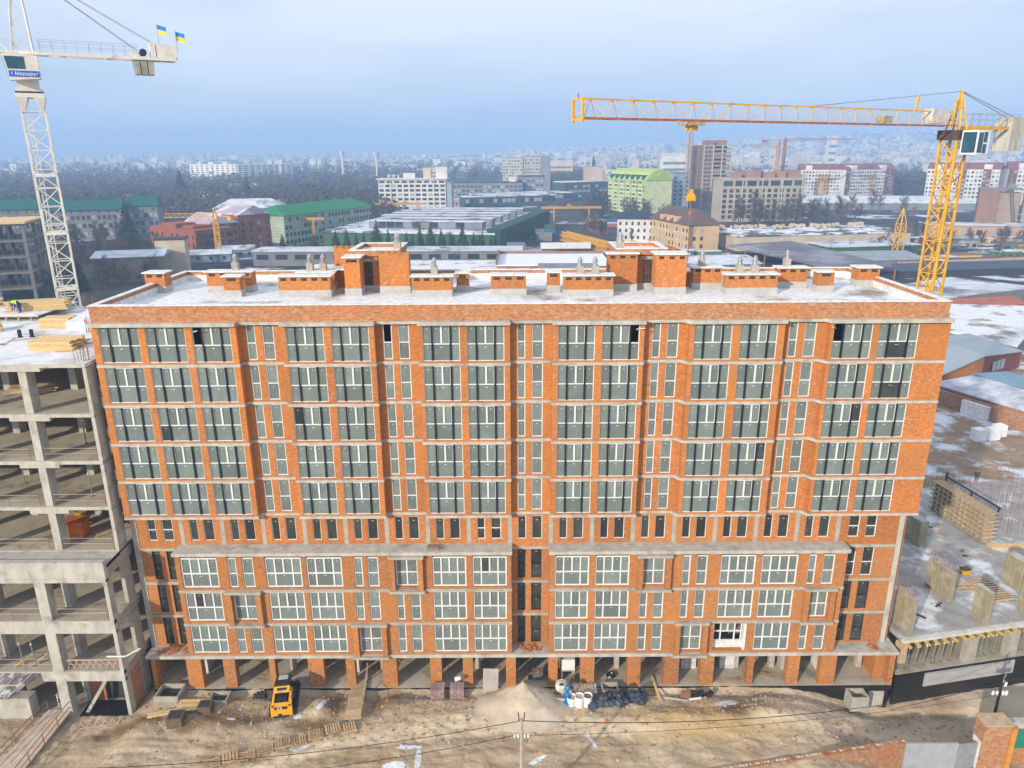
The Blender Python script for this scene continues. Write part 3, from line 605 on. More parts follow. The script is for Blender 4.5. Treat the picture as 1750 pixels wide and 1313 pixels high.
for i in range(8): b.bar((i*.55,.11*i,.05),(i*.55+.28,.11*i+.05,.55),.045); b.bar((i*.55+.28,.11*i+.05,.55),(i*.55+.55,.11*i+.1,.05),.045)
b.obj('lattice', PINKW, zig); MB().bar((0,0,.05),(4.4,.88,.05),.04).obj('rail', PINKW, zig)
# steel props left standing between floors
PROP = MB().tube((0,0,.03),(0,0,1.9),.045,6).tube((0,0,1.9),(0,0,3.3),.035,6).mesh('tube', surf('green_prop_steel', (.16,.24,.20),(.25,.28,.26),4,rough=.5))
PLATE = MB().box(-.11,.11,-.11,.11,0,.03).mesh('foot_plate', RUST)
NUT = MB().tube((0,0,1.82),(0,0,1.98),.075,6).mesh('collar', SNOW_CAP)
def prop(x, y, z, h, label, group):
    p = thing('shoring_prop', label, 'prop', (x, y, z), group=group)
    put('tube', PROP, p, scale=(1, 1, h/3.3)); put('foot_plate', PLATE, p); put('collar', NUT, p); return p
for x, y, z, h, t in ((-32.3,.6,16.3,3.3,'beside the brick block'),(-33.0,2.2,20.0,3.3,'two floors below the roof'),(-39.0,3.0,16.3,3.3,'behind the front columns'),(-38.2,-2.6,3.5,3.3,'above the tilted formwork tray'),(-37.2,-2.7,3.5,3.3,'next to the yellow trestle')):
    prop(x, y, z, h, f'green steel prop standing {t} inside the concrete frame', 'props inside the concrete frame')
# orange corrugated skip and gear on the terrace floor
ORANGE = surf('orange_paint', (0.62, 0.17, 0.02), (0.50, 0.13, 0.02), 2, rough=.5)
sk = thing('orange_skip', 'orange corrugated steel box on an open floor of the concrete frame', 'skip', (-34.2, .9, 12.65))
MB().box(-.7,.7,-.55,.55,.25,1.45).obj('body', ORANGE, sk)
for i in range(5): MB().box(-.74,.74,-.60,-.551,.30+i*.24,.42+i*.24).obj('rib', ORANGE, sk)
MB().box(-.85,.85,-.65,.65,1.45,1.52).obj('lid', ORANGE, sk)
for s in (-.5,.5): MB().box(s-.1,s+.1,-.5,.5,0,.25).obj('skid', RUST, sk)
mx_ = thing('mortar_pump', 'small yellow and rust mortar pump behind the orange skip', 'machine', (-35.0, 3.0, 12.65))
MB().box(-.5,.4,-.3,.3,.3,.8).obj('body', ORANGE, mx_); MB().tube((0,0,.8),(0,0,1.2),.35,10,.5).obj('hopper', surf('dull_yellow',(.55,.36,.06),(.4,.25,.05),3), mx_)
for s in (-.35,.3): MB().tube((s,-.4,.2),(s,-.28,.2),.2,10).obj('wheel', BLACKP, mx_)
# timber stacks on the snowy roof slab
def board_stack(name, x, y, z, L, Wd, n, rz, label, thick=.09, mat=WOOD, ragged=.18, cols=4):
    t = thing(name, label, 'timber stack', (x, y, z), rz, 'timber stacks on the concrete frame')
    me = MB().box(-.5,.5,-.5,.5,0,1).mesh('board', mat)
    for k in range(n):
        for c in range(cols):
            w = Wd/cols
            put('board', me, t, (random.uniform(-ragged,ragged), -Wd/2+w*(c+.5)+random.uniform(-.02,.02), k*(thick+.012)), scale=(L*random.uniform(.93,1.0), w*.93, thick))
    return t
board_stack('timber_stack', -34.5, 3.6, 27.36, 3.3, 2.2, 7, .03, 'pale timber board stack nearest the edge of the snowy concrete roof')
board_stack('timber_stack', -38.7, 10.8, 27.36, 2.6, 1.6, 8, .02, 'pale timber board stack beside the grey concrete upstand on the roof', ragged=.05)
board_stack('timber_stack', -43.2, 15.6, 27.9, 5.0, 1.8, 8, .28, 'long pale timber stack behind the worker in the yellow vest')
board_stack('timber_stack', -49.0, 16.5, 27.9, 3.0, 1.8, 7, .5, 'pale timber stack cut off at the picture edge behind the worker')
board_stack('timber_stack', -44.2, 8.6, 27.36, 3.4, 1.3, 6, .55, 'pale timber stack at the picture edge on the lower roof slab')
# raised deck on studs, upstand, plywood sheets, starter bars
dk = thing('raised_deck', 'raised plywood deck on timber studs along the back of the concrete roof', 'deck', (-46, 13.6, 27.35))
MB().box(-8, 4.2, -.6, 5.6, .45, .55).obj('deck_top', SNOW_SLAB, dk)
for i in range(11): MB().box(-7.6+i*1.1, -7.5+i*1.1, -.55, -.4, 0, .45).obj('stud', WOOD_O, dk)
MB().bar((-8,-.6,.4),(4.2,-.6,.4),.08,.1).obj('beam', WOOD_O, dk)
up = thing('concrete_upstand', 'pale concrete upstand block on the roof next to the brick parapet', 'concrete block', (-34.6, 11.2, 27.35))
MB().hexa([(-2.6,-2.0,0),(3.8,-2.0,0),(3.8,3.0,0),(-3.2,3.0,0),(-2.6,-2.0,.7),(3.8,-2.0,.7),(3.8,3.0,.9),(-3.2,3.0,.9)]).obj('block', SNOW_SLAB, up)
ply = thing('plywood_sheet', 'large snow covered plywood sheet on the concrete roof slab', 'plywood', (-41.2, 5.4, 27.36), .25)
MB().box(-2.4,1.6,-1.3,1.0,0,.05).obj('sheet', SNOW_CAP, ply); MB().box(-2.4,1.7,-1.38,-1.301,0,.09).obj('edge_board', RUST, ply)
for i, (x, y, rz, L, t) in enumerate(((-38.6,6.2,.6,2.6,'in the middle of the snowy roof'),(-32.9,6.4,.35,2.6,'behind the nearest timber stack'),(-32.4,5.0,.45,2.6,'between the nearest timber stack and the brick wall'),(-33.4,2.3,.15,1.2,'below the nearest timber stack'))):
    MB().box(-L/2,L/2,-.07,.07,0,.06).obj('loose_board', WOOD_O, None, loc=(x,y,27.36), rz=rz, label=f'loose brown board lying {t}', cat='board', group='loose boards on the concrete roof')
for x, y, t in ((-37.1, -.4, 'at the front edge of the snowy roof'), (-30.7, -.3, 'at the roof corner by the brick wall'), (-34.8, 8.6, 'beside the grey upstand'), (-40.5, 18.9, 'at the back edge of the roof')):
    g = thing('rebar_starters', f'tuft of thin rusty starter bars {t}', 'rebar', (x, y, 27.35), group='starter bars on the concrete roof')
    for i in range(9):
        a, b_ = random.uniform(-.55,.55), random.uniform(-.3,.3)
        MB().bar((a,b_,0),(a+random.uniform(-.1,.1),b_+random.uniform(-.1,.1),random.uniform(.9,1.35)),.028).obj('bar', RUST, g)
for x, y in ((-39.6, 6.9), (-38.7, 7.0)):
    MB().box(-.11,.11,-.09,.09,0,.62).box(-.16,.16,-.14,.14,.0,.05).obj('formwork_post', NAVY, None, loc=(x,y,27.36), label='short dark formwork post standing on the snowy concrete roof', cat='post', group='dark posts on the concrete roof')
# tilted formwork tray, trestle, ramp
fw = thing('formwork_tray', 'tilted metal formwork tray projecting from the lowest raised floor', 'formwork', (-39.5, -4.6, 3.0))
MB().hexa([(-3.4,-.9,-.35),(1.8,-.9,-.35),(3.3,1.3,.35),(-3.4,1.3,.35),(-3.4,-.9,-.25),(1.8,-.9,-.25),(3.3,1.3,.45),(-3.4,1.3,.45)]).obj('panel', surf('purple_grey_steel',(.22,.17,.18),(.12,.10,.11),1.2,c3=(.5,.5,.5),s3=1.5), fw)
for i in range(6): MB().bar((-3.2+i*1.0,-.9,-.22),(-2.6+i*1.05,1.3,.48),.07).obj('rib', CONC_L, fw)
MB().bar((-3.4,.1,.1),(2.5,.1,.1),.06).obj('rail', PINKW, fw)
tr = thing('timber_trestle', 'pair of yellow timber trestles on the lowest raised floor', 'trestle', (-37.4, -3.0, 3.5))
for s in (-.8, .4): MB().bar((s-.4,0,.05),(s+.5,.9,.6),.12,.1).obj('beam', WOOD, tr); MB().bar((s,.4,0),(s,.4,.35),.1).obj('leg', WOOD, tr)
rmp = thing('site_ramp', 'pale sloping access ramp with rusty handrails at the picture corner', 'ramp', (-36.2, -3.4, -.2))
MB().hexa([(-1.5,-6.4,-.75),(.9,-6.4,-.75),(1.5,0,-.1),(-.3,0,-.1),(-1.5,-6.4,-.6),(.9,-6.4,-.6),(1.5,0,.05),(-.3,0,.05)]).obj('deck', surf('ramp_board',(.55,.45,.36),(.45,.36,.28),1.5), rmp)
for sx, ex in ((.95, 1.5), (-1.5, -.3)):
    for i in range(5): t = i/4; MB().bar((sx+(ex-sx)*t,-6.3+6.3*t,-.6+.6*t),(sx+(ex-sx)*t,-6.3+6.3*t,.35+.6*t),.05).obj('post', RUST, rmp)
    for hh in (.4,.9): MB().bar((sx,-6.3,-.6+hh),(ex,0,hh),.05).obj('handrail', RUST, rmp)
scf = thing('scaffold_trestle', 'small white scaffold frame beside the ramp under the concrete frame', 'scaffold', (-35.9, -3.0, -.8))
for x in (0,.7):
    for y in (0,.6): MB().bar((x,y,0),(x,y,1.7),.045).obj('post', WHITE, scf)
for z in (.3,.9,1.5): MB().bar((0,0,z),(.7,0,z),.04).obj('rung', WHITE, scf)
MB().box(-.05,.75,-.05,.65,1.7,1.76).obj('platform', WOOD_O, scf)
blk = thing('concrete_pier_block', 'rough pale concrete block under the tilted formwork tray', 'concrete block', (-38.9, -3.2, -.8))
MB().box(-1.6,1.2,-.4,.5,0,1.9).obj('block', CONC_L, blk)

board_stack('timber_pile', -37.6, 4.4, 23.66, 3.6, 1.4, 4, .12, 'untidy brown timber pile on the top open floor of the concrete frame', mat=WOOD_O, ragged=.5)
board_stack('timber_pile', -31.8, 3.4, 23.66, 1.8, .8, 2, .5, 'few loose boards near the brick wall on the top open floor', mat=WOOD_O, ragged=.4, cols=3)
board_stack('timber_pile', -32.0, 1.9, 12.66, 2.6, .9, 2, .75, 'grey boards beside the orange skip on the open floor', mat=WOOD_O, ragged=.2, cols=4)
# ================================================================ concrete structure rising at the other end
UNF = thing('concrete_site_structure', 'unfinished concrete slab with upright wall panels next to the brick block', 'building', (31.35, -.35, 0), R_(11))
WET = surf('snow_streaked_slab', (0.36, 0.36, 0.36), (0.26, 0.255, 0.25), .7, c3=(0.66, 0.69, 0.75), s3=.33, lo3=.54, hi3=.66, bump=.1)
MB().box(0, 40, 0, 24, 3.42, 3.8).obj('deck_slab', WET, UNF)
MB().box(-.05, 40, -.35, -.002, 3.44, 3.70).obj('slab_edge', surf('pale_formply', (.60,.60,.58), (.45,.43,.38), 1.2), UNF)
MB().box(0, 40, -.2, 24, .1, .4).obj('lower_slab', CONC_F, UNF)
MB().box(-.3, 40, -.42, -.2, -3.2, .36).obj('waterproofed_wall', BLACKP, UNF)
MB().box(2.4, 11.0, -.5, -.421, -.95, .32).obj('grey_insulation', surf('grey_board', (.42,.42,.43), (.36,.36,.37), 1.5), UNF)
MB().box(0, 40, 9, 9.2, .4, 3.42).obj('core_wall', CONC_W, UNF)
for u, w in ((6.4, .95), (10.4, .95), (15.4, 1.0)): MB().box(u, u+w, -.12, .5, .4, 3.42).obj('concrete_column', CONC, UNF)
def panel_wall(u0, u1, v0, v1, h, starters=True, cap=None):
    w = MB().box(u0, u1, v0, v1, 3.8, 3.8+h).obj('concrete_wall', CONC_W, UNF)
    MB().box(u0+.02, u1-.02, v0+.02, v1-.02, 3.8+h, 3.83+h).obj('rough_top', CONC_L, w)
    if starters:
        b = MB(); n = int((v1-v0)/.22)
        for i in range(n):
            for s in (.08, .28): b.bar((u0+s, v0+.1+i*.22, 3.8+h), (u0+s+random.uniform(-.05,.05), v0+.1+i*.22, 4.7+h), .025)
        b.obj('starter_bars', RUST, w)
    return w
def toUV(x, y):
    a = R_(11); dx, dy = x-31.35, y+.35; return (dx*math.cos(a)+dy*math.sin(a), -dx*math.sin(a)+dy*math.cos(a))
def wall_at(xa, ya, xb, yb, h, t=.45, **k):
    u, v = toUV(xa, ya); u2, v2 = toUV(xb, yb); return panel_wall((u+u2)/2-t/2, (u+u2)/2+t/2, min(v, v2), max(v, v2), h, **k)
wall_at(37.5, 7.25, 37.9, 4.45, 2.8); wall_at(38.9, 2.7, 39.1, 1.2, 3.0, starters=False); wall_at(45.2, 8.1, 45.3, 6.2, 2.8, t=.9, starters=False)
wall_at(31.9, 1.9, 32.1, 0.0, 3.3); wall_at(40.2, 15.9, 40.4, 13.9, 2.7, t=.9, starters=False); wall_at(43.6, 3.6, 43.9, 1.2, 2.9, t=.8, starters=False)
MB().box(-.25, .35, -.4, .3, 1.6, 3.4).obj('formwork_end', WOOD_O, UNF)
# yellow ledger ends under the slab edge
me = MB().box(-.09,.09,-.5,.1,0,.16).mesh('formwork_beam', surf('yellow_formwork', (.62,.40,.06), (.5,.32,.05), 3))
for i in range(14): put('formwork_beam', me, UNF, (.3+i*.85, -.3, 3.26))
for i in range(16):
    u, v = .5+(i % 8)*.82, .45+(i//8)*1.6
    if i % 8 == 7: u = 8.4
    a = R_(11); x, y = 31.35+u*math.cos(a)-v*math.sin(a), -.35+u*math.sin(a)+v*math.cos(a)
    prop(x, y, .4, 3.0, 'green steel prop with pale collar under the slab beside the brick block', 'props under the new slab')
for u in (8.0, 8.9, 9.7, 12.4):
    a = R_(11); prop(31.35+u*math.cos(a)-.5*math.sin(a), -.35+u*math.sin(a)+.5*math.cos(a), .4, 3.0, 'green steel prop between the concrete columns under the new slab', 'props between the columns')
# big wall formwork with timber walers
fwk = thing('wall_formwork', 'long timber ribbed wall formwork standing on the new slab with black top rail', 'formwork', (46.6, 18.4, 3.8), R_(8))
MB().box(-.1, .6, -3.9, 3.9, 0, 3.2).obj('concrete_core', CONC_W, fwk)
for i in range(12): MB().box(-.32, -.1, -3.8+i*.66, -3.62+i*.66, .05, 3.15).obj('stud', WOOD_O, fwk)
for i in range(6): MB().box(-.46, -.32, -3.9, 3.9, .2+i*.52, .32+i*.52).obj('waler', surf('grey_timber', (.36,.32,.23), (.26,.23,.16), 3), fwk)
MB().box(-.4, .9, -3.95, 3.95, 3.2, 3.28).obj('top_walk', WOOD_O, fwk)
for i in range(7): MB().box(-.3, .95, -4.05, -3.91, .25+i*.42, .37+i*.42).obj('end_slat', WOOD_O, fwk)
MB().bar((1.0,-3.9,3.75),(1.0,3.9,3.75),.12,.16).obj('black_rail', BLACKP, fwk)
for y in (-3.7, 0, 3.7): MB().bar((1.0,y,3.2),(1.0,y,4.3 if y > 1 else 3.75),.12).obj('rail_post', BLACKP, fwk)
# field of starter bars behind it
rb = MB()
for i in range(34):
    for j in range(7):
        x, y = 48.6+j*1.7+random.uniform(-.1,.1), 15.5+i*.42+random.uniform(-.08,.08)
        rb.bar((x, y, 3.4), (x+random.uniform(-.12,.12), y+random.uniform(-.1,.1), 5.6+random.uniform(-.2,.4)), .022)
rb.obj('rebar_field', RUST, None, label='dense field of thin upright rebar behind the timber wall formwork', cat='rebar', kind='stuff')
yb_ = thing('yellow_toolbox', 'yellow steel toolbox lying on the wet new slab', 'toolbox', (41.9, 9.0, 3.8), .2)
YEL = surf('yellow_paint', (.70,.38,.02), (.58,.30,.02), 2, rough=.4)
MB().box(-.35,.35,-.3,.3,.04,.5).obj('body', YEL, yb_); MB().box(-.38,.38,-.33,.33,.5,.58).obj('lid', BLACKP, yb_); MB().box(-.4,.4,-.1,.1,0,.04).obj('skid', RUST, yb_)
def slat_panel(name, x, y, z, rz, L, Wd, n, label, tilt=0.0, cat='formwork panel'):
    t = thing(name, label, cat, (x, y, z), rz)
    for i in range(n): MB().box(-L/2+i*L/n+.03, -L/2+(i+.62)*L/n, -Wd/2, Wd/2, .08, .14).obj('slat', WOOD_O, t)
    for s in (-Wd/2, Wd/2-.1): MB().box(-L/2, L/2, s, s+.1, 0, .08).obj('bearer', WOOD_O, t)
    t.rotation_euler = (0, tilt, rz); return t
slat_panel('formwork_grid', 42.7, 6.3, 3.82, 1.75, 3.6, 2.0, 11, 'grey slatted timber panel lying flat on the new slab')
slat_panel('formwork_grid', 40.6, 6.7, 3.82, 1.6, 1.6, 1.4, 6, 'small dark slatted timber panel beside the larger one on the slab')
tb = thing('timber_beams', 'bundle of yellow timber beams at the foot of the wall formwork', 'timber', (49.6, 13.7, 3.8), -.08)
for i in range(4): MB().box(-2.4,2.6,-.5+i*.24,-.3+i*.24,0,.2).obj('beam', WOOD, tb)
for i in range(16):
    x, y = 34+random.random()*16, 3+random.random()*16
    MB().bar((-.3*random.random()-.1,0,.04),(.5*random.random()+.1,.1,.06),.12,.06).bar((0,-.2,.03),(.1,.2,.05),.08,.05).obj('debris_scrap', random.choice((RUST, WOOD_O, BLACKP, ORANGE)), None, loc=(x,y,3.8), rz=random.random()*6, label='small scrap of timber or steel lying on the wet new slab', cat='scrap', group='scraps on the new slab')
MB().box(0,.35,-.05,.05,0,.1).box(-.6,0,-.09,.09,0,.06).obj('steel_beam', BLACKP, None, loc=(34.4,2.4,3.81), rz=-1.0, label='short black steel bar lying near the front edge of the new slab', cat='bar')
# ================================================================ cranes
CR_Y = surf('crane_yellow', (0.74, 0.42, 0.03), (0.62, 0.33, 0.025), 1.2, rough=.45, c3=(.36,.20,.08), s3=1.3, lo3=.54, hi3=.74)
CR_O = surf('crane_orange_chord', (0.42, 0.14, 0.04), (0.33, 0.10, 0.03), 1.2, rough=.5)
CR_W = surf('crane_white', (0.74, 0.72, 0.66), (0.62, 0.59, 0.53), 1.2, rough=.5, c3=(.42,.36,.28), s3=1.4, lo3=.62, hi3=.75)
CABGL = glassmat('cab_glass', (0.02, 0.07, 0.11), dust=(.05,.12,.16), tint=0)
BLUE = surf('blue_sign', (0.01, 0.13, 0.52), (0.012, 0.11, 0.45), 2, rough=.4)
CABLE = surf('steel_cable', (.25,.25,.25), (.2,.2,.2), 2)
def lattice_box(b, w, h, z0, z1, panel, ch, br, origin=(0,0), flip=False):
    """upright lattice of width w (x) and h (y) with chord size ch and brace size br"""
    ox, oy = origin; c = [(-w/2,-h/2),(w/2,-h/2),(w/2,h/2),(-w/2,h/2)]
    for x, y in c: b.bar((ox+x, oy+y, z0), (ox+x, oy+y, z1), ch)
    n = max(1, round((z1-z0)/panel)); dz = (z1-z0)/n
    for k in range(n):
        za, zb = z0+k*dz, z0+(k+1)*dz
        for i in range(4):
            p, q = c[i], c[(i+1) % 4]
            if k % 2: p, q = q, p
            b.bar((ox+p[0], oy+p[1], za), (ox+q[0], oy+q[1], zb), br)
            b.bar((ox+p[0], oy+p[1], zb), (ox+q[0], oy+q[1], zb), br*.9)
def lattice_jib(b, x0, x1, z, w, h, panel, ch, br, mi_low=0, mi=0):
    """triangular jib along +x: two bottom chords, one top chord"""
    b.bar((x0,-w/2,z),(x1,-w/2,z),ch,mi=mi_low); b.bar((x0,w/2,z),(x1,w/2,z),ch,mi=mi_low); b.bar((x0,0,z+h),(x1,0,z+h),ch*1.1,mi=mi)
    n = max(1, round((x1-x0)/panel)); d = (x1-x0)/n
    for k in range(n):
        a, m, e = x0+k*d, x0+(k+.5)*d, x0+(k+1)*d
        for s in (-w/2, w/2): b.bar((a,s,z),(m,0,z+h),br,mi=mi); b.bar((m,0,z+h),(e,s,z),br,mi=mi)
        b.bar((a,-w/2,z),(a,w/2,z),br,mi=mi); b.bar((a,-w/2,z),(e,w/2,z),br*.8,mi=mi)
def text_part(txt, size, mat, parent, loc, rot, name='lettering', ext=.004):
    cu = bpy.data.curves.new(name, 'FONT'); cu.body = txt; cu.size = size; cu.align_x = 'CENTER'; cu.align_y = 'CENTER'; cu.extrude = ext; cu.offset = .004
    o = bpy.data.objects.new(name, cu); COL.objects.link(o); o.parent = parent; o.location = loc; o.rotation_euler = rot
    cu.materials.append(mat)
    me = bpy.data.meshes.new_from_object(o); o2 = put(name, me, parent, loc); o2.rotation_euler = rot
    bpy.data.objects.remove(o); return o2
# ---- yellow crane: local +x is the jib
yc = thing('tower_crane', 'big yellow tower crane with a long lattice jib reaching over the brick roof', 'crane', (39.4, 18.0, -2), R_(209.6))
b = MB(); lattice_box(b, 1.5, 1.5, 0, 44.2, 1.45, .17, .085); b.obj('mast', CR_Y, yc)
b = MB()
for i in range(22): b.bar((.3,.3,2+i*1.9),(.3,.3,3.9+i*1.9),.09)
b.obj('ladder', CR_Y, yc)
MB().box(-1.0,1.0,-1.0,1.0,44.2,45.0).obj('slewing_ring', surf('crane_dark', (.06,.04,.03), (.1,.07,.05), 2), yc)
b = MB(); lattice_jib(b, .9, 40.4, 45.35, 1.15, 1.15, 1.75, .095, .036, mi_low=1); b.obj('jib', [CR_Y, CR_O], yc)
MB().box(40.4,40.55,-.58,-.46,45.1,46.5).box(40.4,40.55,.46,.58,45.1,46.5).box(40.4,40.55,-.46,.46,46.4,46.5).box(40.4,40.55,-.46,.46,45.2,45.35).obj('jib_tip', CR_Y, yc)
MB().bar((40.48,0,46.5),(40.48,0,46.8),.05).obj('tip_lamp', surf('red_lamp', (.5,.03,.02), (.4,.03,.02), 2), yc)
b = MB()
for x, y in ((-.6,-.6),(-.6,.6),(.5,-.6),(.5,.6)): b.bar((x,y,45),(0,0,48.3),.14)
for z in (45.9, 46.9):
    t = (z-45)/3.3; r = .6*(1-t)
    b.bar((-r,-r,z),(r,-r,z),.07); b.bar((r,-r,z),(r,r,z),.07); b.bar((r,r,z),(-r,r,z),.07); b.bar((-r,r,z),(-r,-r,z),.07)
b.obj('apex', CR_Y, yc); MB().bar((.9,.0,45.2),(.45,0,47.5),.13).obj('apex_strut', CR_Y, yc)
MB().bar((0,0,48.2),(19.5,0,46.5),.05).obj('jib_pendant', CABLE, yc)
for s in (-.4,.4): MB().bar((0,s*.2,48.2),(-11,s,45.6),.05).obj('counter_pendant', CABLE, yc)
MB().box(-12.5,-.9,-.55,-.40,45.1,45.38).box(-12.5,-.9,.40,.55,45.1,45.38).box(-12.0,-11.8,-.4,.4,45.12,45.36).box(-4,-3.8,-.4,.4,45.12,45.36).obj('counter_jib', CR_Y, yc)
b = MB()
for s in (-.6,.6):
    for i in range(8): b.bar((-1.2-i*1.1,s,45.4),(-1.2-i*1.1,s,46.4),.04)
    b.bar((-1.2,s,46.4),(-9,s,46.4),.04); b.bar((-1.2,s,45.9),(-9,s,45.9),.03)
b.obj('walkway_rail', STEEL, yc)
for i in range(3): MB().box(-8.2-i*.75,-7.55-i*.75,-.75,.75,43.2,46.2).obj('counterweight', CONC_L, yc)
cab = MB().box(-.3,1.5,-.7,.7,0,2.0).obj('cab', WHITE, yc, loc=(-.85,1.75,42.95))
MB().box(1.501,1.53,-.58,.58,.15,1.85).obj('windscreen', CABGL, cab)
MB().box(.75,1.4,.701,.73,.15,1.8).obj('side_window', CABGL, cab); MB().box(.1,.62,.701,.73,1.0,1.85).obj('side_window', CABGL, cab); MB().box(.1,.62,.701,.73,.1,.85).obj('side_window', CABGL, cab)
b = MB()
for i in range(4): b.bar((-.5-.25*i,.75,0),(-.5-.25*i,.75,1.9),.03)
b.bar((-.4,.75,1.0),(-1.3,.75,1.0),.03); b.bar((-.4,.75,1.9),(-1.3,.75,1.9),.03); b.bar((-1.3,-.5,0),(-1.3,.75,0),.05); b.bar((-.3,.75,0),(-1.3,.75,0),.05); b.obj('cab_balcony', STEEL, cab)
MB().box(1.6,4.0,-.6,.2,45.55,46.7).obj('hoist_winch', surf('pale_grey', (.6,.62,.62), (.45,.46,.46), 2), yc)
MB().box(9.6,10.7,-.35,.35,45.5,46.0).obj('trolley_winch', surf('winch_grey', (.40,.36,.28), (.25,.22,.16), 3), yc); MB().bar((6.2,0,46.5),(6.0,0,47.7),.16).obj('jib_lug', CR_Y, yc)
tr = MB().box(30.3,31.7,-.62,.62,45.02,45.24).obj('trolley', surf('trolley_steel', (.45,.40,.30), (.3,.26,.18), 3), yc)
MB().box(30.7,31.3,-.3,.3,44.7,45.02).obj('sheave_block', CR_Y, tr)
for s in (-.18,.18): MB().bar((31+s,0,44.6),(31+s*.6,0,40.4),.03).obj('hoist_rope', CABLE, tr)
hk = thing('crane_hook', 'yellow crane hook block with a chain sling hanging above the brick roof', 'crane hook', (12.7, 2.7, 37.9))
hk.scale = (.8, .8, .85)
MB().tube((0,-.22,.45),(0,.22,.45),.34,12).obj('sheave', YEL, hk); MB().box(-.42,.42,-.16,.16,.1,.5).obj('cheek', YEL, hk); MB().box(-.16,.16,-.12,.12,.6,1.05).obj('head', YEL, hk)
MB().tube((0,0,.1),(0,0,-.25),.07).tube((0,0,-.25),(.16,0,-.42),.06).tube((.16,0,-.42),(.05,0,-.6),.06).obj('hook', RUST, hk)
MB().bar((0,0,-.45),(.1,0,-4.9),.07).obj('sling', RUST, hk); MB().box(-.09,.09,-.09,.09,-1.0,-.75).obj('sling_ring', ORANGE, hk)
# ---- white crane
wc = thing('tower_crane', 'white lattice tower crane with counter jib, operator cab and two flags', 'crane', (-44.3, 22.0, -1), R_(208.8))
b = MB(); lattice_box(b, 1.85, 1.85, 0, 46.2, 1.72, .15, .085)
for k in range(8): z = 2.6+k*5.4; b.box(-.95,.95,-1.0,-.86,z,z+.28); b.box(-.95,.95,.86,1.0,z,z+.28); b.box(-1.0,-.86,-.86,.86,z,z+.28); b.box(.86,1.0,-.86,.86,z,z+.28)
b.obj('mast', CR_W, wc)
b = MB()
for i in range(23):
    b.bar((.25,.35,1+i*1.95),(.25,.35,2.95+i*1.95),.07); b.bar((.55,.35,1+i*1.95),(.55,.35,2.95+i*1.95),.07)
    for j in range(4): b.bar((.25,.35,1.2+i*1.95+j*.48),(.55,.35,1.2+i*1.95+j*.48),.05)
b.obj('ladder', CR_W, wc)
b = MB()
for x, y in ((-1,-1),(1,-1),(1,1),(-1,1)): b.hexa([(x*.75-.12,y*.75-.12,46.2),(x*.75+.12,y*.75-.12,46.2),(x*.75+.12,y*.75+.12,46.2),(x*.75-.12,y*.75+.12,46.2),(x*.7-.5,y*.7-.5,47.4),(x*.7+.5,y*.7-.5,47.4),(x*.7+.5,y*.7+.5,47.4),(x*.7-.5,y*.7+.5,47.4)])
b.obj('turntable_legs', CR_W, wc)
MB().box(-1.15,1.15,-1.15,1.15,47.4,47.75).box(-1.05,1.05,-1.05,1.05,47.9,48.15).obj('slewing_ring', CR_W, wc); MB().box(-1.1,1.1,-1.1,1.1,47.75,47.9).obj('ring_gap', BLACKP, wc)
MB().box(-.85,.85,-.85,.85,48.15,49.4).obj('turntable', CR_W, wc)
cab = MB().hexa([(-1.4,-.7,.2),(1.0,-.7,0),(1.0,.75,0),(-1.4,.75,.2),(-1.4,-.7,2.1),(1.3,-.7,2.2),(1.3,.75,2.2),(-1.4,.75,2.1)]).obj('cab', CR_W, wc, loc=(.25,1.15,48.75))
MB().hexa([(1.03,-.55,.2),(1.05,-.55,.2),(1.05,.6,.2),(1.03,.6,.2),(1.30,-.55,2.0),(1.32,-.55,2.0),(1.32,.6,2.0),(1.30,.6,2.0)]).obj('windscreen', CABGL, cab)
MB().hexa([(-.35,.751,.95),(1.0,.751,.95),(1.0,.775,.95),(-.35,.775,.95),(-.35,.751,1.98),(1.15,.751,1.98),(1.15,.775,1.98),(-.35,.775,1.98)]).obj('side_window', CABGL, cab)
sgn = MB().box(-1.35,.98,.752,.785,.3,.8).obj('sign', BLUE, cab)
text_part('1 Маршрут', .40, WHITE, cab, (-.2,.79,.54), (R_(90),0,R_(180)))
# apex tower leaning back, jib and counter jib girders
b = MB()
for s in (-.55,.55):
    b.bar((.9,s,50.3),(-.2,s*.4,58.8),.13); b.bar((-.9,s,50.3),(-.6,s*.4,58.8),.13)
    for i in range(5):
        t0, t1 = i/5, (i+.5)/5; L = lambda t, a: (a+( -.2-a if a > 0 else -.6-a)*t, s*(1-.6*t), 50.3+8.5*t)
        b.bar(L(t0,.9), L(t1,-.9), .06); b.bar(L(t1,-.9), L((i+1)/5,.9), .06)
for i in range(6):
    t = i/5
    for a in (.9,-.9):
        x = a+((-.2 if a > 0 else -.6)-a)*t; b.bar((x,-.55*(1-.6*t),50.3+8.5*t),(x,.55*(1-.6*t),50.3+8.5*t),.06)
b.obj('apex', CR_W, wc)
b = MB(); lattice_jib(b, 1.0, 30, 51.2, 1.2, 1.2, 1.9, .13, .05); b.obj('jib', CR_W, wc)
MB().box(-12.8,1.2,-.75,-.55,51.05,51.35).box(-12.8,1.2,.55,.75,51.05,51.35).box(-12.6,-12.4,-.55,.55,51.08,51.3).box(-7,-6.8,-.55,.55,51.08,51.3).box(-1,-.8,-.55,.55,51.08,51.3).obj('counter_jib', CR_W, wc)
b = MB()
for s in (-.8,.8):
    for i in range(9): b.bar((-1.4-i*1.0,s,51.35),(-1.4-i*1.0,s,52.35),.03)
    b.bar((-1.2,s,52.35),(-9.6,s,52.35),.03); b.bar((-1.2,s,51.85),(-9.6,s,51.85),.025)
b.obj('walkway_rail', STEEL, wc)
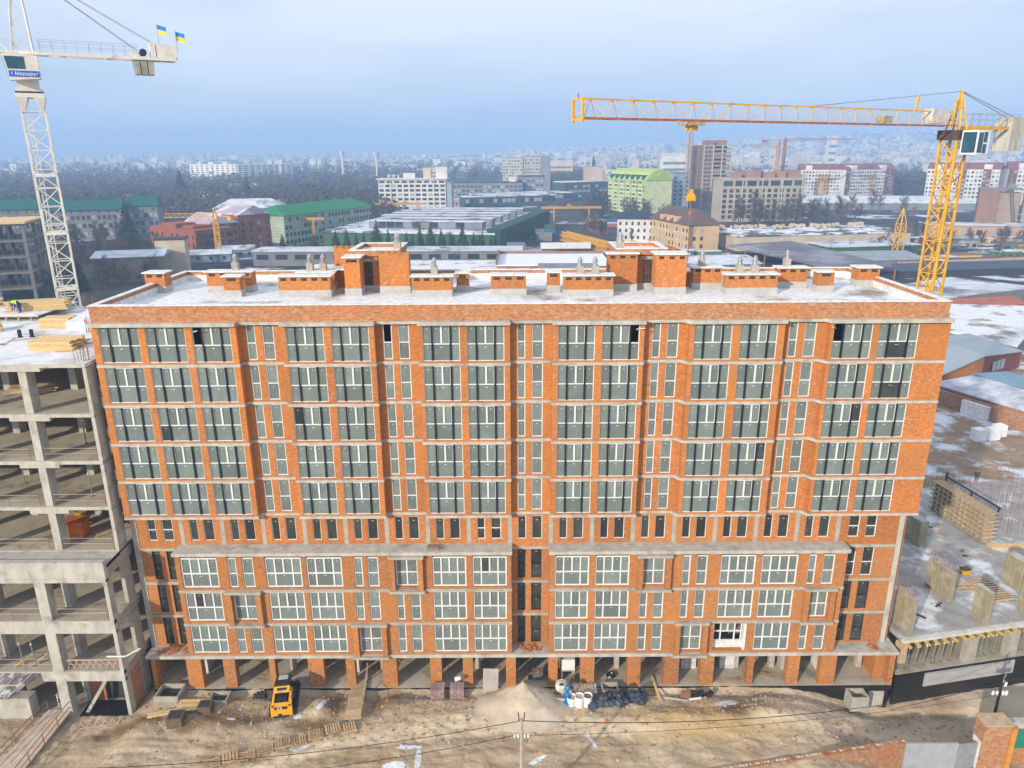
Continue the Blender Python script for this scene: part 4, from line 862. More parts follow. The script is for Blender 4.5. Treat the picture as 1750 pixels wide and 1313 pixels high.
for i in range(3): MB().hexa([(-10.7+i*.58,-.6,49.75),(-10.2+i*.58,-.6,49.75),(-10.2+i*.58,.6,49.75),(-10.7+i*.58,.6,49.75),(-10.8+i*.65,-.6,51.04),(-10.22+i*.65,-.6,51.04),(-10.22+i*.65,.6,51.04),(-10.8+i*.65,.6,51.04)]).obj('counterweight', CONC, wc)
hs = MB().box(-13.0,-11.1,-.7,.7,51.36,52.5).obj('winch_house', CR_W, wc); MB().box(-11.05,-10.6,-.75,.75,51.36,52.7).obj('control_panel', CR_W, wc); MB().tube((-9.95,-.5,51.75),(-9.95,.5,51.75),.33,10).obj('rope_drum', BLACKP, wc); MB().box(-9.4,-8.9,-.6,.6,51.36,51.95).obj('motor', CR_W, wc)
for s in (-.4,.4): MB().bar((-.4,s*.4,58.6),(-9.5,s,51.9),.05).obj('counter_pendant', CABLE, wc); MB().bar((-.4,s*.4,58.7),(-11.0,s,52.6),.04).obj('counter_pendant', CABLE, wc)
MB().bar((-.3,0,58.7),(22,0,52.4),.06).obj('jib_pendant', CABLE, wc)
FY, FB = surf('flag_yellow', (.80,.58,.02), (.72,.5,.02), 2), surf('flag_blue', (.01,.20,.62), (.01,.17,.55), 2)
def flag(x, y, z, label):
    f = thing('flag', label, 'flag', (x, y, z), R_(-10), 'flags on the white crane')
    MB().tube((0,0,0),(0,0,2.0),.03,6).obj('pole', STEEL, f)
    for nm, za, zb, m in (('blue_stripe', 1.55, 1.95, FB), ('yellow_stripe', 1.15, 1.55, FY)):
        b = MB(); n = 8
        for i in range(n+1):
            t = i/n; yy = .10*math.sin(t*6.0)*t; dz = -.28*t
            for o in (-.006,.006): b.v += [(t*.95, yy+o, za+dz), (t*.95, yy+o, zb+dz)]
        for i in range(n):
            k = i*4; b.f += [(k,k+4,k+5,k+1),(k+2,k+3,k+7,k+6)]; b.m += [0,0]
        b.f += [(0,1,3,2),(n*4,n*4+2,n*4+3,n*4+1)]; b.m += [0,0]
        b.obj(nm, m, f)
_c, _s = math.cos(R_(208.8)), math.sin(R_(208.8))
flag(-44.3-11.5*_c, 22-11.5*_s, 51.4, 'blue and yellow flag nearer the winch of the white crane')
flag(-44.3-13.1*_c, 22-13.1*_s, 50.9, 'blue and yellow flag at the very end of the white crane counter jib')
# ================================================================ things on the bare ground in front
SAND = surf('sand', (0.50, 0.425, 0.335), (0.42, 0.35, 0.27), 1.2, c3=(.56,.48,.38), s3=.5, bump=.5, bs=2.5)
def heap(name, x, y, rx, ry, h, mat, label, cat, seed=1, p=1.0, wob=.12):
    n, m = 40, 18; b = MB()
    for j in range(m+1):
        t = j/m
        for i in range(n):
            a = 2*math.pi*i/n
            w = 1+wob*nz(math.cos(a)*1.5, math.sin(a)*1.5, 1.0, seed)+.05*nz(math.cos(a)*5, math.sin(a)*5, 1.0, seed+9)
            rr = (1-t)*(1+.25*(1-t)**3); z = h*t**p
            px, py = x+math.cos(a)*rx*rr*w, y+math.sin(a)*ry*rr*w
            z += (.09*nz(px*1.3, py*1.3, 1, seed+2)+.05*nz(px*3.3, py*3.3, 1, seed+4))*min(1, t*4)*(h/1.5)
            b.v.append((px-x, py-y, ground_z(px, py)*(1-t)+ground_z(x, y)*t*.6+z-.12*(1-t)))
    for j in range(m):
        for i in range(n):
            i2 = (i+1) % n; b.f.append((j*n+i, j*n+i2, (j+1)*n+i2, (j+1)*n+i)); b.m.append(0)
    return b.obj(name, mat, None, smooth=True, loc=(x, y, 0), label=label, cat=cat)
heap('sand_pile', .7, -3.4, 3.7, 2.5, 2.3, SAND, 'tall cone of pale sand heaped against the ground floor of the brick block', 'sand pile', 3, 1.22)
# ---- skid steer loader, seen from behind
JY = surf('loader_yellow', (.76,.39,.012), (.66,.32,.012), 3, rough=.4, spec=.5, c3=(.34,.24,.13), s3=2.2, lo3=.56, hi3=.7)
JB = surf('loader_black', (.016,.016,.017), (.03,.03,.03), 4, rough=.5)
sk = thing('skid_steer_loader', 'yellow and black compact tracked loader with JCB on its tail', 'loader', (-17.95, -3.25, ground_z(-17.9,-3.3)+.02), R_(9))
# local +y points away from the camera (forward)
b = MB().hexa([(-.72,-1.45,.35),(.72,-1.45,.35),(.72,.9,.35),(-.72,.9,.35),(-.72,-1.45,1.15),(.72,-1.45,1.15),(.62,.9,1.05),(-.62,.9,1.05)]); b.obj('body', JB, sk)
tail = MB().hexa([(-.80,-1.68,.42),(.80,-1.68,.42),(.80,-1.30,.42),(-.80,-1.30,.42),(-.80,-1.62,1.28),(.80,-1.62,1.28),(.74,-1.34,1.38),(-.74,-1.34,1.38)]).obj('rear_door', JY, sk)
MB().box(-.5,.45,-1.66,-1.64,1.0,1.22).obj('name_plate', JB, tail); text_part('JCB', .26, WHITE, tail, (-.12,-1.672,1.11), (R_(90),0,0))
for s in (-1, 1): MB().box(s*.62-.08,s*.62+.08,-1.655,-1.63,1.22,1.38).obj('tail_light', surf('red_lens', (.45,.02,.02), (.35,.02,.02), 3, rough=.3), tail)
MB().box(-.62,.55,-1.72,-1.60,.30,.46).obj('bumper', JB, sk); MB().box(-.25,.0,-1.70,-1.60,.46,.62).obj('tow_hook', JB, sk)
MB().hexa([(-.42,-1.22,1.22),(.42,-1.22,1.22),(.42,-.3,1.22),(-.42,-.3,1.22),(-.40,-1.2,1.52),(.40,-1.2,1.52),(.34,-.3,1.62),(-.34,-.3,1.62)]).obj('engine_grille', JB, sk)
for s in (-1, 1):
    MB().hexa([(s*.66-.09,-1.3,1.2),(s*.66+.09,-1.3,1.2),(s*.66+.09,-.1,1.2),(s*.66-.09,-.1,1.2),(s*.62-.09,-1.2,1.5),(s*.62+.09,-1.2,1.5),(s*.62+.09,-.1,1.75),(s*.62-.09,-.1,1.75)]).obj('side_cowl', JY, sk)
    tk = MB().hexa([(s*.84-.16,-1.25,.05),(s*.84+.16,-1.25,.05),(s*.84+.16,.95,.05),(s*.84-.16,.95,.05),(s*.84-.16,-1.5,.42),(s*.84+.16,-1.5,.42),(s*.84+.16,1.2,.42),(s*.84-.16,1.2,.42)]).hexa([(s*.84-.16,-1.5,.42),(s*.84+.16,-1.5,.42),(s*.84+.16,1.2,.42),(s*.84-.16,1.2,.42),(s*.84-.16,-1.1,.72),(s*.84+.16,-1.1,.72),(s*.84+.16,.8,.72),(s*.84-.16,.8,.72)]).obj('track', JB, sk)
    for i in range(8): MB().box(s*.84-.18,s*.84+.18,-1.2+i*.3,-1.12+i*.3,.72,.76).obj('track_lug', JB, tk)
cabp = MB()
for x in (-.5,.5):
    for y0, y1 in ((-.35,-.25),(.85,.7)): cabp.bar((x,y0,1.2),(x*.95,y1,2.12),.09)
cabp.obj('cab_posts', JB, sk)
MB().box(-.52,.52,-.28,.75,1.25,2.05).obj('cab_glass', GLASS_D, sk)
rf = MB().hexa([(-.62,-.42,2.08),(.62,-.42,2.08),(.58,.85,2.08),(-.58,.85,2.08),(-.58,-.38,2.2),(.58,-.38,2.2),(.54,.8,2.2),(-.54,.8,2.2)]).obj('cab_roof', JB, sk)
MB().box(-.36,.36,.25,.72,2.2,2.225).obj('roof_window', RENDER_G, rf)
MB().hexa([(-.6,-.78,1.80),(.6,-.78,1.80),(.6,-.40,1.98),(-.6,-.40,1.98),(-.57,-.74,1.92),(.57,-.74,1.92),(.58,-.40,2.12),(-.58,-.40,2.12)]).obj('rear_hood', JY, sk)
MB().hexa([(-.36,-.68,1.945),(.36,-.68,1.945),(.36,-.52,2.04),(-.36,-.52,2.04),(-.36,-.69,1.965),(.36,-.69,1.965),(.36,-.53,2.06),(-.36,-.53,2.06)]).obj('hood_vent', JB, sk)
MB().bar((.86,-.9,1.5),(.86,1.4,1.05),.14,.2).bar((.86,1.4,1.05),(.86,1.75,.45),.12,.16).obj('loader_arm', JB, sk)
MB().hexa([(-.95,1.55,.1),(.95,1.55,.1),(.95,2.3,.08),(-.95,2.3,.08),(-.95,1.6,.75),(.95,1.6,.75),(.95,1.75,.75),(-.95,1.75,.75)]).obj('bucket', JB, sk)
# ---- plank bridge and pallet walkway
br = thing('plank_bridge', 'pale plank bridge leading from the ground into the brick block', 'bridge', (-12.35, -4.9, .1), R_(4))
for i in range(17):
    y = i*.26; z = y*.02; MB().box(-.62+random.uniform(-.05,.05),.62+random.uniform(-.05,.05),y,y+.235,z,z+.05).obj('plank', WOOD_O, br)
for s in (-.5,.5): MB().bar((s,0,-.08),(s,4.4,.02),.12).obj('bearer', WOOD_O, br)
MB().bar((.62,2.3,.1),(.75,4.3,1.6),.06).bar((.62,4.3,.1),(.75,4.35,1.7),.07).bar((.62,.6,.6),(.7,4.3,1.4),.05).obj('handrail', WOOD_O, br)
PALW = surf('pallet_wood', (.50,.35,.21), (.38,.255,.145), 3, tint=.25)
def pallet(x, y, rz, L, Wd, n, along, idx):
    t = thing('pallet', '', 'pallet', (x, y, ground_z(x, y)+.12), rz, 'pallets laid as a walkway over the mud')
    if along:
        for i in range(n): MB().box(-L/2,L/2,-Wd/2+i*Wd/n+.02,-Wd/2+(i+.68)*Wd/n,.1,.13).obj('slat', PALW, t)
        for s in (-L/2,-.05,L/2-.1): MB().box(s,s+.1,-Wd/2,Wd/2,0,.1).obj('bearer', PALW, t)
    else:
        for i in range(n): MB().box(-L/2+i*L/n+.015,-L/2+(i+.74)*L/n,-Wd/2+random.uniform(-.03,.03),Wd/2+random.uniform(-.03,.03),.1,.13).obj('slat', PALW, t)
        for s in (-Wd/2,-.05,Wd/2-.1): MB().box(-L/2,L/2,s,s+.1,0,.1).obj('bearer', PALW, t)
    t['label'] = idx; return t
NTH = ['first','second','third','fourth','fifth','sixth','seventh','eighth','ninth']
px0, py0, px1, py1 = -22.0, -9.35, -11.9, -5.45
for i in range(9):
    t = (i+.5)/9; x, y = px0+(px1-px0)*t, py0+(py1-py0)*t + .15*math.sin(i*2.1)
    al = i in (0, 2, 3)
    pallet(x, y, R_(20)+random.uniform(-.06,.06), 1.14, .92, 4 if al else (6 if i != 1 else 5), al, f'weathered pallet of the muddy walkway, {NTH[8-i]} one counted from the plank bridge')
# ---- pallets of paving stones, panels, mixer corner
PAV = surf('mauve_pavers', (.34,.24,.24), (.26,.18,.19), 4, tint=.25)
pv_ = MB().box(-.5,.5,-.5,.5,0,1).mesh('paver_layer', PAV)
for x, y, t in ((-6.1,-2.05,'left of its twin under the brick arcade'), (-4.55,-1.95,'next to the leaning board by the sand')):
    p = thing('paver_stack', f'shrink wrapped block of mauve paving stones {t}', 'paving stones', (x, y, ground_z(x,y)+.05), .02, 'stacks of paving stones')
    MB().box(-.58,.58,-.5,.5,0,.12).obj('pallet', WOOD_O, p)
    for k in range(6):
        for c in range(4): put('paver', pv_, p, (-.42+c*.28, 0, .12+k*.15), scale=(.27,.95,.14))
sp = thing('sack', 'white sack slumped on top of the mauve paving stones', 'sack', (-4.5,-1.9,1.12))
MB().tube((-.2,0,.15),(.25,.05,.25),.2,10,.14).obj('body', WHITE, sp)
MB().box(-.62,.62,-.03,.03,0,2.0).box(-.55,.55,.03,.09,.3,.4).obj('leaning_board', surf('grey_ply', (.40,.38,.34), (.33,.31,.27), 2), None, loc=(-1.9,-1.75,ground_z(-1.9,-1.8)), label='grey plywood board leaning against the arcade beside the sand pile', cat='board').rotation_euler = (R_(-25),0,R_(-3))
mxr = thing('cement_mixer', 'pale cement mixer drum on a stand beside the sand pile', 'cement mixer', (3.75,-2.3,ground_z(3.75,-2.3)+.1))
b = MB().tube((0,.15,.95),(0,-.28,1.3),.42,14,.5).tube((0,-.28,1.3),(0,-.5,1.55),.5,14,.26); b.obj('drum', surf('mixer_paint', (.62,.60,.56), (.45,.42,.38), 3), mxr)
MB().tube((0,-.505,1.556),(0,-.50,1.552),.2,12).obj('drum_mouth', VOID, mxr)
for s in (-.4,.4): MB().bar((s,.3,0),(s*.8,.1,.9),.06).bar((s,-.4,0),(s*.8,0,.9),.06).obj('leg', RUST, mxr)
MB().box(.3,.6,-.1,.35,.6,1.0).obj('motor_box', ORANGE, mxr)
tro = thing('mixing_trough', 'open grey mortar trough below the cement mixer', 'trough', (3.95,-2.75,ground_z(3.9,-2.7)))
MB().box(-.9,.9,-.5,-.42,0,.55).box(-.9,.9,.42,.5,0,.55).box(-.9,-.82,-.42,.42,0,.55).box(.82,.9,-.42,.42,0,.55).obj('sides', CONC_L, tro); MB().box(-.82,.82,-.42,.42,0,.25).obj('mortar', CONC, tro)
blu = thing('blue_tarp', 'bright blue crumpled tarpaulin hanging over the mortar trough', 'tarpaulin', (4.15,-3.25,ground_z(4.1,-3.2)))
b = MB()
for i in range(9):
    z = 1.55-i*.18; r = .14+.09*math.sin(i*1.9)+.02*i
    b.tube((.05*math.sin(i*2),.25-i*.05,z),(.05*math.sin(i*2+2),.2-i*.05,z-.22),r,7,.14+.09*math.sin(i*1.9+1.9))
b.obj('cloth', surf('blue_tarp', (.01,.24,.60), (.01,.17,.5), 4, rough=.4), blu)
for i, (x, y, h, t) in enumerate(((4.5,-3.35,.75,'left of the two taller ones'),(5.1,-3.45,.95,'in the middle of three'),(5.75,-3.4,.95,'nearest the black rubbish bags'))):
    bg = thing('rubble_bag', f'white builder bag standing by the mixer, {t}', 'bag', (x,y,ground_z(x,y)+.02), group='white builder bags')
    MB().tube((0,0,0),(0,0,h),.34,12,.37,cap=False).tube((0,0,h),(0,0,h-.1),.37,12,.3,cap=False).tube((0,0,.01),(0,0,0),.34,12).obj('bag', WHITE, bg); MB().tube((0,0,h-.16),(0,0,h-.13),.34,12).obj('fill', SAND if i < 2 else RUST, bg)
tub = thing('grey_skip_tub', 'big pale grey tub filled with timber beside the cement mixer', 'tub', (5.7,-1.95,ground_z(5.7,-1.9)))
MB().hexa([(-.75,-.45,0),(.75,-.45,0),(.75,.45,0),(-.75,.45,0),(-.92,-.55,.75),(.92,-.55,.75),(.92,.55,.75),(-.92,.55,.75)]).obj('shell', surf('pale_blue_grey', (.50,.54,.58), (.42,.46,.5), 3), tub)
for i in range(5): MB().box(-.6+i*.26,-.4+i*.26,-.45,.4,.75,.82).obj('timber', WOOD_O, tub)
def pit_box(x, y, label, w=1.4, d=1.2, h=.7, z=None):
    p = thing('concrete_light_well', label, 'concrete box', (x, y, (ground_z(x,y) if z is None else z)))
    MB().box(-w/2,w/2,-d/2,-d/2+.12,0,h).obj('side', CONC, p); MB().box(-w/2,w/2,d/2-.12,d/2,0,h).obj('side', CONC, p)
    MB().box(-w/2,-w/2+.12,-d/2+.12,d/2-.12,0,h).obj('side', CONC, p); MB().box(w/2-.12,w/2,-d/2+.12,d/2-.12,0,h).obj('side', CONC, p)
    MB().box(-w/2+.12,w/2-.12,-d/2+.12,d/2-.12,.02,.1).obj('dark_floor', VOID, p)
pit_box(7.7,-1.75,'open concrete light well beside the black rubbish bags',1.35,1.1,.75)
pit_box(-27.5,-2.0,'open concrete light well nearest the concrete frame',1.9,1.6,.5)
pit_box(-23.3,-2.7,'dark steel edged light well beside the lumber on the mud',1.5,1.2,.5)
pit_box(27.6,-1.9,'open concrete light well where the ground falls away by the black wall',1.4,1.2,1.3,-1.55)
# shiny black rubbish bags, each its own lump
BAGM = surf('bin_bag', (.022,.034,.055), (.06,.08,.115), 5, rough=.3, tint=.4, spec=.6, bump=.8, bs=9)
def bag_mesh(seed):
    b = MB(); n, m = 12, 8
    for j in range(m+1):
        ph = math.pi*j/m
        for i in range(n):
            a = 2*math.pi*i/n; d = Vector((math.sin(ph)*math.cos(a), math.sin(ph)*math.sin(a), math.cos(ph)))
            r = .42*(1+.28*mnoise.noise(d*2.2+Vector((seed*7,0,0)))+.14*mnoise.noise(d*6+Vector((seed*3,5,0))))
            b.v.append((d.x*r*1.15, d.y*r, max(-.22, d.z*r*.8)))
    for j in range(m):
        for i in range(n): b.f.append((j*n+i,(j+1)*n+i,(j+1)*n+(i+1)%n,j*n+(i+1)%n)); b.m.append(0)
    b.tube((0,0,.3),(.05,.03,.5),.06,6,.1)
    return b.mesh('rubbish_bag', BAGM)
bm_ = [bag_mesh(i) for i in range(5)]
k = 0
for i in range(34):
    t = i/33; x = 6.0+t*4.4+random.uniform(-.2,.2); y = -3.3+.55*t+random.uniform(-.55,.5); lay = 1 if i % 3 == 0 and .15 < t < .95 else 0
    put('rubbish_bag', bm_[i % 5], None, (x, y, ground_z(x,y)+.25+lay*.45), random.random()*6, (random.uniform(.6,.95),)*3, label='shiny black rubbish bag in the heap below the arcade', cat='rubbish bag', group='heap of black rubbish bags')
pl = slat_panel('slatted_pallet', 11.0,-1.75,ground_z(11,-1.8)+.1,1.57,1.4,1.1,6,'bare slatted pallet leaning in the trench under the arcade',cat='pallet')
MB().box(-.09,.09,0,3.0,0,.05).box(-.09,.09,1.4,1.5,-.05,0).obj('long_plank', WOOD, None, loc=(11.5,-3.0,ground_z(11.4,-3)+.12), rz=.06, label='long pale plank spanning the trench into the arcade', cat='plank')
tp = thing('black_tarp', 'black plastic sheet crumpled on the ground beside brown boards', 'tarpaulin', (14.8,-2.4,ground_z(14.8,-2.4)))
b = MB()
for i in range(8): b.tube((-.6+i*.18,.25*math.sin(i*1.7),.12),(-.45+i*.2,.25*math.sin(i*1.7+1.7),.25+.15*math.sin(i*2.3)),.16,6,.22)
b.obj('sheet', BLACKP, tp)
for i, (x, y, rz, t) in enumerate(((13.5,-2.2,1.2,'against the black plastic sheet'),(13.9,-2.25,1.35,'beside its twin near the black sheet'))): MB().box(-.6,.6,-.22,.22,0,.05).box(-.5,.5,-.2,.2,.05,.08).obj('brown_board', surf('brown_board',(.40,.24,.13),(.32,.18,.1),3), None, loc=(x,y,ground_z(x,y)+.12), rz=rz, label=f'wide brown board lying {t}', cat='board')
MB().tube((0,0,0),(2.3,-.55,.02),.07,8).tube((2.3,-.55,.02),(2.9,-.6,.05),.07,8).obj('grey_pipe', RENDER_G, None, loc=(11.7,-2.45,ground_z(12,-2.5)+.1), label='long pale grey pipe lying on the ground by the brown boards', cat='pipe')
MB().box(0,1.0,-.09,.09,0,.05).box(0,1.0,-.02,.02,.05,.1).obj('white_profile', WHITE, None, loc=(13.8,-3.05,ground_z(14,-3)+.08), rz=.2, label='bright white strip lying in front of the black plastic sheet', cat='profile')
# lumber and boxes in the mud near the concrete frame
for i, (x, y, rz, L, w, t) in enumerate(((-26.2,-4.4,.26,3.6,.5,'longest one in the mud'),(-24.9,-3.35,.03,2.4,.36,'uppermost one by the dark pit'),(-25.3,-3.85,.03,1.6,.32,'short one between two longer planks'),(-26.6,-4.6,.28,2.6,.22,'lowest one over the plywood box'))):
    MB().box(-L/2,L/2,-w/2,w/2,0,.06).box(-L/2+.2,-L/2+.3,-w/2,w/2,-.06,0).box(L/2-.3,L/2-.2,-w/2,w/2,-.06,0).obj('pale_plank', WOOD, None, loc=(x,y,ground_z(x,y)+.45+.04*i), rz=rz, label=f'fresh pale plank lying on supports, {t}', cat='plank', group='pale planks on the mud')
for x, y, s, t in ((-25.6,-5.2,1.15,'below the pale planks'),(-23.9,-3.9,1.0,'behind the pale planks')):
    c = thing('plywood_box', f'dark old plywood formwork box on the mud {t}', 'box', (x,y,ground_z(x,y)-.05), .05)
    MB().box(-.5*s,.5*s,-.45*s,.45*s,0,.75*s).obj('shell', surf('old_dark_ply', (.17,.12,.08), (.11,.08,.055), 3), c); MB().box(-.4*s,.4*s,-.35*s,.35*s,.75*s,.76*s).obj('dark_opening', VOID, c)
for i in range(3): MB().tube((0,0,0),(0,0,.35),.3,9,.22).tube((.1,.1,.3),(.2,.1,.5),.18,7,.1).obj('soil_clod', VOID, None, loc=(-20.6+i*.25,-2.2+.1*i,ground_z(-20.5,-2.2)), label='dark heap of tarred waste against the footing', cat='waste', group='dark waste by the footing')
# ---- things inside the arcade
wt = thing('water_tank', 'white cube water tank on a timber frame inside the arcade', 'tank', (4.4,-.2,.02))
MB().box(-.55,.55,-.5,.5,1.1,2.1).obj('tank', WHITE, wt)
for x in (-.5,.5):
    for y in (-.45,.45): MB().box(x-.05,x+.05,y-.05,y+.05,0,1.1).obj('leg', WOOD_O, wt)
MB().box(-.6,.6,-.55,.55,1.02,1.1).obj('shelf', WOOD_O, wt)
wb_ = thing('wheelbarrow', 'tipped wheelbarrow with bricks standing in the arcade', 'wheelbarrow', (1.9,-.4,.02))
MB().hexa([(-.25,-.3,.35),(.3,-.3,.35),(.3,.3,.35),(-.25,.3,.35),(-.4,-.42,.75),(.5,-.42,.85),(.5,.42,.85),(-.4,.42,.75)]).obj('tray', STEEL, wb_); MB().tube((-.55,-.06,.2),(-.55,.06,.2),.2,12).obj('wheel', BLACKP, wb_)
for s in (-.28,.28): MB().bar((-.55,s*.3,.2),(.9,s,.55),.04).obj('handle', RUST, wb_)
MB().box(-.1,.2,-.2,.2,.6,.85).obj('bricks', ORANGE, wb_)
def torus(b, c, R, r, n=14, m=6):
    k = len(b.v)
    for i in range(n):
        a = 2*math.pi*i/n
        for j in range(m):
            t = 2*math.pi*j/m; b.v.append((c[0]+(R+r*math.cos(t))*math.cos(a), c[1]+(R+r*math.cos(t))*math.sin(a), c[2]+r*math.sin(t)))
    for i in range(n):
        for j in range(m): b.f.append((k+i*m+j, k+((i+1)%n)*m+j, k+((i+1)%n)*m+(j+1)%m, k+i*m+(j+1)%m)); b.m.append(0)
b = MB(); torus(b, (0,0,.12), .3, .1); b.obj('hose_coil', BLACKP, None, loc=(8.0,-.1,.03), label='black hose coil lying on the dusty floor inside the arcade', cat='hose')  # plain black torus of tyre proportions
for x, t in ((17.2,'behind the open bay'),(14.0,'behind the third bay')):
    bb = thing('block_stack', f'pale stack of aerated blocks standing in the arcade {t}', 'blocks', (x,.8,.02))
    for i in range(2):
        for j in range(2):
            for q in range(4): MB().box(i*.62,i*.62+.6,j*.32,j*.32+.3,q*.3,q*.3+.28).obj('block', SNOW_CAP, bb)
# broken brick on the podium ends
BR = MB().box(-.12,.12,-.06,.06,0,.065).mesh('broken_brick', ORANGE)
BR2 = MB().box(-.12,.12,-.06,.06,0,.065).mesh('broken_brick', BRICK)
for cx, cy, sx, n, lab in ((-27.4,-.7,1.1,42,'left end of the podium'),(1.3,-.65,.8,26,'recess of the stair strip'),(29.0,-.55,.35,16,'bare end of the podium')):
    g = thing('brick_rubble', f'scatter of broken orange bricks on the podium ledge at the {lab}' if 'end' in lab else f'scatter of broken bricks on the ledge in the {lab}', 'rubble', (cx,cy,3.15))
    for i in range(n): 
        o = put('brick', random.choice((BR, BR2)), g, (random.gauss(0,sx*.5), random.gauss(0,.2), random.uniform(0,.12)), random.random()*6); o.rotation_euler = (random.uniform(-.5,.5), random.uniform(-.5,.5), random.random()*6)
MB().box(-.45,.45,-.3,.3,0,.22).box(-.3,.3,-.2,.2,.22,.24).obj('brick_pallet', surf('dull_brown',(.28,.2,.15),(.2,.14,.1),3), None, loc=(-6.1,-.85,12.42), label='small brown timber tray on the long concrete terrace', cat='tray')
# ---- utility poles and wires
up1 = thing('utility_pole', 'grey concrete utility pole with insulators rising at the bottom edge', 'utility pole', (.45,-14.0,0))
MB().tube((0,0,-.2),(0,0,8.2),.14,8,.095).obj('shaft', CONC, up1); MB().box(-.45,.45,-.05,.05,6.75,6.85).obj('crossarm', STEEL, up1)
for x in (-.42,-.2,.2,.42): MB().tube((x,0,6.85),(x,0,7.05),.06,8).obj('insulator', WHITE, up1)
for x in (-.14,.14): MB().bar((x,0,8.1),(x*1.4,0,8.7),.06).obj('bracket', BLACKP, up1)
up2 = thing('utility_pole', 'slim dark utility pole with white insulators by the brick gate pier', 'utility pole', (36.4,-5.2,-2.2))
MB().tube((0,0,0),(0,0,6.0),.13,8,.09).obj('shaft', BLACKP, up2); MB().box(-.6,.6,-.05,.05,4.4,4.5).obj('crossarm', RUST, up2)
for x,z in ((-.5,4.5),(-.2,4.5),(.25,4.5),(.5,4.5),(0,5.6),(.3,5.3)): MB().tube((x,0,z),(x+.04,0,z+.32),.09,8).obj('insulator', WHITE, up2)
MB().bar((0,0,5.2),(.35,0,5.3),.06).bar((0,0,5.9),(.2,0,6.3),.06).obj('bracket', STEEL, up2)
def wire(p, q, sag, label, r=.022):
    b = MB(); n = 22; P = [Vector(p).lerp(Vector(q), i/n)-Vector((0,0,sag*4*(i/n)*(1-i/n))) for i in range(n+1)]
    for a, c in zip(P, P[1:]): b.tube(a, c, r, 4, cap=False)
    b.obj('power_line', BLACKP, None, label=label, cat='wire', group='overhead wires')
wire((.45,-14,8.1),(36.4,-5.2,3.3),1.3,'thicker black overhead wire from the concrete pole to the dark pole',.024)
wire((.45,-14,8.1),(-30,-20,10.5),1.0,'upper black overhead wire running off at the left from the concrete pole',.02)
wire((.05,-14,7.0),(-30,-20.5,9.4),1.0,'lower black overhead wire running off at the left from the concrete pole',.017)
wire((.85,-14,7.0),(36.8,-5.2,2.4),.8,'thin lower wire from the concrete pole to the dark pole',.014)
wire((36.4,-5.2,3.6),(29.5,-3.4,-.6),.15,'thin pale wire from the dark pole to the black foundation wall',.02)
wire((36.4,-5.2,3.6),(60,-4,4.6),.3,'overhead wire leaving the dark pole towards the picture edge',.025)
# ---- boundary wall, gate and pier at the bottom corner
bw = thing('boundary_wall', 'worn brick boundary wall with snowy rubble on top at the bottom edge', 'wall')
MB().hexa([(9,-10.9,-2.6),(28.4,-7.75,-2.6),(28.4,-7.3,-2.6),(9,-10.45,-2.6),(9,-10.9,.0),(28.4,-7.75,.25),(28.4,-7.3,.25),(9,-10.45,.0)]).obj('brickwork', BRICK_OLD, bw)
b = MB()
for i in range(60):
    t = random.random(); x, y, z = 9+19.4*t, -10.65+3.15*t, .0+.25*t; s = random.uniform(.03,.09)
    b.hexa([(x-s*1.5,y-s,z-.04),(x+s*1.5,y-s,z-.04),(x+s*1.5,y+s,z-.04),(x-s*1.5,y+s,z-.04),(x-s,y-s*.6,z+s),(x+s,y-s*.6,z+s),(x+s,y+s*.6,z+s),(x-s,y+s*.6,z+s)])
rb_ = b.obj('rubble_coping', RENDER_G, bw, kind='stuff')
gt = thing('metal_gate', 'grey corrugated metal gate in the brick boundary wall', 'gate', (28.45,-7.7,-2.4))
GR = surf('grey_sheet', (.36,.40,.44), (.30,.33,.37), 1.5, rough=.4)
for i in range(16): MB().box(i*.24,i*.24+.12,-.03,.03,.1,2.6).box(i*.24+.12,i*.24+.24,-.055,.005,.1,2.6).obj('sheet', GR, gt)
MB().box(0,3.84,.03,.08,2.5,2.6).obj('rail', GR, gt); MB().box(-.08,0,-.08,.08,0,2.75).obj('post', STEEL, gt)
g2 = thing('metal_gate', 'plain dark grey gate leaf half open beside the brick pier', 'gate', (32.4,-7.6,-2.4), R_(8))
MB().box(0,1.75,-.03,.03,.1,2.35).obj('leaf', surf('dark_grey_sheet',(.26,.29,.32),(.2,.23,.26),1.5), g2); MB().box(0,1.75,.03,.07,2.25,2.35).obj('rail', STEEL, g2)
pr_ = thing('brick_pier', 'tall worn brick gate pier with a white board on its side', 'pier', (34.4,-7.1,-2.4))
MB().box(-.4,1.5,-.6,.5,0,4.1).obj('shaft', BRICK_OLD, pr_); MB().box(-.5,1.6,-.7,.6,4.1,4.22).obj('cap', WOOD_O, pr_); MB().box(-.46,-.41,-.5,.35,.2,2.6).obj('white_board', SNOW_CAP, pr_)
MB().box(1.52,1.85,-.75,-.5,.3,3.9).obj('orange_board', surf('orange_board',(.62,.28,.05),(.5,.22,.04),2), pr_)
gs = thing('gatehouse_wall', 'brick wall with a green panel and concrete beam at the bottom corner', 'wall', (36.3,-7.0,-2.4))
MB().box(0,10,0,.5,0,3.4).obj('brickwork', BRICK_OLD, gs); MB().box(-.2,10,-.15,.6,3.4,3.7).obj('beam', CONC_L, gs); MB().box(.35,3.4,-.05,-.003,1.5,3.15).obj('green_panel', surf('green_sheet',(.02,.22,.14),(.02,.18,.12),2,rough=.4), gs)

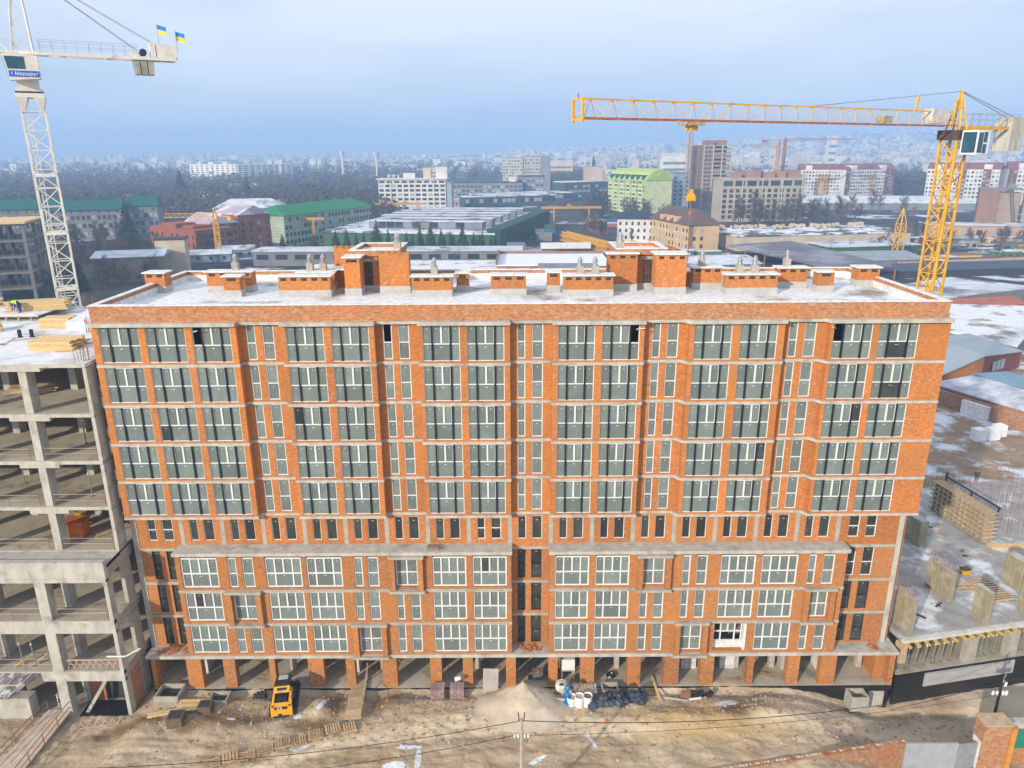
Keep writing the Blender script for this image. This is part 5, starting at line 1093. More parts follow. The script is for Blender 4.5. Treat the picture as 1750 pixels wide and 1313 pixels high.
# stones, clods and offcuts too many to count, strewn over the yard
gr = MB(); rs = random.Random(5)
for i in range(2600):
    x = rs.uniform(-29.3, 36); y = rs.choice((rs.uniform(-12,-1.6), rs.gauss(-3.0,1.0), rs.gauss(-5.5,1.2)))
    if y > -1.5: continue
    s = rs.choice((.03,.04,.05,.07,.10))*rs.uniform(.7,1.4); z = ground_z(x, y); k = len(gr.v); n = 5
    for j in range(n):
        a = 6.283*j/n; r = s*rs.uniform(.7,1.3); gr.v.append((x+math.cos(a)*r*1.3, y+math.sin(a)*r, z-.01))
    for j in range(n):
        a = 6.283*j/n+.5; r = s*rs.uniform(.4,.75); gr.v.append((x+math.cos(a)*r*1.3, y+math.sin(a)*r, z+s*rs.uniform(.5,.95)))
    mi = rs.choice((0,0,0,0,1,1,1,3) if rs.random() < .94 else (2,)); 
    for j in range(n): gr.f.append((k+j,k+(j+1)%n,k+n+(j+1)%n,k+n+j)); gr.m.append(mi)
    gr.f.append(tuple(k+n+j for j in range(n))); gr.m.append(mi)
gr.obj('gravel', [surf('clod', (.30,.22,.14), (.22,.155,.095), 3), surf('stone', (.46,.43,.38), (.36,.33,.29), 3), ORANGE, WOOD_O], None, kind='stuff', label='scattered stones, clods and offcuts over the muddy yard', cat='gravel')
# ================================================================ the town behind
DGL = glassmat('far_window_glass', (.035,.045,.06), dust=(.09,.11,.13), tint=.3)
WINBOX = MB().box(-.5,.5,-.06,.05,0,1).mesh('window', DGL)
WINLIT = MB().box(-.5,.5,-.06,.05,0,1).mesh('window', surf('far_pale_window', (.34,.38,.42), (.26,.3,.34), 2))  # paler window colour, dealt out at random
def M2(n, c, k=.8): return surf(n, c, tuple(v*k for v in c), .25, c3=tuple(v*.72 for v in c), s3=.09, lo3=.55, hi3=.75)
class Bl:
    """a building in its own frame: x along the front, y into the depth"""
    def __init__(s, name, label, x, y, ang, W, D, H, wall, cat='building', group=None, z=None):
        s.o = thing(name, label, cat, (x, y, ground_z(x, y)-.1 if z is None else z), R_(ang), group); s.W, s.D, s.H = W, D, H
        if wall: MB().box(0, W, 0, D, 0, H).obj('wall', wall, s.o)
    def part(s, name, mat, *boxes):
        b = MB()
        for q in boxes: b.box(*q)
        return b.obj(name, mat, s.o)
    def wins(s, face, n, floors, z0, fh, w, h, off=0, skip=None, lit=.0, rng=None, pitch=None):
        L = s.W if face == 'f' else s.D
        a, e = rng or (0, L); st = (e-a)/n
        for k in range(floors):
            for i in range(n):
                if skip and skip(i, k): continue
                t = a+(i+.5)*st; z = z0+k*fh; me = WINLIT if random.random() < lit else WINBOX
                if face == 'f': put('window', me, s.o, (t, -off, z), scale=(w, 1, h))
                elif face == 'r': put('window', me, s.o, (s.W+off, t, z), R_(90), (w, 1, h))
                else: put('window', me, s.o, (-off, t, z), R_(-90), (w, 1, h))
        return s
    def flat(s, mat, over=.3, t=.5, par=0):
        s.part('roof', mat, (-over, s.W+over, -over, s.D+over, s.H, s.H+t)); return s
    def gable(s, mat, rise, over=.6, axis='x', hip=0.0):
        W, D, H = s.W+over, s.D+over, s.H; o = -over
        b = MB()
        if axis == 'x': r0, r1 = (o+hip, D/2+o/2), (W-hip, D/2+o/2)
        else: r0, r1 = (W/2+o/2, o+hip), (W/2+o/2, D-hip)
        P = [(o,o,H),(W,o,H),(W,D,H),(o,D,H),(r0[0],r0[1],H+rise),(r1[0],r1[1],H+rise)]
        b.v = P
        b.f = [(0,1,5,4),(1,2,5),(2,3,4,5),(3,0,4),(3,2,1,0)] if axis == 'x' else [(0,1,4),(1,2,5,4),(2,3,5),(3,0,4,5),(3,2,1,0)]
        b.m = [0]*5; b.obj('roof', mat, s.o); return s
TEAL, GREENR = M2('teal_metal_roof', (.008,.105,.10)), M2('green_metal_roof', (.02,.22,.085))  # teal darkened so the colour carries a cloud's shadow
GREYW, CREAM, WHT = M2('grey_panel', (.20,.21,.22)), M2('cream_panel', (.55,.48,.36)), M2('white_panel', (.66,.66,.64))  # grey panel darkened in place of cloud shadow over the school
BRK_F = M2('far_red_brick', (.31,.095,.05)); BRK_P = M2('far_brown_brick', (.28,.165,.12)); ROOFD = M2('dark_roof', (.045,.05,.06)); SNR = surf('snowy_far_roof', (.72,.75,.82), (.5,.53,.58), .12, c3=(.09,.10,.12), s3=.10, lo3=.5, hi3=.6)
SNR2 = surf('thin_snow_roof', (.62,.66,.74), (.42,.46,.52), .3, c3=(.16,.17,.19), s3=.08, lo3=.52, hi3=.64, stretch=(.4,1,1))
PINKB, MAROON, LIME, LIMEW, BROWNR, YELW = M2('pink_brick', (.34,.21,.165)), M2('maroon', (.22,.075,.075)), M2('lime_plaster', (.42,.55,.16)), M2('pale_lime', (.62,.70,.40)), M2('brown_tile', (.13,.085,.085)), M2('pale_orange_plaster', (.66,.46,.25))
DKGREEN, GREENW = M2('dark_green_wall', (.02,.075,.06)), M2('green_wall', (.05,.14,.06)); MINT = M2('mint_tile', (.32,.42,.30)); BLUEG = M2('blue_grey_metal', (.22,.26,.31)); PURP = surf('purple_canopy', (.085,.07,.105), (.17,.16,.19), .10, c3=(.30,.30,.33), s3=.06, lo3=.52, hi3=.68, rough=.5)
# long school with a teal roof, in three stepped sections
for i, (x, y, W, H, t) in enumerate(((-300,318,70,15.5,'leftmost section'),(-233,328,34,15.0,'middle section behind the white crane'),(-201,345.5,14,16.0,'end section'))):
    B = Bl('school_building', f'long grey school under a teal metal roof, {t}', x, y, 15, W, 15, H, GREYW, group='sections of the teal roofed school')
    B.gable(TEAL, 4.6, 1.0, hip=1.5).wins('f', int(W/2.3), 3, 2.0, 4.1, 1.5, 2.1, .02, lit=.3)
    B.wins('f', int(W/4), 1, 13.6, 1, .8, 1.0, .02)
# brick building with gables
B = Bl('brick_office', 'low orange brick wing with a flat roof below the gabled brick house', -159.1, 278.9, -37, 36.0, 18, 11.2, BRK_F); B.flat(BRK_F, .2, .5)
B.part('parapet_step', BRK_F, (8, 20, 1, 10, 11.7, 13.5), (22, 30, 3, 12, 11.7, 12.9))
B.wins('f', 9, 3, 1.2, 3.4, 1.3, 1.7, .02, skip=lambda i, k: i in (3, 6)).wins('r', 4, 3, 1.4, 3.3, 3.0, 2.0, .02)
for k, (x, y, W, D, H, rs, t) in enumerate(((-131,274,14,20,12.6,4.2,'with the arched gable'),(-122.5,286,16,22,15.5,4.0,'tallest with the snowy roof'),(-116.5,297,13,18,13.0,3.2,'at the end with the purple snow roof'))):
    B = Bl('gabled_brick_house', f'red brick house {t} beside the yellow crane mast', x, y, 52-k*4, W, D, H, BRK_F, group='joined red brick houses'); B.gable(surf('purple_snow_roof', (.42,.36,.42),(.30,.22,.28),.2,c3=(.6,.6,.68),s3=.1), rs, .6, axis='y')
    B.wins('f', 4, 4, 1.2, 3.2, 1.2, 1.7, .02, lit=.2).wins('l', 3, 3, 1.5, 3.4, 1.2, 1.7, .02)
# mint tiled block with a green roof
B = Bl('mint_office', 'pale green tiled office block with bright green hipped roof', -118.0, 303.0, -33, 17.5, 1, 1, None)
B = Bl('mint_office', 'long pale green office block under a bright green hipped roof', -104.5, 294.5, 66, 70, 18, 14.6, MINT); B.gable(GREENR, 4.2, 1.0, hip=6)
B.wins('f', 26, 4, 1.5, 3.4, 1.7, 1.7, .02, lit=.35)
for k in range(10): B.part('facade_band', WHT, (-.1, -.02, .3, 17.7, 1.2+k*1.35, 1.35+k*1.35))
bpy.data.objects.remove(bpy.data.objects['mint_office'])
# distant white apartment block, two wings
B = Bl('white_apartment_block', 'distant bright white apartment block, sunlit wing beyond the woods', -503, 1150, -20, 88, 20, 27, M2('bright_white', (.86,.84,.78))); B.flat(WHT, .4, .6)  # sunlight on this wing is put into its brighter wall colour
B.wins('f', 9, 8, 1.5, 3.15, 4.5, 1.5, .05); B.part('roof_huts', WHT, (14,20,3,12,27.6,31), (34,44,3,12,27.6,30.5), (62,70,3,12,27.6,31))
B = Bl('white_apartment_block', 'distant white apartment block, shaded balcony wing beyond the woods', -419, 1120, 14, 82, 20, 27, M2('bluish_panel', (.36,.42,.48))); B.flat(WHT, .4, .6)  # this wing's shade is painted as a bluish, darker wall
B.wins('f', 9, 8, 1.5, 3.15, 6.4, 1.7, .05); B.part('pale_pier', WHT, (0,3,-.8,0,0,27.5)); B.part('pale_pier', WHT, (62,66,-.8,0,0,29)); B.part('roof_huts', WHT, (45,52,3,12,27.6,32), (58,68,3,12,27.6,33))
# white office
B = Bl('white_office_block', 'white eight storey office block with dark window bays and rooftop boxes', -92.5, 480, -2, 47, 15, 24.3, WHT); B.flat(WHT, 1.2, .7)
B.wins('f', 11, 7, 1.2, 3.0, 3.0, 1.7, .02, skip=lambda i, k: False, lit=.15); B.wins('f', 9, 1, 22.0, 1, 3.6, 1.4, .02)
for i in (8.4, 25.5, 38.5): B.part('pilaster', WHT, (i, i+.5, -.35, -.003, 0, 24))
B.part('stair_box', M2('blue_panel', (.30,.36,.44)), (47, 51, 1, 14, 0, 22)); B.part('rooftop_hut', CREAM, (31.5, 36.5, 4, 10, 25, 31.5)); B.part('rooftop_hut', WHT, (40, 48, 4, 10, 25, 32.5)); B.part('rooftop_hut', WHT, (17, 25, 4, 10, 25, 28.5))
for x in (6, 9.5, 13): B.part('roof_vent', WHT, (x, x+.7, 5, 6, 25, 27.5))
# big industrial hall with roof monitors and a green base
hall = thing('industrial_hall', 'huge flat industrial hall with parallel glazed roof monitors and green walls', 'building')
MB().prism([(-86,292),(-7.5,276),(19.6,392),(-66,400)], 0, 7.2).obj('wall', GREENW, hall)
MB().prism([(-86.6,291.4),(-7.2,275.2),(20.2,392.4),(-66.4,400.6)], 7.2, 7.9).obj('roof', SNR, hall)
for i in range(6):
    t = .12+i*.145; ax, ay = -86+(-66+86)*t, 292+(108)*t; bx, by = -7.5+27.1*t, 276+116*t
    d = Vector((bx-ax, by-ay, 0)).normalized(); a = Vector((ax, ay, 0))+d*(17 if i < 2 else 12); c = Vector((bx, by, 0))-d*9; n = Vector((-d.y, d.x, 0))*7.0
    P = [a, c, c+n, a+n]
    m = MB().prism([(p.x, p.y) for p in P], 7.9, 11.2).obj('roof_monitor', GREYW, hall)
    Q = [a-d*.3-n*.06, c+d*.3-n*.06, c+d*.3+n*1.06, a-d*.3+n*1.06]; MB().prism([(p.x, p.y) for p in Q], 11.2, 11.5).obj('monitor_roof', SNR2, m)
    L = (c-a).length
    for k in range(int(L/4.2)):
        p = a+d*(.4+k*4.2); q = a+d*(4.1+k*4.2); MB().prism([(p.x-n.x*.02, p.y-n.y*.02), (q.x-n.x*.02, q.y-n.y*.02), (q.x, q.y), (p.x, p.y)], 8.3, 11.0).obj('glazing', random.choice((DGL, DGL, BLUEG, GREYW)), m)
b = MB()
for i in range(16): # scalloped green side parapet
    t = i/16; x, y = -7.0+26.8*t, 276+116*t; b.tube((x+.25, y+3.5, 0), (x+.35, y+3.5, 9.6), 4.2, 10)
b.obj('scalloped_screen', DKGREEN, hall)
for i in range(2): MB().box(-2+i*14, 6+i*14, 262+i*52, 276+i*60, 0, 4).obj('lean_to', GREYW, hall)
# grey factory and long glazed halls behind it
B = Bl('grey_factory', 'long grey factory building beyond the white office', -52, 625, -3, 62, 30, 16.5, M2('slate_panel', (.20,.22,.25))); B.flat(ROOFD, .3, .6).wins('f', 16, 4, 2, 3.5, 2.6, 1.6, .02, lit=.4); B.part('rooftop_hut', WHT, (50,56,6,14,17,21))
B = Bl('grey_factory', 'taller grey factory wing at the end of the long one', 6, 640, -3, 24, 30, 21, M2('slate_panel', (.20,.22,.25))); B.flat(ROOFD, .3, .6).wins('f', 6, 5, 2, 3.6, 2.6, 1.6, .02, lit=.4)
for i, (x, y, W, t) in enumerate(((-36,540,78,'nearest'),(-30,575,90,'middle'),(-10,612,86,'farthest'))):
    B = Bl('glazed_hall', f'low long hall with snowy roof and dark glazing, {t} of three', x, y, 22, W, 14, 8.5-i*.3, M2('dark_teal', (.05,.08,.10)), group='long low halls'); B.flat(SNR, .5, .7).wins('f', 20, 1, 4.0, 1, W/24, 3.0, .02, lit=.3)
B = Bl('glazed_hall', 'dark multi storey factory with glazed bays beside the grey tower', 48, 628, 30, 66, 20, 16, M2('dark_teal', (.05,.08,.10))); B.flat(SNR, .5, .7).wins('f', 14, 3, 3, 4.2, 3.6, 2.2, .02, lit=.5)
# grey twin tower
B = Bl('grey_tower_block', 'tall grey concrete slab tower, sunlit wing', -9, 770, -8, 22, 16, 36.5, M2('warm_grey_panel', (.46,.45,.42))); B.flat(GREYW, .2, .6).wins('f', 7, 11, 2.4, 3.05, 2.0, 1.2, .03, lit=.35)
B = Bl('grey_tower_block', 'tall grey concrete slab tower, twin wing with the shaded end', 14, 757, 2, 18, 18, 38.0, M2('warm_grey_panel', (.46,.45,.42))); B.flat(GREYW, .2, .6).wins('f', 6, 11, 2.4, 3.15, 2.0, 1.2, .03, lit=.35)
B = Bl('grey_tower_block', 'narrow shaded end of the grey tower pair', 32.3, 757.6, 2, 9.5, 17, 37.4, M2('cool_grey_panel', (.24,.26,.29))); B.flat(GREYW, .2, .5)  # shade of the end face put into a cooler, darker grey
# church-like spire and slim tower
B = Bl('slim_tower', 'slim beige tower with a small green spire behind the lime apartments', 69, 668, 0, 18, 12, 29, M2('beige_panel', (.46,.38,.32))); B.flat(GREYW, .2, .4); MB().tube((9,6,29),(9,6,33),1.6,8).tube((9,6,33),(9,6,39),1.4,8,.05).obj('spire', TEAL, B.o)
# lime apartments
B = Bl('lime_apartment_block', 'lime green apartment block with pale blank gable wall and mansard roof', 94.2, 480, 24, 22, 50, 22.5, LIMEW)
B.part('balcony_wall', LIME, (-.35, -.002, 0, 50, 0, 22.5))
for i in range(6):
    B.part('balcony_stack', LIMEW, (-1.5, -.36, 3+i*8, 7+i*8, 0, 22))
    for k in range(8): B.part('balcony_glazing', DGL if (i+k) % 3 else WINLIT.materials[0], (-1.56, -1.501, 3.3+i*8, 6.7+i*8, 1.2+k*2.75, 2.5+k*2.75))
B.wins('l', 12, 8, 1.0, 2.75, 1.4, 1.5, .36, lit=.4)
mr = MB(); mr.v = [(-1,-.5,22.5),(22.5,-.5,22.5),(22.5,50.5,22.5),(-1,50.5,22.5),(4,-.5,28),(11,-.5,30.3),(18.5,-.5,28),(4,50.5,28),(11,50.5,30.3),(18.5,50.5,28)]
mr.f = [(0,1,6,5,4),(1,2,9,6),(5,6,9,8),(4,5,8,7),(0,4,7,3),(2,3,7,8,9),(3,2,1,0)]; mr.m = [0]*7; mr.obj('mansard_roof', LIME, B.o)
for i in range(7): B.part('roof_dormer', TEAL, (-.6, 3, 2+i*7, 5+i*7, 23, 26.2))
B = Bl('blue_grey_block', 'narrow blue grey apartment wing behind the lime block', 117, 500, 20, 14, 30, 27, M2('blue_panel', (.30,.36,.44))); B.flat(GREYW).wins('f', 3, 8, 2, 3, 2, 1.5, .02, lit=.3)
# unfinished brick tower: real frame of slabs and columns
tw = thing('unfinished_tower', 'tall unfinished brick and concrete tower with open floors', 'building', (149, 545, 0), R_(12))
for k in range(16): MB().box(0, 24, 0, 22, k*3.05, k*3.05+.45).obj('floor_slab', CONC_L, tw)
for x in (0, 8.0, 15.5, 23.2):
    MB().box(x, x+.9, -.1, .8, 0, 46.5).obj('concrete_column', CONC_L, tw)
MB().box(.9, 7.9, .25, .7, 0, 46.2).obj('brick_wall', BRK_P, tw); MB().box(1, 23.5, 8, 8.4, 0, 46).obj('core_wall', VOID, tw)
for k in range(15):
    MB().box(8.9, 15.4, .3, .7, k*3.05+.45, k*3.05+(1.5 if k % 4 else 2.9)).obj('brick_infill', BRK_P, tw); MB().box(16.4, 23.1, .3, .7, k*3.05+.45, k*3.05+(1.4 if k % 3 else 2.6)).obj('brick_infill', BRK_P, tw)
    for y in (3.0, 10.0, 17.0): MB().box(-.42, -.3, y, y+2.2, k*3.05+.9, k*3.05+2.6).obj('window', DGL, tw)
    for x in (2.0, 5.0): MB().box(x, x+1.4, .15, .24, k*3.05+.9, k*3.05+2.5).obj('window', DGL, tw)
MB().box(-.3, -.01, 0, 22, 0, 46.5).obj('brick_wall', BRK_P, tw)
for x, y in ((3, 4), (14, 6), (18, 12)): MB().box(x, x+7, y, y+6, 46.4, 50).obj('roof_brickwork', BRK_P, tw)
b = MB()
for i in range(12): b.bar((-1.4,i*2,0),(-1.4,i*2,46),.16)
for k in range(15): b.bar((-1.4,0,k*3.05+1),(-1.4,22,k*3.05+1),.14)
b.obj('scaffold', surf('scaffold_brown', (.34,.2,.14),(.26,.15,.1),1), tw)
# unfinished eight storey block
B = Bl('unfinished_block', 'pale unfinished eight storey block with dark empty window openings', 128.5, 412, 5, 52, 16, 25.6, M2('pale_block', (.44,.385,.31))); B.flat(CONC_L, .4, .5)
B.wins('f', 13, 6, 2.1, 3.1, 2.3, 2.05, .02); B.wins('f', 7, 1, 21.4, 1, 5.9, 3.1, .02)
for i in range(5): B.part('concrete_band', CONC_L, (12.6*i-.2 if i else 0, 12.6*i+.5, -.25, -.003, 0, 25.6))
B.part('slab_band', CONC_L, (0.5, 51.5, -.3, -.004, 24.7, 25.3)); B.part('slab_band', CONC_L, (0.5, 51.5, -.3, -.004, 20.6, 21.1))
for i, (x, w, h) in enumerate(((8,5,3.4),(16,9,4.2),(27,7,3.0),(36,5,3.8),(43,7,4.6))): B.part('roof_brickwork', PINKB, (x, x+w, 3, 11, 26.1, 26.1+h))
# red, white and orange apartments
ORW = M2('orange_panel', (.55,.27,.07))
def striped(name, label, x, y, ang, W, seq, H=25.5, floors=8):
    B = Bl(name, label, x, y, ang, W, 15, H, WHT); n = len(seq); st = W/n
    for i, c in enumerate(seq):
        if c != 'w': B.part('coloured_bay', {'m': MAROON, 'o': ORW}[c], (i*st+.1, (i+1)*st-.1, -.7 if i % 2 else -.35, -.004, 0, H-(0 if c == 'm' else 4)))
    B.wins('f', n*2, floors, 1.4, (H-1.5)/floors, st*.28, 1.5, .72, lit=.45)
    B.gable(MAROON, 5.0, .5)
    for i in range(1, n, 3): B.part('gable_dormer', WHT if i % 2 else MAROON, (i*st, (i+1)*st, -.4, 6, H, H+3.6))
striped('striped_apartments', 'white apartment row with maroon roof and orange bays, nearer half', 266, 655, -14, 44, 'owwoowwm')
striped('striped_apartments', 'white apartment row with maroon and orange bays beside the dark wood', 303, 640, 16, 54, 'mwwwwowwmm')
striped('striped_apartments', 'white and maroon apartment row behind the yellow crane mast', 349, 590, -40, 52, 'wwowmwwmw', 27)
striped('striped_apartments', 'white and maroon apartment row at the picture edge behind the brick silo', 391, 550, -22, 70, 'mwmwwmwwmwm', 28)
# white and yellow old houses
B = Bl('white_old_house', 'white three storey house with dark blue hipped roof', 51.5, 313, -10, 17.5, 13, 10.8, WHT); B.gable(M2('navy_roof', (.03,.05,.075)), 3.6, .8, hip=4).wins('f', 6, 3, 1.2, 3.3, 1.0, 1.6, .02)
B = Bl('yellow_old_house', 'pale orange three storey house with brown hipped roof and dormers', 76.7, 272, 14, 14.5, 40, 11.3, YELW); B.gable(BROWNR, 6.2, 1.0, axis='y', hip=7)
B.wins('l', 12, 3, 1.3, 3.3, 1.1, 1.7, .02, lit=.5).wins('f', 2, 3, 1.3, 3.3, 1.3, 1.7, .02, lit=.5, rng=(1,8)); B.part('brick_strip', BRK_P, (-.06,2.2,-.05,-.004,0,11))
for i in range(3): B.part('dormer', YELW, (-.5, 2.2, 12+i*7, 14.4+i*7, 11.3, 14.0))
B.part('facade_cornice', WHT, (-.15, -.004, 0, 40, 7.4, 7.7))
# warehouses to the right
B = Bl('beige_warehouse', 'long beige warehouse with flat snow patched roof and many vents', 98, 272, 10, 84, 34, 6.2, CREAM); B.flat(surf('patchy_roof', (.07,.08,.09), (.13,.13,.14), .3, c3=(.74,.76,.82), s3=.11, lo3=.48, hi3=.54), .4, .5)
for i in range(24): B.part('roof_vent', CREAM, (4+i*3.3, 5+i*3.3, 24+random.random()*8, 25+random.random()*8+1, 6.7, 8.3))
for i in range(7): B.part('roof_light', SNR2, (4+i*11, 12+i*11, 12, 15, 6.7, 7.3))
B = Bl('green_shed', 'low green and beige shed beside the small yellow crane', 128, 247, 10, 40, 16, 4.5, GREENW); B.flat(SNR2, .5, .4); B.wins('f', 6, 1, 1.2, 1, 3, 2, .02)
for i in range(7): MB().tube((3+i*4.4,5+(i%2)*5,4.9),(3+i*4.4,5+(i%2)*5,6.6),.45,8).tube((3+i*4.4,5+(i%2)*5,6.6),(3+i*4.4,5+(i%2)*5,7.2),.8,8).obj('roof_cowl', STEEL, B.o)
cn = thing('canopy_shed', 'wide dark purple canopy roof on steel posts behind the brick block', 'shed')
MB().hexa([(85.6,246.2,5.4),(104,184.5,4.6),(127.5,192.5,4.6),(116.5,259.5,5.4),(85.6,246.2,5.8),(104,184.5,5.0),(127.5,192.5,5.0),(116.5,259.5,5.8)]).obj('roof', PURP, cn)
for t in (0,.2,.4,.6,.8,1):
    MB().bar((86+18*t,245.5-60.5*t,0),(86+18*t,245.5-60.5*t,5),.4).obj('post', RUST, cn); MB().bar((116+11.2*t,259-66*t,0),(116+11.2*t,259-66*t,5),.4).obj('post', RUST, cn)
for t in (.33,.66): MB().bar((104+23*t,184.8+8*t,0),(104+23*t,184.8+8*t,4.6),.4).obj('post', RUST, cn)
B = Bl('grey_shed', 'grey blue shed roof beside the purple canopy', 118, 214, 8, 34, 26, 3.6, BLUEG); B.gable(M2('pale_blue_roof', (.28,.33,.36)), 1.6, .6)
B = Bl('snow_shed', 'low shed with snow roof directly behind the brick parapet', 58, 198, 8, 28, 24, 4.8, BLUEG); B.gable(SNR2, 1.4, .6); B.wins('f', 12, 1, 2.6, 1, 1.6, 1.6, .03, lit=.7)
# brick silo tower with conveyor
sl = thing('brick_silo', 'brown brick silo tower with an inclined conveyor and pale base', 'silo', (249, 352, 0), R_(-28))
MB().box(0, 9, 0, 14, 0, 21.5).obj('wall', BRK_P, sl); MB().box(9, 19, 2, 13, 0, 20).obj('wall', M2('grey_brown_brick', (.34,.26,.21)), sl); MB().box(-.3, 19.3, -.3, 14.3, 21.5, 22.2).obj('roof', GREYW, sl)
b = MB()
for s in (0, 1.2): b.bar((13+s,-1,22),(17+s,-4,2),.5)
for i in range(8): t = i/7; b.bar((13+4*t,-1-3*t,22-20*t),(14.2+4*t,-1-3*t,22-20*t),.35)
b.obj('conveyor', M2('old_steel', (.14,.13,.13)), sl); MB().tube((13.5,3,22),(13.5,3,27),.3,6).box(12,16,1,4,22.2,24).obj('head_house', GREYW, sl)
B = Bl('old_workshop', 'long low brown workshop with snow roof in front of the silo', 205, 318, -14, 60, 14, 6.5, M2('tan_plaster', (.48,.33,.22))); B.flat(SNR2, .6, .4).wins('f', 9, 1, 2, 1, 2.4, 2.4, .02, lit=.6)
B = Bl('white_blue_block', 'white block with a blue end wall at the picture edge', 262, 330, -20, 22, 12, 15, WHT); B.part('blue_panel', M2('blue_wall', (.03,.16,.45)), (8, 22, -.2, -.004, 0, 14)); B.flat(GREYW)
# low sheds directly behind the brick block
B = Bl('grey_workshop', 'long low grey workshop with a row of dark windows behind the roof', -100, 235.5, -1, 104, 12, 5.6, GREYW); B.flat(SNR2, .4, .5).wins('f', 14, 1, 2.6, 1, 4.6, 1.9, .03)
B = Bl('snow_roof_hall', 'flat hall with a broad snow roof right behind the brick parapet', -56, 196, -1, 62, 26, 3.4, GREYW); B.flat(SNOW_ROOF, .4, .4)
B = Bl('snow_roof_hall', 'snow roofed hall with low brown parapet behind the middle of the brick block', -5, 201, -1, 39, 30, 4.6, BRK_P); B.flat(SNOW, .1, .3); B.part('parapet', BRK_P, (-.4, 0, -.3, 30.3, 4.9, 6.6)); B.part('parapet', BRK_P, (0, 39, 30, 30.4, 4.9, 5.8)); B.part('grey_strip', BLUEG, (14, 34, -.5, -.31, 3.4, 5.6))
for i, (x, y, W, D, H, m, t) in enumerate(((-133,244,20,9,3.2,BLUEG,'beside the red brick houses'),(-122,258,14,8,3.4,BLUEG,'at the foot of the small yellow mast'),(-140.7,197,22,16,8.5,M2('tan_grey', (.30,.26,.20)),'behind the snowy trees'),(-97,246,18,8,3.6,BLUEG,'round roofed by the parapet'))):
    B = Bl('service_shed', f'small grey service shed {t}', x, y, 14, W, D, H, m, group='service sheds behind the block'); B.gable(SNR2, 1.6, .5); B.wins('f', 4, 1, 1.2, 1, 1.4, 1.2, .02)
B = Bl('rooftop_room', 'small beige rooftop room on the tan shed', -127, 214, 14, 10, 7, 12.5, CREAM); B.flat(ROOFD)
B = Bl('pale_roofed_house', 'wide house with pale grey hipped roof behind the teal school', -176, 395, 10, 40, 24, 11, CREAM); B.gable(SNR2, 5, 1, hip=9).wins('f', 9, 2, 3, 4, 1.6, 1.8, .02)
B = Bl('cream_house', 'small cream flat roofed house between the school and the brick houses', -152, 360, 0, 14, 12, 12, CREAM); B.flat(GREYW).wins('f', 3, 3, 2, 3.4, 1.4, 1.6, .02)
for i, (x, y, W, t) in enumerate(((-128,372,44,'row of low pink garages behind the brick houses'),(-60,556,30,'low dark hall left of the long halls'))):
    B = Bl('low_row', f'{t}', x, y, 2, W, 10, 6, M2('pinkish_plaster', (.46,.36,.32))); B.flat(SNR2).wins('f', 10, 1, 2, 1, 1.6, 1.8, .02)
# second concrete frame far left
lf = thing('concrete_frame_building', 'dim concrete frame with a timber deck behind the white crane foot', 'building', (-168, 158, 0), R_(18))
for k in range(5): MB().box(0, 28, 0, 22, 4.6*k+3.6, 4.6*k+4.1).obj('floor_slab', M2('dim_concrete', (.19,.19,.18)), lf)  # concrete colour darkened to hold the shade on this frame
for x in (.2, 9, 18, 27):
    for y in (.2, 11, 21): MB().box(x, x+.9, y, y+.9, 0, 22).obj('concrete_column', M2('dim_concrete', (.19,.19,.18)), lf)
MB().box(-.5, 28.6, -.8, 21, 22.6, 23.2).obj('timber_deck', WOOD, lf)
b = MB()
for k in range(4):
    for i in range(18): x = 1+i*1.5; b.bar((x, 1.5+(i%3)*2, 4.6*k+4.1), (x, 1.5+(i%3)*2, 4.6*k+8.2), .12)
b.obj('shoring_props', M2('dim_steel', (.14,.18,.2)), lf, kind='stuff')
# gantry cranes and far tower cranes
GY = M2('gantry_orange', (.55,.28,.06))
def gantry(x, y, ang, L, h, label, cant=4):
    g = thing('gantry_crane', label, 'gantry crane', (x, y, 0), R_(ang), 'gantry cranes in the yards')
    b = MB(); b.box(-cant, L+cant, -.5, .5, h, h+1.3); b.obj('girder', GY, g)
    for s in (2, L-2):
        for d in (-3.2, 3.2): MB().bar((s, d, 0), (s, d*.15, h), .55).obj('leg', GY, g)
        MB().bar((s,-3.2,.4),(s,3.2,.4),.5).obj('sill_beam', GY, g)
    MB().box(L*.4, L*.4+2, -.8, .8, h+1.3, h+2.6).obj('trolley', GY, g)
gantry(-94, 452, 0, 34, 9.0, 'orange gantry crane in front of the white office', 3); gantry(22, 374, 3, 24, 11.2, 'orange gantry crane between the hall and the lime block', 5); gantry(-124, 304, 4, 32, 11.5, 'orange gantry crane beside the mint office', 3)
MB().tube((0,0,0),(0,0,6),.6,8).tube((0,0,6),(-.3,0,11.5),.55,8).box(-2,2,-.5,.5,11.2,12.0).obj('red_mast', M2('red_white', (.42,.05,.10)), None, loc=(-111,300,0), label='red and white mast standing beside the mint office', cat='mast')
def small_crane(x, y, h, w, label, mat, jib=None, ang=0, apex=3, ch=.3):
    t = thing('tower_crane', label, 'crane', (x, y, 0), R_(ang), 'smaller tower cranes in the distance')
    b = MB(); lattice_box(b, w, w, 0, h, w*1.2, ch, ch*.6); b.obj('mast', mat, t)
    b = MB()
    for a in (-w/2, w/2): b.bar((a,-w/2,h),(0,0,h+apex),ch); b.bar((a,w/2,h),(0,0,h+apex),ch)
    b.obj('apex', mat, t)
    if jib:
        b = MB(); lattice_jib(b, w/2, jib, h, w*.8, w*.8, w*1.4, ch*.7, ch*.4); b.obj('jib', mat, t)
        b = MB(); b.box(-jib*.32, -w/2, -.4, .4, h, h+.4); b.box(-jib*.32, -jib*.25, -.6, .6, h-1.6, h+.4); b.obj('counter_jib', mat, t)
    return t
small_crane(-121.6, 258, 17, 1.8, 'thin yellow lattice mast in front of the red brick houses', CR_Y, 20, 184, 3.5, .26)
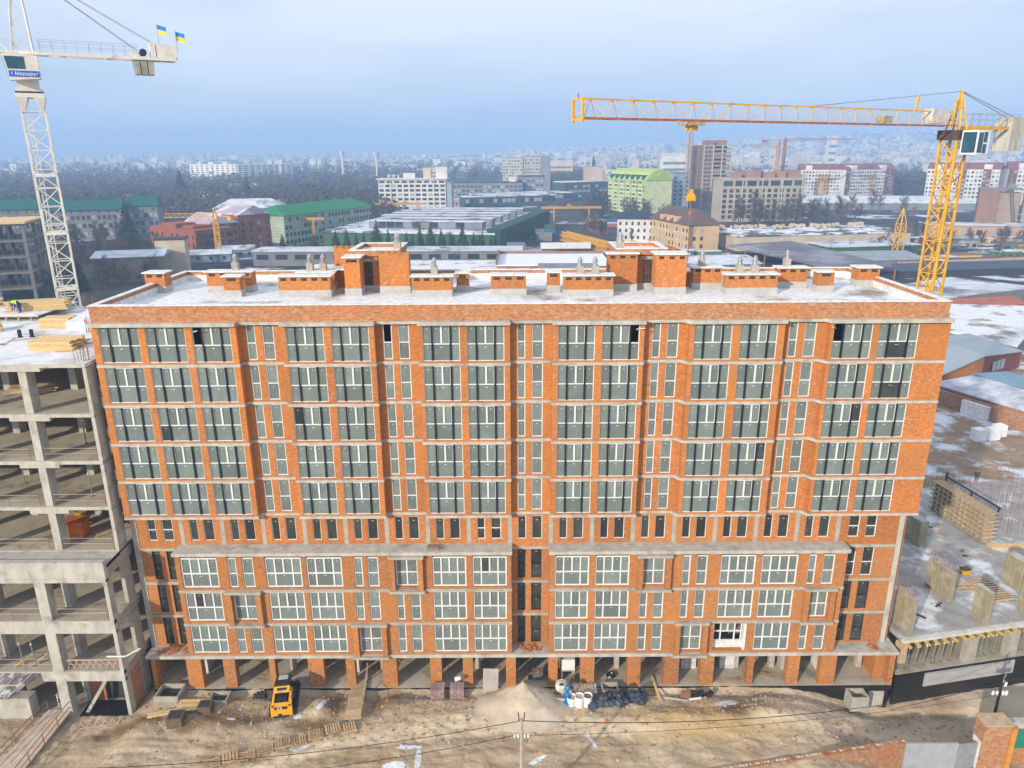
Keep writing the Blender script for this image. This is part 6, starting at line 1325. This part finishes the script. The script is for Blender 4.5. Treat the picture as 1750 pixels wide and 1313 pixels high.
small_crane(153, 243, 14, 2.6, 'short yellow lattice crane beside the purple canopy', CR_Y, None, 20, 6, .3)
small_crane(138, 548, 61, 2.4, 'pale crane mast rising beside the unfinished tower', M2('pale_pink_steel', (.55,.45,.40)), None, 10, 2, .4)
small_crane(212, 560, 44, 2.2, 'orange tower crane with twin masts behind the pale unfinished block', GY, 24, 185, 8, .4)
small_crane(222, 575, 50, 1.6, 'slim red mast behind the pale unfinished block', M2('dull_red', (.34,.12,.1)), 60, 5, 2, .35)
cs = thing('crane_sections', 'long stack of yellow lattice crane sections lying in the yard', 'crane parts', (25, 318, 0), R_(-72))
for r in range(4):
    b = MB(); b2 = MB(); lattice_jib(b, 0, 52, .2+(r//2)*2.2, 1.9, 1.9, 2.6, .28, .16); b.obj('lattice_section', CR_Y, cs, loc=(0, (r%2)*2.6, 0))
ct = thing('blue_container', 'bright blue container with a green top in the yard', 'container', (16.5, 318, 0), .1)
MB().box(0,5.4,0,3,0,5.2).obj('body', M2('blue_wall', (.03,.16,.45)), ct); MB().box(.3,5.1,.2,2.8,5.2,7.4).obj('upper_box', GREENW, ct)
for i, (x, y, c, t) in enumerate(((6,283,(.6,.6,.6),'white'),(36,287,(.4,.04,.05),'dark red'),(44,289,(.45,.03,.04),'bright red'),(58,300,(.12,.13,.15),'dark grey'),(157,220,(.5,.05,.06),'crimson'),(150,228,(.05,.2,.2),'teal'),(180,232,(.3,.3,.32),'silver'),(196,238,(.28,.05,.05),'maroon'))):
    v = thing('parked_car', f'{t} vehicle parked in the yards behind the block', 'car', (x, y, ground_z(x,y)), random.random()*3, 'vehicles in the yards'); m = M2(f'car_{t}', c)
    MB().box(-2.2,2.2,-.9,.9,.35,1.0).obj('body', m, v); MB().hexa([(-1.3,-.85,1.0),(1.2,-.85,1.0),(1.2,.85,1.0),(-1.3,.85,1.0),(-.9,-.75,1.55),(.7,-.75,1.55),(.7,.75,1.55),(-.9,.75,1.55)]).obj('cabin', DGL, v)
    for sx in (-1.3,1.3):
        for sy in (-.85,.75): MB().tube((sx,sy,.33),(sx,sy+.12,.33),.33,8).obj('wheel', BLACKP, v)
tl = thing('white_trailer', 'long pale trailer parked at the foot of the crane sections', 'trailer', (13, 276, 0), .02); MB().box(0,22,0,3,1.0,3.4).obj('box', SNOW_CAP, tl); MB().box(0,22,.2,2.8,.5,1.0).obj('chassis', ROOFD, tl)
# ---- yard to the right of the block
B = Bl('corrugated_shed', 'orange brick shed with pale blue corrugated gable roof', 76, 71, -2, 1, 1, 1, None); bpy.data.objects.remove(B.o)
sh = thing('corrugated_shed', 'large orange brick shed with pale blue corrugated gable roof', 'shed')
CORR = surf('corrugated_steel', (.34,.40,.45), (.27,.32,.37), 1.2, rough=.5, stretch=(6,.3,1)); CORR2 = surf('corrugated_snow', (.46,.48,.56), (.28,.30,.36), .5, rough=.6, c3=(.62,.65,.72), s3=.15, lo3=.5, hi3=.62)
dv = Vector((-1.6, 15.0, 0)); eL, eA, eR = Vector((75.6,73.0,3.4)), Vector((87.8,80.6,4.8)), Vector((100.4,88.9,3.4)); up_ = Vector((0,0,.2))
for a_, c_ in ((eL, eA), (eA, eR)): MB().hexa([a_, c_, c_+dv, a_+dv, a_+up_, c_+up_, c_+dv+up_, a_+dv+up_]).obj('roof', CORR, sh)
fl_ = lambda v: Vector((v.x, v.y, 0)); e2 = Vector((.3,.7,0))
for a_, c_, m_ in ((eL, eA, BRICK), (eA, eR, MAROON)): MB().hexa([fl_(a_)+e2, fl_(c_)+e2, fl_(c_)+e2*1.6, fl_(a_)+e2*1.6, a_+e2, c_+e2, c_+e2*1.6, a_+e2*1.6]).obj('gable_wall', m_, sh)
for a_ in (eL, eR): MB().hexa([fl_(a_)+e2*1.6, fl_(a_)+e2*1.6+Vector((.3,0,0)), fl_(a_)+dv+Vector((.3,0,0)), fl_(a_)+dv, a_+e2*1.6, a_+e2*1.6+Vector((.3,0,0)), a_+dv+Vector((.3,0,0)), a_+dv]).obj('side_wall', BRICK_OLD, sh)
for t_ in (.25, .36, .47): q_ = eA.lerp(eR, t_); MB().hexa([(q_.x,q_.y+.15,1.2),(q_.x+1.1,q_.y+.85,1.2),(q_.x+1.1,q_.y+.95,1.2),(q_.x,q_.y+.25,1.2),(q_.x,q_.y+.15,3.1),(q_.x+1.1,q_.y+.85,3.1),(q_.x+1.1,q_.y+.95,3.1),(q_.x,q_.y+.25,3.1)]).obj('window', WINLIT.materials[0], sh)
s2 = thing('monopitch_shed', 'long low brick shed with snowy corrugated lean-to roof', 'shed')
MB().hexa([(72.2,70.2,2.9),(78.9,55.2,2.9),(84.5,57.0,4.2),(79.6,70.4,4.2),(72.2,70.2,3.1),(78.9,55.2,3.1),(84.5,57.0,4.4),(79.6,70.4,4.4)]).obj('roof', CORR2, s2); MB().prism([(72.6,70.0),(79.2,55.6),(84.2,57.4),(79.4,70.2)], 0, 2.85).obj('wall', BRICK_OLD, s2)
MB().hexa([(79.3,70.6,4.45),(84.8,57.2,4.45),(91,62.0,4.0),(87,73.2,4.0),(79.3,70.6,4.6),(84.8,57.2,4.6),(91,62.0,4.2),(87,73.2,4.2)]).obj('upper_roof', surf('blue_corrugated', (.14,.26,.36), (.2,.3,.4), .6, rough=.5), s2)
MB().bar((66,70.5,.6),(72,69.0,2.6),.12).obj('rail', WHITE, s2)
yw = thing('yard_wall', 'old brick yard wall with a snowy buttress behind the white blocks', 'wall'); MB().prism([(71.9,69.6),(78.6,54.9),(78.9,55.0),(72.2,69.8)], 0, 2.5).obj('brickwork', BRICK_OLD, yw); MB().prism([(73.9,63.6),(75.7,59.5),(76.5,59.9),(74.7,64.0)], 0, 2.2).obj('snow_cap', SNOW_CAP, yw)
for i, (x, y) in enumerate(((69.6,51.6),(71.8,51.9),(73.6,53.2))):
    w = thing('white_block', ['nearest the brick block of three white insulation bales','middle one of three white insulation bales in the snowy yard','farthest of three white insulation bales in the snowy yard'][i], 'bale', (x,y,0), .2, 'white insulation bales'); MB().box(-.9,.9,-.7,.7,0,.85).box(-.88,.88,-.68,.68,.87,1.75).obj('bale', SNOW, w)
for i, (poly, z, t) in enumerate((([(96,106),(102.5,93.5),(117,110),(150,104),(158,128),(113,136)],3.2,'broad snow covered flat roof beyond the corrugated shed'),([(110,139),(128,149),(150,158),(136,176),(112,162)],3.6,'grey striped flat roof at the yellow crane foot'))):
    f = thing('flat_roof_hall', t, 'building'); MB().prism(poly, 0, z).obj('wall', GREYW, f); c_ = (sum(q[0] for q in poly)/len(poly), sum(q[1] for q in poly)/len(poly)); MB().prism([(c_[0]+(x-c_[0])*1.01, c_[1]+(y-c_[1])*1.01) for x, y in poly], z, z+.4).obj('roof', SNOW_ROOF if i == 0 else SNR2, f)
B = Bl('red_roof_shed', 'small shed with a rusty red roof behind the broad snow roof', 114, 136, 12, 22, 9, 2.6, BRK_P); B.gable(M2('red_roof', (.40,.13,.08)), 1.4, .5)
B = Bl('fence_row', 'long pale precast fence beyond the yellow crane foot', 140, 216, 12, 70, .4, 3.2, M2('precast', (.5,.42,.33)), cat='fence'); B.part('dark_coping', MAROON, (0,70,-.2,.6,3.2,3.6))
B = Bl('dark_hall', 'long dark blue hall roof beyond the yellow crane foot', 122, 196, 8, 110, 16, 2.4, ROOFD); B.flat(M2('dark_blue_roof', (.06,.085,.13)), .3, .3)
# white slab hall and distant bright tower
B = Bl('snow_field_roof', 'vast snow striped market roof in front of the striped apartments', 196, 512, -8, 150, 90, 5, M2('teal_grey', (.2,.24,.26))); B.flat(surf('striped_snow_roof', (.74,.77,.84),(.6,.63,.7),.1,c3=(.30,.32,.38),s3=.12,lo3=.56,hi3=.6,stretch=(.3,2,1)), .3, .5)

# the cluttered yards towards the silo: every hut, stack and container on its own
yr = random.Random(21); YM = [M2('yard_tan', (.46,.34,.23)), M2('yard_rust', (.30,.13,.08)), M2('yard_grey', (.30,.31,.33)), M2('yard_green', (.10,.18,.12)), M2('yard_blue', (.07,.16,.28)), M2('yard_maroon', (.18,.06,.07)), YELW]
for i in range(46):
    x, y = yr.uniform(138,262), yr.uniform(214,318)
    if y > 232 and x < 182: x += 46
    W, D, H = yr.uniform(3,14), yr.uniform(2.5,6), yr.uniform(1.6,3.8); k = yr.randrange(7)
    B = Bl('yard_hut', 'small hut, container or stack in the cluttered yards before the silo', x, y, yr.uniform(-25,25), W, D, H, YM[k], cat='hut', group='huts and stacks in the yards'); B.flat(SNR2 if yr.random() < .55 else YM[(k+2) % 7], .2, .25)
    if W > 7: B.wins('f', 3, 1, .8, 1, W*.16, H*.4, .02, lit=.4)
for i in range(26):
    x, y = yr.uniform(-70,120), yr.uniform(240,262) if i % 2 else yr.uniform(330,420)
    if -90 < x < 25 and y > 262: x = yr.uniform(30, 120)
    W, D, H = yr.uniform(3,11), yr.uniform(2.5,6), yr.uniform(1.8,3.6); k = yr.randrange(7)
    B = Bl('yard_hut', 'small hut or container in the yards behind the middle of the block', x, y, yr.uniform(-20,20), W, D, H, YM[k], cat='hut', group='huts behind the block'); B.flat(SNR2 if yr.random() < .6 else ROOFD, .2, .25)
# ================================================================ trees
BARK = surf('bark', (.085,.065,.05), (.12,.095,.075), 2); TWIG = surf('twigs', (.105,.082,.066), (.07,.056,.046), .3, tint=.25); TWIG2 = surf('twigs_ochre', (.24,.18,.105), (.16,.12,.07), .3, tint=.2)
NEEDLE = surf('needles', (.022,.045,.028), (.014,.03,.02), .8, tint=.25)
def bare_tree(seed, H=12.0, spread=.42, n2=32, tw=64, mat=TWIG, twr=.045):
    rd = random.Random(seed); T, Cn = MB(), MB()
    T.tube((0,0,-.3),(rd.uniform(-.2,.2),rd.uniform(-.2,.2),H*.42),H*.022,6,H*.014)
    T.tube((0,0,H*.42),(rd.uniform(-.3,.3),rd.uniform(-.3,.3),H*.82),H*.014,5,H*.004)
    for i in range(n2):
        z = H*rd.uniform(.22,.8); a = rd.uniform(0,6.283); L = H*spread*rd.uniform(.5,1.0)*(1.15-z/H*.6)
        d = Vector((math.cos(a), math.sin(a), rd.uniform(.5,1.3))).normalized(); p = Vector((0,0,z)); q = p+d*L
        Cn.tube(p, q, H*.0065, 3, H*.002, cap=False)
        for k in range(tw):
            t = rd.uniform(.2,1.0); s = p.lerp(q, t); e = s+Vector((rd.gauss(0,.6), rd.gauss(0,.6), rd.gauss(.35,.5))).normalized()*H*rd.uniform(.04,.13)
            w = Vector((rd.gauss(0,1), rd.gauss(0,1), rd.gauss(0,.4))).normalized()*twr*H/12
            kk = len(Cn.v); Cn.v += [tuple(s-w), tuple(s+w), tuple(e)]; Cn.f.append((kk,kk+1,kk+2)); Cn.m.append(0)
    return T.mesh('trunk', BARK), Cn.mesh('crown', mat)
def conifer(seed, H=10.0, R=2.9, slim=1.0):
    rd = random.Random(seed); T, Cn = MB(), MB(); T.tube((0,0,-.2),(0,0,H*.9),H*.02,6,H*.004)
    n = int(22*H/10)
    for k in range(n):
        z = H*(.06+.93*k/n); r = R*slim*(1-k/n)**.85+.1
        for i in range(max(7, int(26*(1-k/n)))):
            a = rd.uniform(0,6.283); rr = r*rd.uniform(.65,1.12); p = Vector((math.cos(a)*rr*.15, math.sin(a)*rr*.15, z+.25)); q = Vector((math.cos(a)*rr, math.sin(a)*rr, z-rr*.35+rd.uniform(-.15,.2)))
            s = Vector((-math.sin(a), math.cos(a), 0))*rr*.42
            kk = len(Cn.v); m = p.lerp(q,.6); Cn.v += [tuple(p), tuple(m-s+Vector((0,0,-.12))), tuple(q), tuple(m+s+Vector((0,0,-.12))), tuple(m+Vector((0,0,.12)))]
            Cn.f += [(kk,kk+1,kk+4),(kk+1,kk+2,kk+4),(kk+2,kk+3,kk+4),(kk+3,kk,kk+4)]; Cn.m += [0]*4
    return T.mesh('trunk', BARK), Cn.mesh('crown', NEEDLE)
BT = [bare_tree(1), bare_tree(2, spread=.5), bare_tree(3, spread=.33, n2=22), bare_tree(4, mat=TWIG2, spread=.36)]; CF = [conifer(11, slim=1.2), conifer(12, slim=.95), conifer(13, slim=.75)]
def tree(kind, x, y, h, label, group, base=12.0, name='bare_tree'):
    z = ground_z(x, y); t = thing(name, label, 'tree', (x, y, z), random.random()*6.28, group); s = h/base
    put('trunk', kind[0], t); put('crown', kind[1], t); t.scale = (s*random.uniform(.85,1.15), s*random.uniform(.85,1.15), s); return t
def scatter(n, poly_fn, kinds, hr, label, group, base=12.0, name='bare_tree'):
    for i in range(n):
        x, y = poly_fn(); tree(random.choice(kinds), x, y, random.uniform(*hr), label, group, base, name)
U = random.uniform
scatter(44, lambda: (U(-192,-126), U(206,262)), BT[:3], (7,12), 'bare brown tree in the thicket between the school and the brick office', 'thicket by the school')
scatter(30, lambda: (U(-262,-186), U(288,316)), BT[:3], (8,13), 'bare tree in front of the teal roofed school', 'trees before the school')
scatter(18, lambda: (U(-160,-118), U(172,196)), BT[:2], (6,10), 'bare tree around the tan shed behind the parapet', 'trees by the tan shed')
scatter(22, lambda: (U(128,182), U(372,402)), [BT[0],BT[2],BT[3]], (11,19), 'tall bare tree before the pale unfinished block', 'trees before the unfinished block')
scatter(14, lambda: (U(182,262), U(400,470)), [BT[3],BT[0]], (10,17), 'ochre bare tree before the snow striped market roof', 'trees before the market roof')
scatter(10, lambda: (U(128,150), U(410,500)), BT[:3], (14,22), 'tall grey bare tree beside the unfinished tower', 'trees beside the unfinished tower')
scatter(8, lambda: (U(76,92), U(440,470)), BT[:3], (9,14), 'bare tree below the lime apartment block', 'trees below the lime block')
scatter(30, lambda: (U(150,262), U(236,330)), BT, (5,10), 'small bare tree in the yards near the silo', 'yard trees near the silo')
scatter(5, lambda: (U(146,168), U(140,168)), [BT[0],BT[1]], (8,13), 'bare tree at the picture edge above the snow roof', 'trees above the snow roof')
tree(BT[1], 38, 300, 15, 'broad bare tree standing alone by the crane sections', None); tree(BT[0], 44, 312, 11, 'smaller bare tree beside the broad one near the crane sections', None)
tree(BT[2], 56, 296, 9, 'slim bare tree before the white house with the dark roof', None)
scatter(16, lambda: (U(20,100), U(400,470)), BT[:3], (8,13), 'bare tree between the gantry crane and the lime block', 'trees beyond the gantry')
scatter(24, lambda: (U(-118,-70), U(400,470)), BT[:3], (9,14), 'bare tree between the mint office and the white office', 'trees by the mint office')
for i, (x, y, h, t) in enumerate(((-176,292,21,'tall dark spruce in front of the teal roofed school'),(-137.5,183,11,'dark spruce just behind the parapet corner'),(-300,640,30,'tall dark spruce beyond the pale roofed house'),(-222,590,24,'broad dark fir left of the distant white apartments'),(-152,238,9,'small dark fir at the corner of the brick wing'),(-146,232,8,'dark fir in front of the brick wing'),(-98,268,9,'dark fir below the orange gantry'),(-91,262,7,'small dark fir below the orange gantry'),(-83,262,10,'dark fir at the corner of the green hall'))):
    tree(CF[i % 2], x, y, h, t, None, 10, 'conifer')
for i in range(15):
    x = -76+i*4.6+U(-1,1); tree(CF[(i*7) % 3], x, 268-.1*i+U(-2,2), U(9,13) if i != 4 else 15, 'dark conifer in the row along the green hall wall', 'conifers along the hall', 10, 'conifer')
# woods too far off to count: one mass of twiggy clumps
wd = MB()
def clump(x, y, h, r, rd=random):
    z = ground_z(x, y); n = 64 if y < 760 else (30 if y < 1100 else 14)
    for k in range(n):
        a, e, rr = rd.uniform(0,6.283), rd.uniform(.05,1.0), r*math.sqrt(rd.random())
        s = math.sin(math.pi*min(1,.12+.88*e)); c = Vector((x+math.cos(a)*rr*(.35+.65*s), y+math.sin(a)*rr*(.35+.65*s), z+h*e))
        w = r*rd.uniform(.16,.36)*(.58 if y < 760 else (.9 if y < 1100 else 1.4)); kk = len(wd.v)
        for q in range(3): wd.v.append((c.x+rd.gauss(0,w), c.y+rd.gauss(0,w), c.z+rd.gauss(0,w*.8)))
        wd.f.append((kk,kk+1,kk+2)); wd.m.append(0)
def woods(n, fn, hr=(9,15)):
    for i in range(n):
        x, y = fn(); h = U(*hr); clump(x, y, h, h*.42)
woods(2600, lambda: (lambda y: (U(-.72*y-40, -.12*y-20), y))(U(420, 1000)))
woods(2200, lambda: (lambda y: (U(-.72*y-40, .06*y), y))(1000*(2.2**random.random())), (10,18))
woods(700, lambda: (lambda y: (U(.02*y, .12*y), y))(U(840, 1100)), (12,18))
woods(900, lambda: (lambda y: (U(.50*y, .62*y), y))(U(690, 820)), (14,20))
woods(1500, lambda: (lambda y: (U(.0*y, .75*y), y))(1000*(4.5**random.random())), (10,16))
woods(260, lambda: (U(60,130), U(520,560)), (8,13))
wd.obj('woodland', surf('far_twigs', (.075,.066,.06), (.05,.047,.046), .02, c3=(.105,.085,.07), s3=.008), None, kind='stuff', label='bare brown woods covering the distance in one dim mass', cat='woods')
# ---- far town: individual blocks where they can be told apart, the rest one mass
FARW = [M2('far_white', (.70,.68,.64)), M2('far_cream', (.62,.54,.44)), M2('far_pink', (.58,.46,.40)), M2('far_grey', (.40,.41,.42))]
_hc = {}
for i in range(4):
    _hc[i] = (MB().box(-.5,.5,-.5,.5,0,1).mesh('wall', FARW[i]), MB().box(-.52,.52,-.52,.52,1,1.06).mesh('roof', SNR2), MB().box(-.46,.46,-.51,-.5,.12,.2).box(-.46,.46,-.51,-.5,.32,.4).box(-.46,.46,-.51,-.5,.52,.6).box(-.46,.46,-.51,-.5,.72,.8).mesh('window_rows', M2('far_dark_rows', (.16,.18,.21))))
def far_block(x, y, W, D, H, label, group, k=None, rz=None):
    t = thing('distant_block', label, 'building', (x, y, ground_z(x,y)-.5), U(-.4,.4) if rz is None else rz, group); me = _hc[random.randrange(4) if k is None else k]; t.scale = (W, D, H)
    put('wall', me[0], t); put('roof', me[1], t); put('window_rows', me[2], t)
for i in range(52): y = U(520,1000); far_block(U(-.70,-.16)*y, y, U(8,20), U(7,12), U(4.5,8), 'small pale house half hidden in the woods on the near left', 'houses in the left woods')
for i in range(44): y = U(1100,2600); far_block(U(-.70,.02)*y, y, U(12,34), U(9,14), U(6,15), 'pale distant apartment block among the hazy left woods', 'hazy blocks on the left')
for i in range(76): y = U(1000,2900); far_block(U(.03,.74)*y, y, U(12,40), U(9,15), U(6,18), 'pale distant apartment block on the hazy right hillside', 'hazy blocks on the right')
for x, y, W, H, k, t in ((62,1010,46,30,1,'cream pair of towers beyond the grey twin tower'),(104,1040,62,22,1,'long cream slab right of the cream towers'),(-108,1000,24,22,2,'small pink block left of the grey tower'),(610,1420,14,62,0,'bright white slender tower far behind the striped apartments'),(-300,820,40,10,0,'bright white flat hall in the left woods'),(215,900,60,38,0,'white stepped apartments behind the red masts'),(130,760,34,24,1,'cream block behind the lime roof'),(470,760,60,30,0,'white apartments above the dark wood'),(400,830,90,16,1,'low bright row above the dark wood')): far_block(x, y, W, 14, H, t, None, k, 0)
cty = MB(); mats_i = [0,1,2,3]
for i in range(3600):
    right = random.random() < .68; y = 1500*(4.2**random.random()); x = (U(.0,.78) if right else U(-.76,.05))*y
    W, D, H = U(8,30), U(8,16), (U(5,11) if random.random() < .8 else U(12,26)); z = ground_z(x,y)-1; a = U(-.5,.5); c, s = math.cos(a)*W/2, math.sin(a)*W/2; c2, s2 = -math.sin(a)*D/2, math.cos(a)*D/2
    cty.prism([(x-c-c2,y-s-s2),(x+c-c2,y+s-s2),(x+c+c2,y+s+s2),(x-c+c2,y-s+s2)], z, z+H, random.choice((0,0,1,2,3)))
cty.obj('distant_city', FARW, None, kind='stuff', label='hazy sprawl of countless pale buildings to the horizon', cat='city')
for i, (x, y, h, t) in enumerate(((-285,1250,46,'pale water tower standing in the woods'),(-215,1180,44,'second pale water tower in the woods'))):
    w = thing('water_tower', t, 'water tower', (x,y,0)); MB().tube((0,0,0),(0,0,h-8),2.2,8,1.8).obj('shaft', FARW[0], w); MB().tube((0,0,h-8),(0,0,h),3,10,5.5).obj('tank', FARW[0], w)
MB().tube((0,0,0),(0,0,75),3,8,2).tube((0,0,70),(0,0,76),2.3,8).obj('smoke_stack', FARW[0], None, loc=(-1310,2050,0), label='tall pale chimney stack in the haze behind the white crane', cat='chimney')
# ================================================================ people
def person(name, label, loc, rz, joints, radii, edges, skin_mats, extra=None):
    t = thing(name, label, 'person', loc, rz)
    me = bpy.data.meshes.new('body'); me.from_pydata(joints, edges, []); o = put('body', me, t)
    o.modifiers.new('skin', 'SKIN')
    for i, r in enumerate(radii): me.skin_vertices[0].data[i].radius = (r, r)
    me.skin_vertices[0].data[0].use_root = True
    sb = o.modifiers.new('sub', 'SUBSURF'); sb.levels = sb.render_levels = 1
    me.materials.append(skin_mats); return t
WB = surf('work_blue', (.02,.07,.30), (.015,.05,.22), 6); VEST = surf('hi_vis', (.45,.75,.02), (.38,.65,.02), 6); DARKC = surf('dark_clothes', (.02,.022,.03), (.03,.03,.04), 6); SKINC = surf('skin', (.45,.28,.2), (.4,.24,.17), 6); ORH = surf('orange_helmet', (.75,.22,.05), (.7,.2,.05), 6)
# bent over on the concrete roof, facing left; hips at the right
J = [(0,0,.86),(-.25,0,.92),(-.48,0,.86),(-.58,0,.76),(-.68,0,.70), (.02,.11,.80),(.03,.13,.45),(.05,.13,.06),(-.10,.13,.03), (.02,-.11,.80),(.03,-.13,.45),(.05,-.13,.06),(-.10,-.13,.03), (-.47,.19,.80),(-.48,.21,.5),(-.56,.18,.24),(-.60,.17,.16), (-.47,-.19,.80),(-.48,-.21,.5),(-.56,-.18,.24),(-.60,-.17,.16)]
E_ = [(0,1),(1,2),(2,3),(3,4),(0,5),(5,6),(6,7),(7,8),(0,9),(9,10),(10,11),(11,12),(2,13),(13,14),(14,15),(15,16),(2,17),(17,18),(18,19),(19,20)]
Rr = [.17,.18,.17,.07,.08,.11,.085,.06,.05,.11,.085,.06,.05,.075,.055,.045,.04,.075,.055,.045,.04]
w1 = person('person', 'worker in blue trousers and yellow vest bending over on the concrete roof', (-44.0,14.0,27.92), .1, J, Rr, E_, WB)
b = MB(); ring = []
for k in range(7):
    t = k/6; cx, cz = -.08-.42*t, .90+.02*math.sin(t*3); r = .205-.01*abs(t-.5)
    for i in range(12): a = 2*math.pi*i/12; b.v.append((cx, math.cos(a)*r*1.1, cz+math.sin(a)*r))
for k in range(6):
    for i in range(12): b.f.append((k*12+i,k*12+(i+1)%12,(k+1)*12+(i+1)%12,(k+1)*12+i)); b.m.append(0)
b.obj('vest', VEST, w1); MB().tube((-.66,0,.80),(-.80,0,.62),.125,10,.10).obj('head', SKINC, w1); MB().tube((-.68,0,.83),(-.80,0,.72),.15,10,.09).obj('helmet', ORH, w1)
J = [(0,0,.92),(0,0,1.18),(0,0,1.42),(0,0,1.52),(0,.02,1.62), (.1,0,.86),(.11,.02,.48),(.10,0,.07),(.11,.13,.03), (-.1,0,.86),(-.11,-.02,.48),(-.12,-.06,.07),(-.12,.07,.03), (.20,0,1.40),(.25,-.02,1.12),(.20,.12,.98),(.12,.16,.98), (-.20,0,1.40),(-.25,-.02,1.12),(-.22,.08,.92),(-.2,.1,.84)]
Rr = [.15,.16,.17,.06,.06,.10,.08,.06,.05,.10,.08,.06,.05,.075,.06,.05,.04,.075,.06,.05,.04]
p2 = person('person', 'person in dark winter clothes standing beyond the wall formwork in the snowy yard', (60.3,36.7,0), 2.6, J, Rr, E_, DARKC)
MB().tube((0,.0,1.52),(0,.02,1.62),.085,10,.115).tube((0,.02,1.62),(0,.03,1.74),.115,10,.09).obj('head', SKINC, p2); MB().tube((0,.0,1.66),(0,0,1.80),.128,10,.07).obj('hat', DARKC, p2)
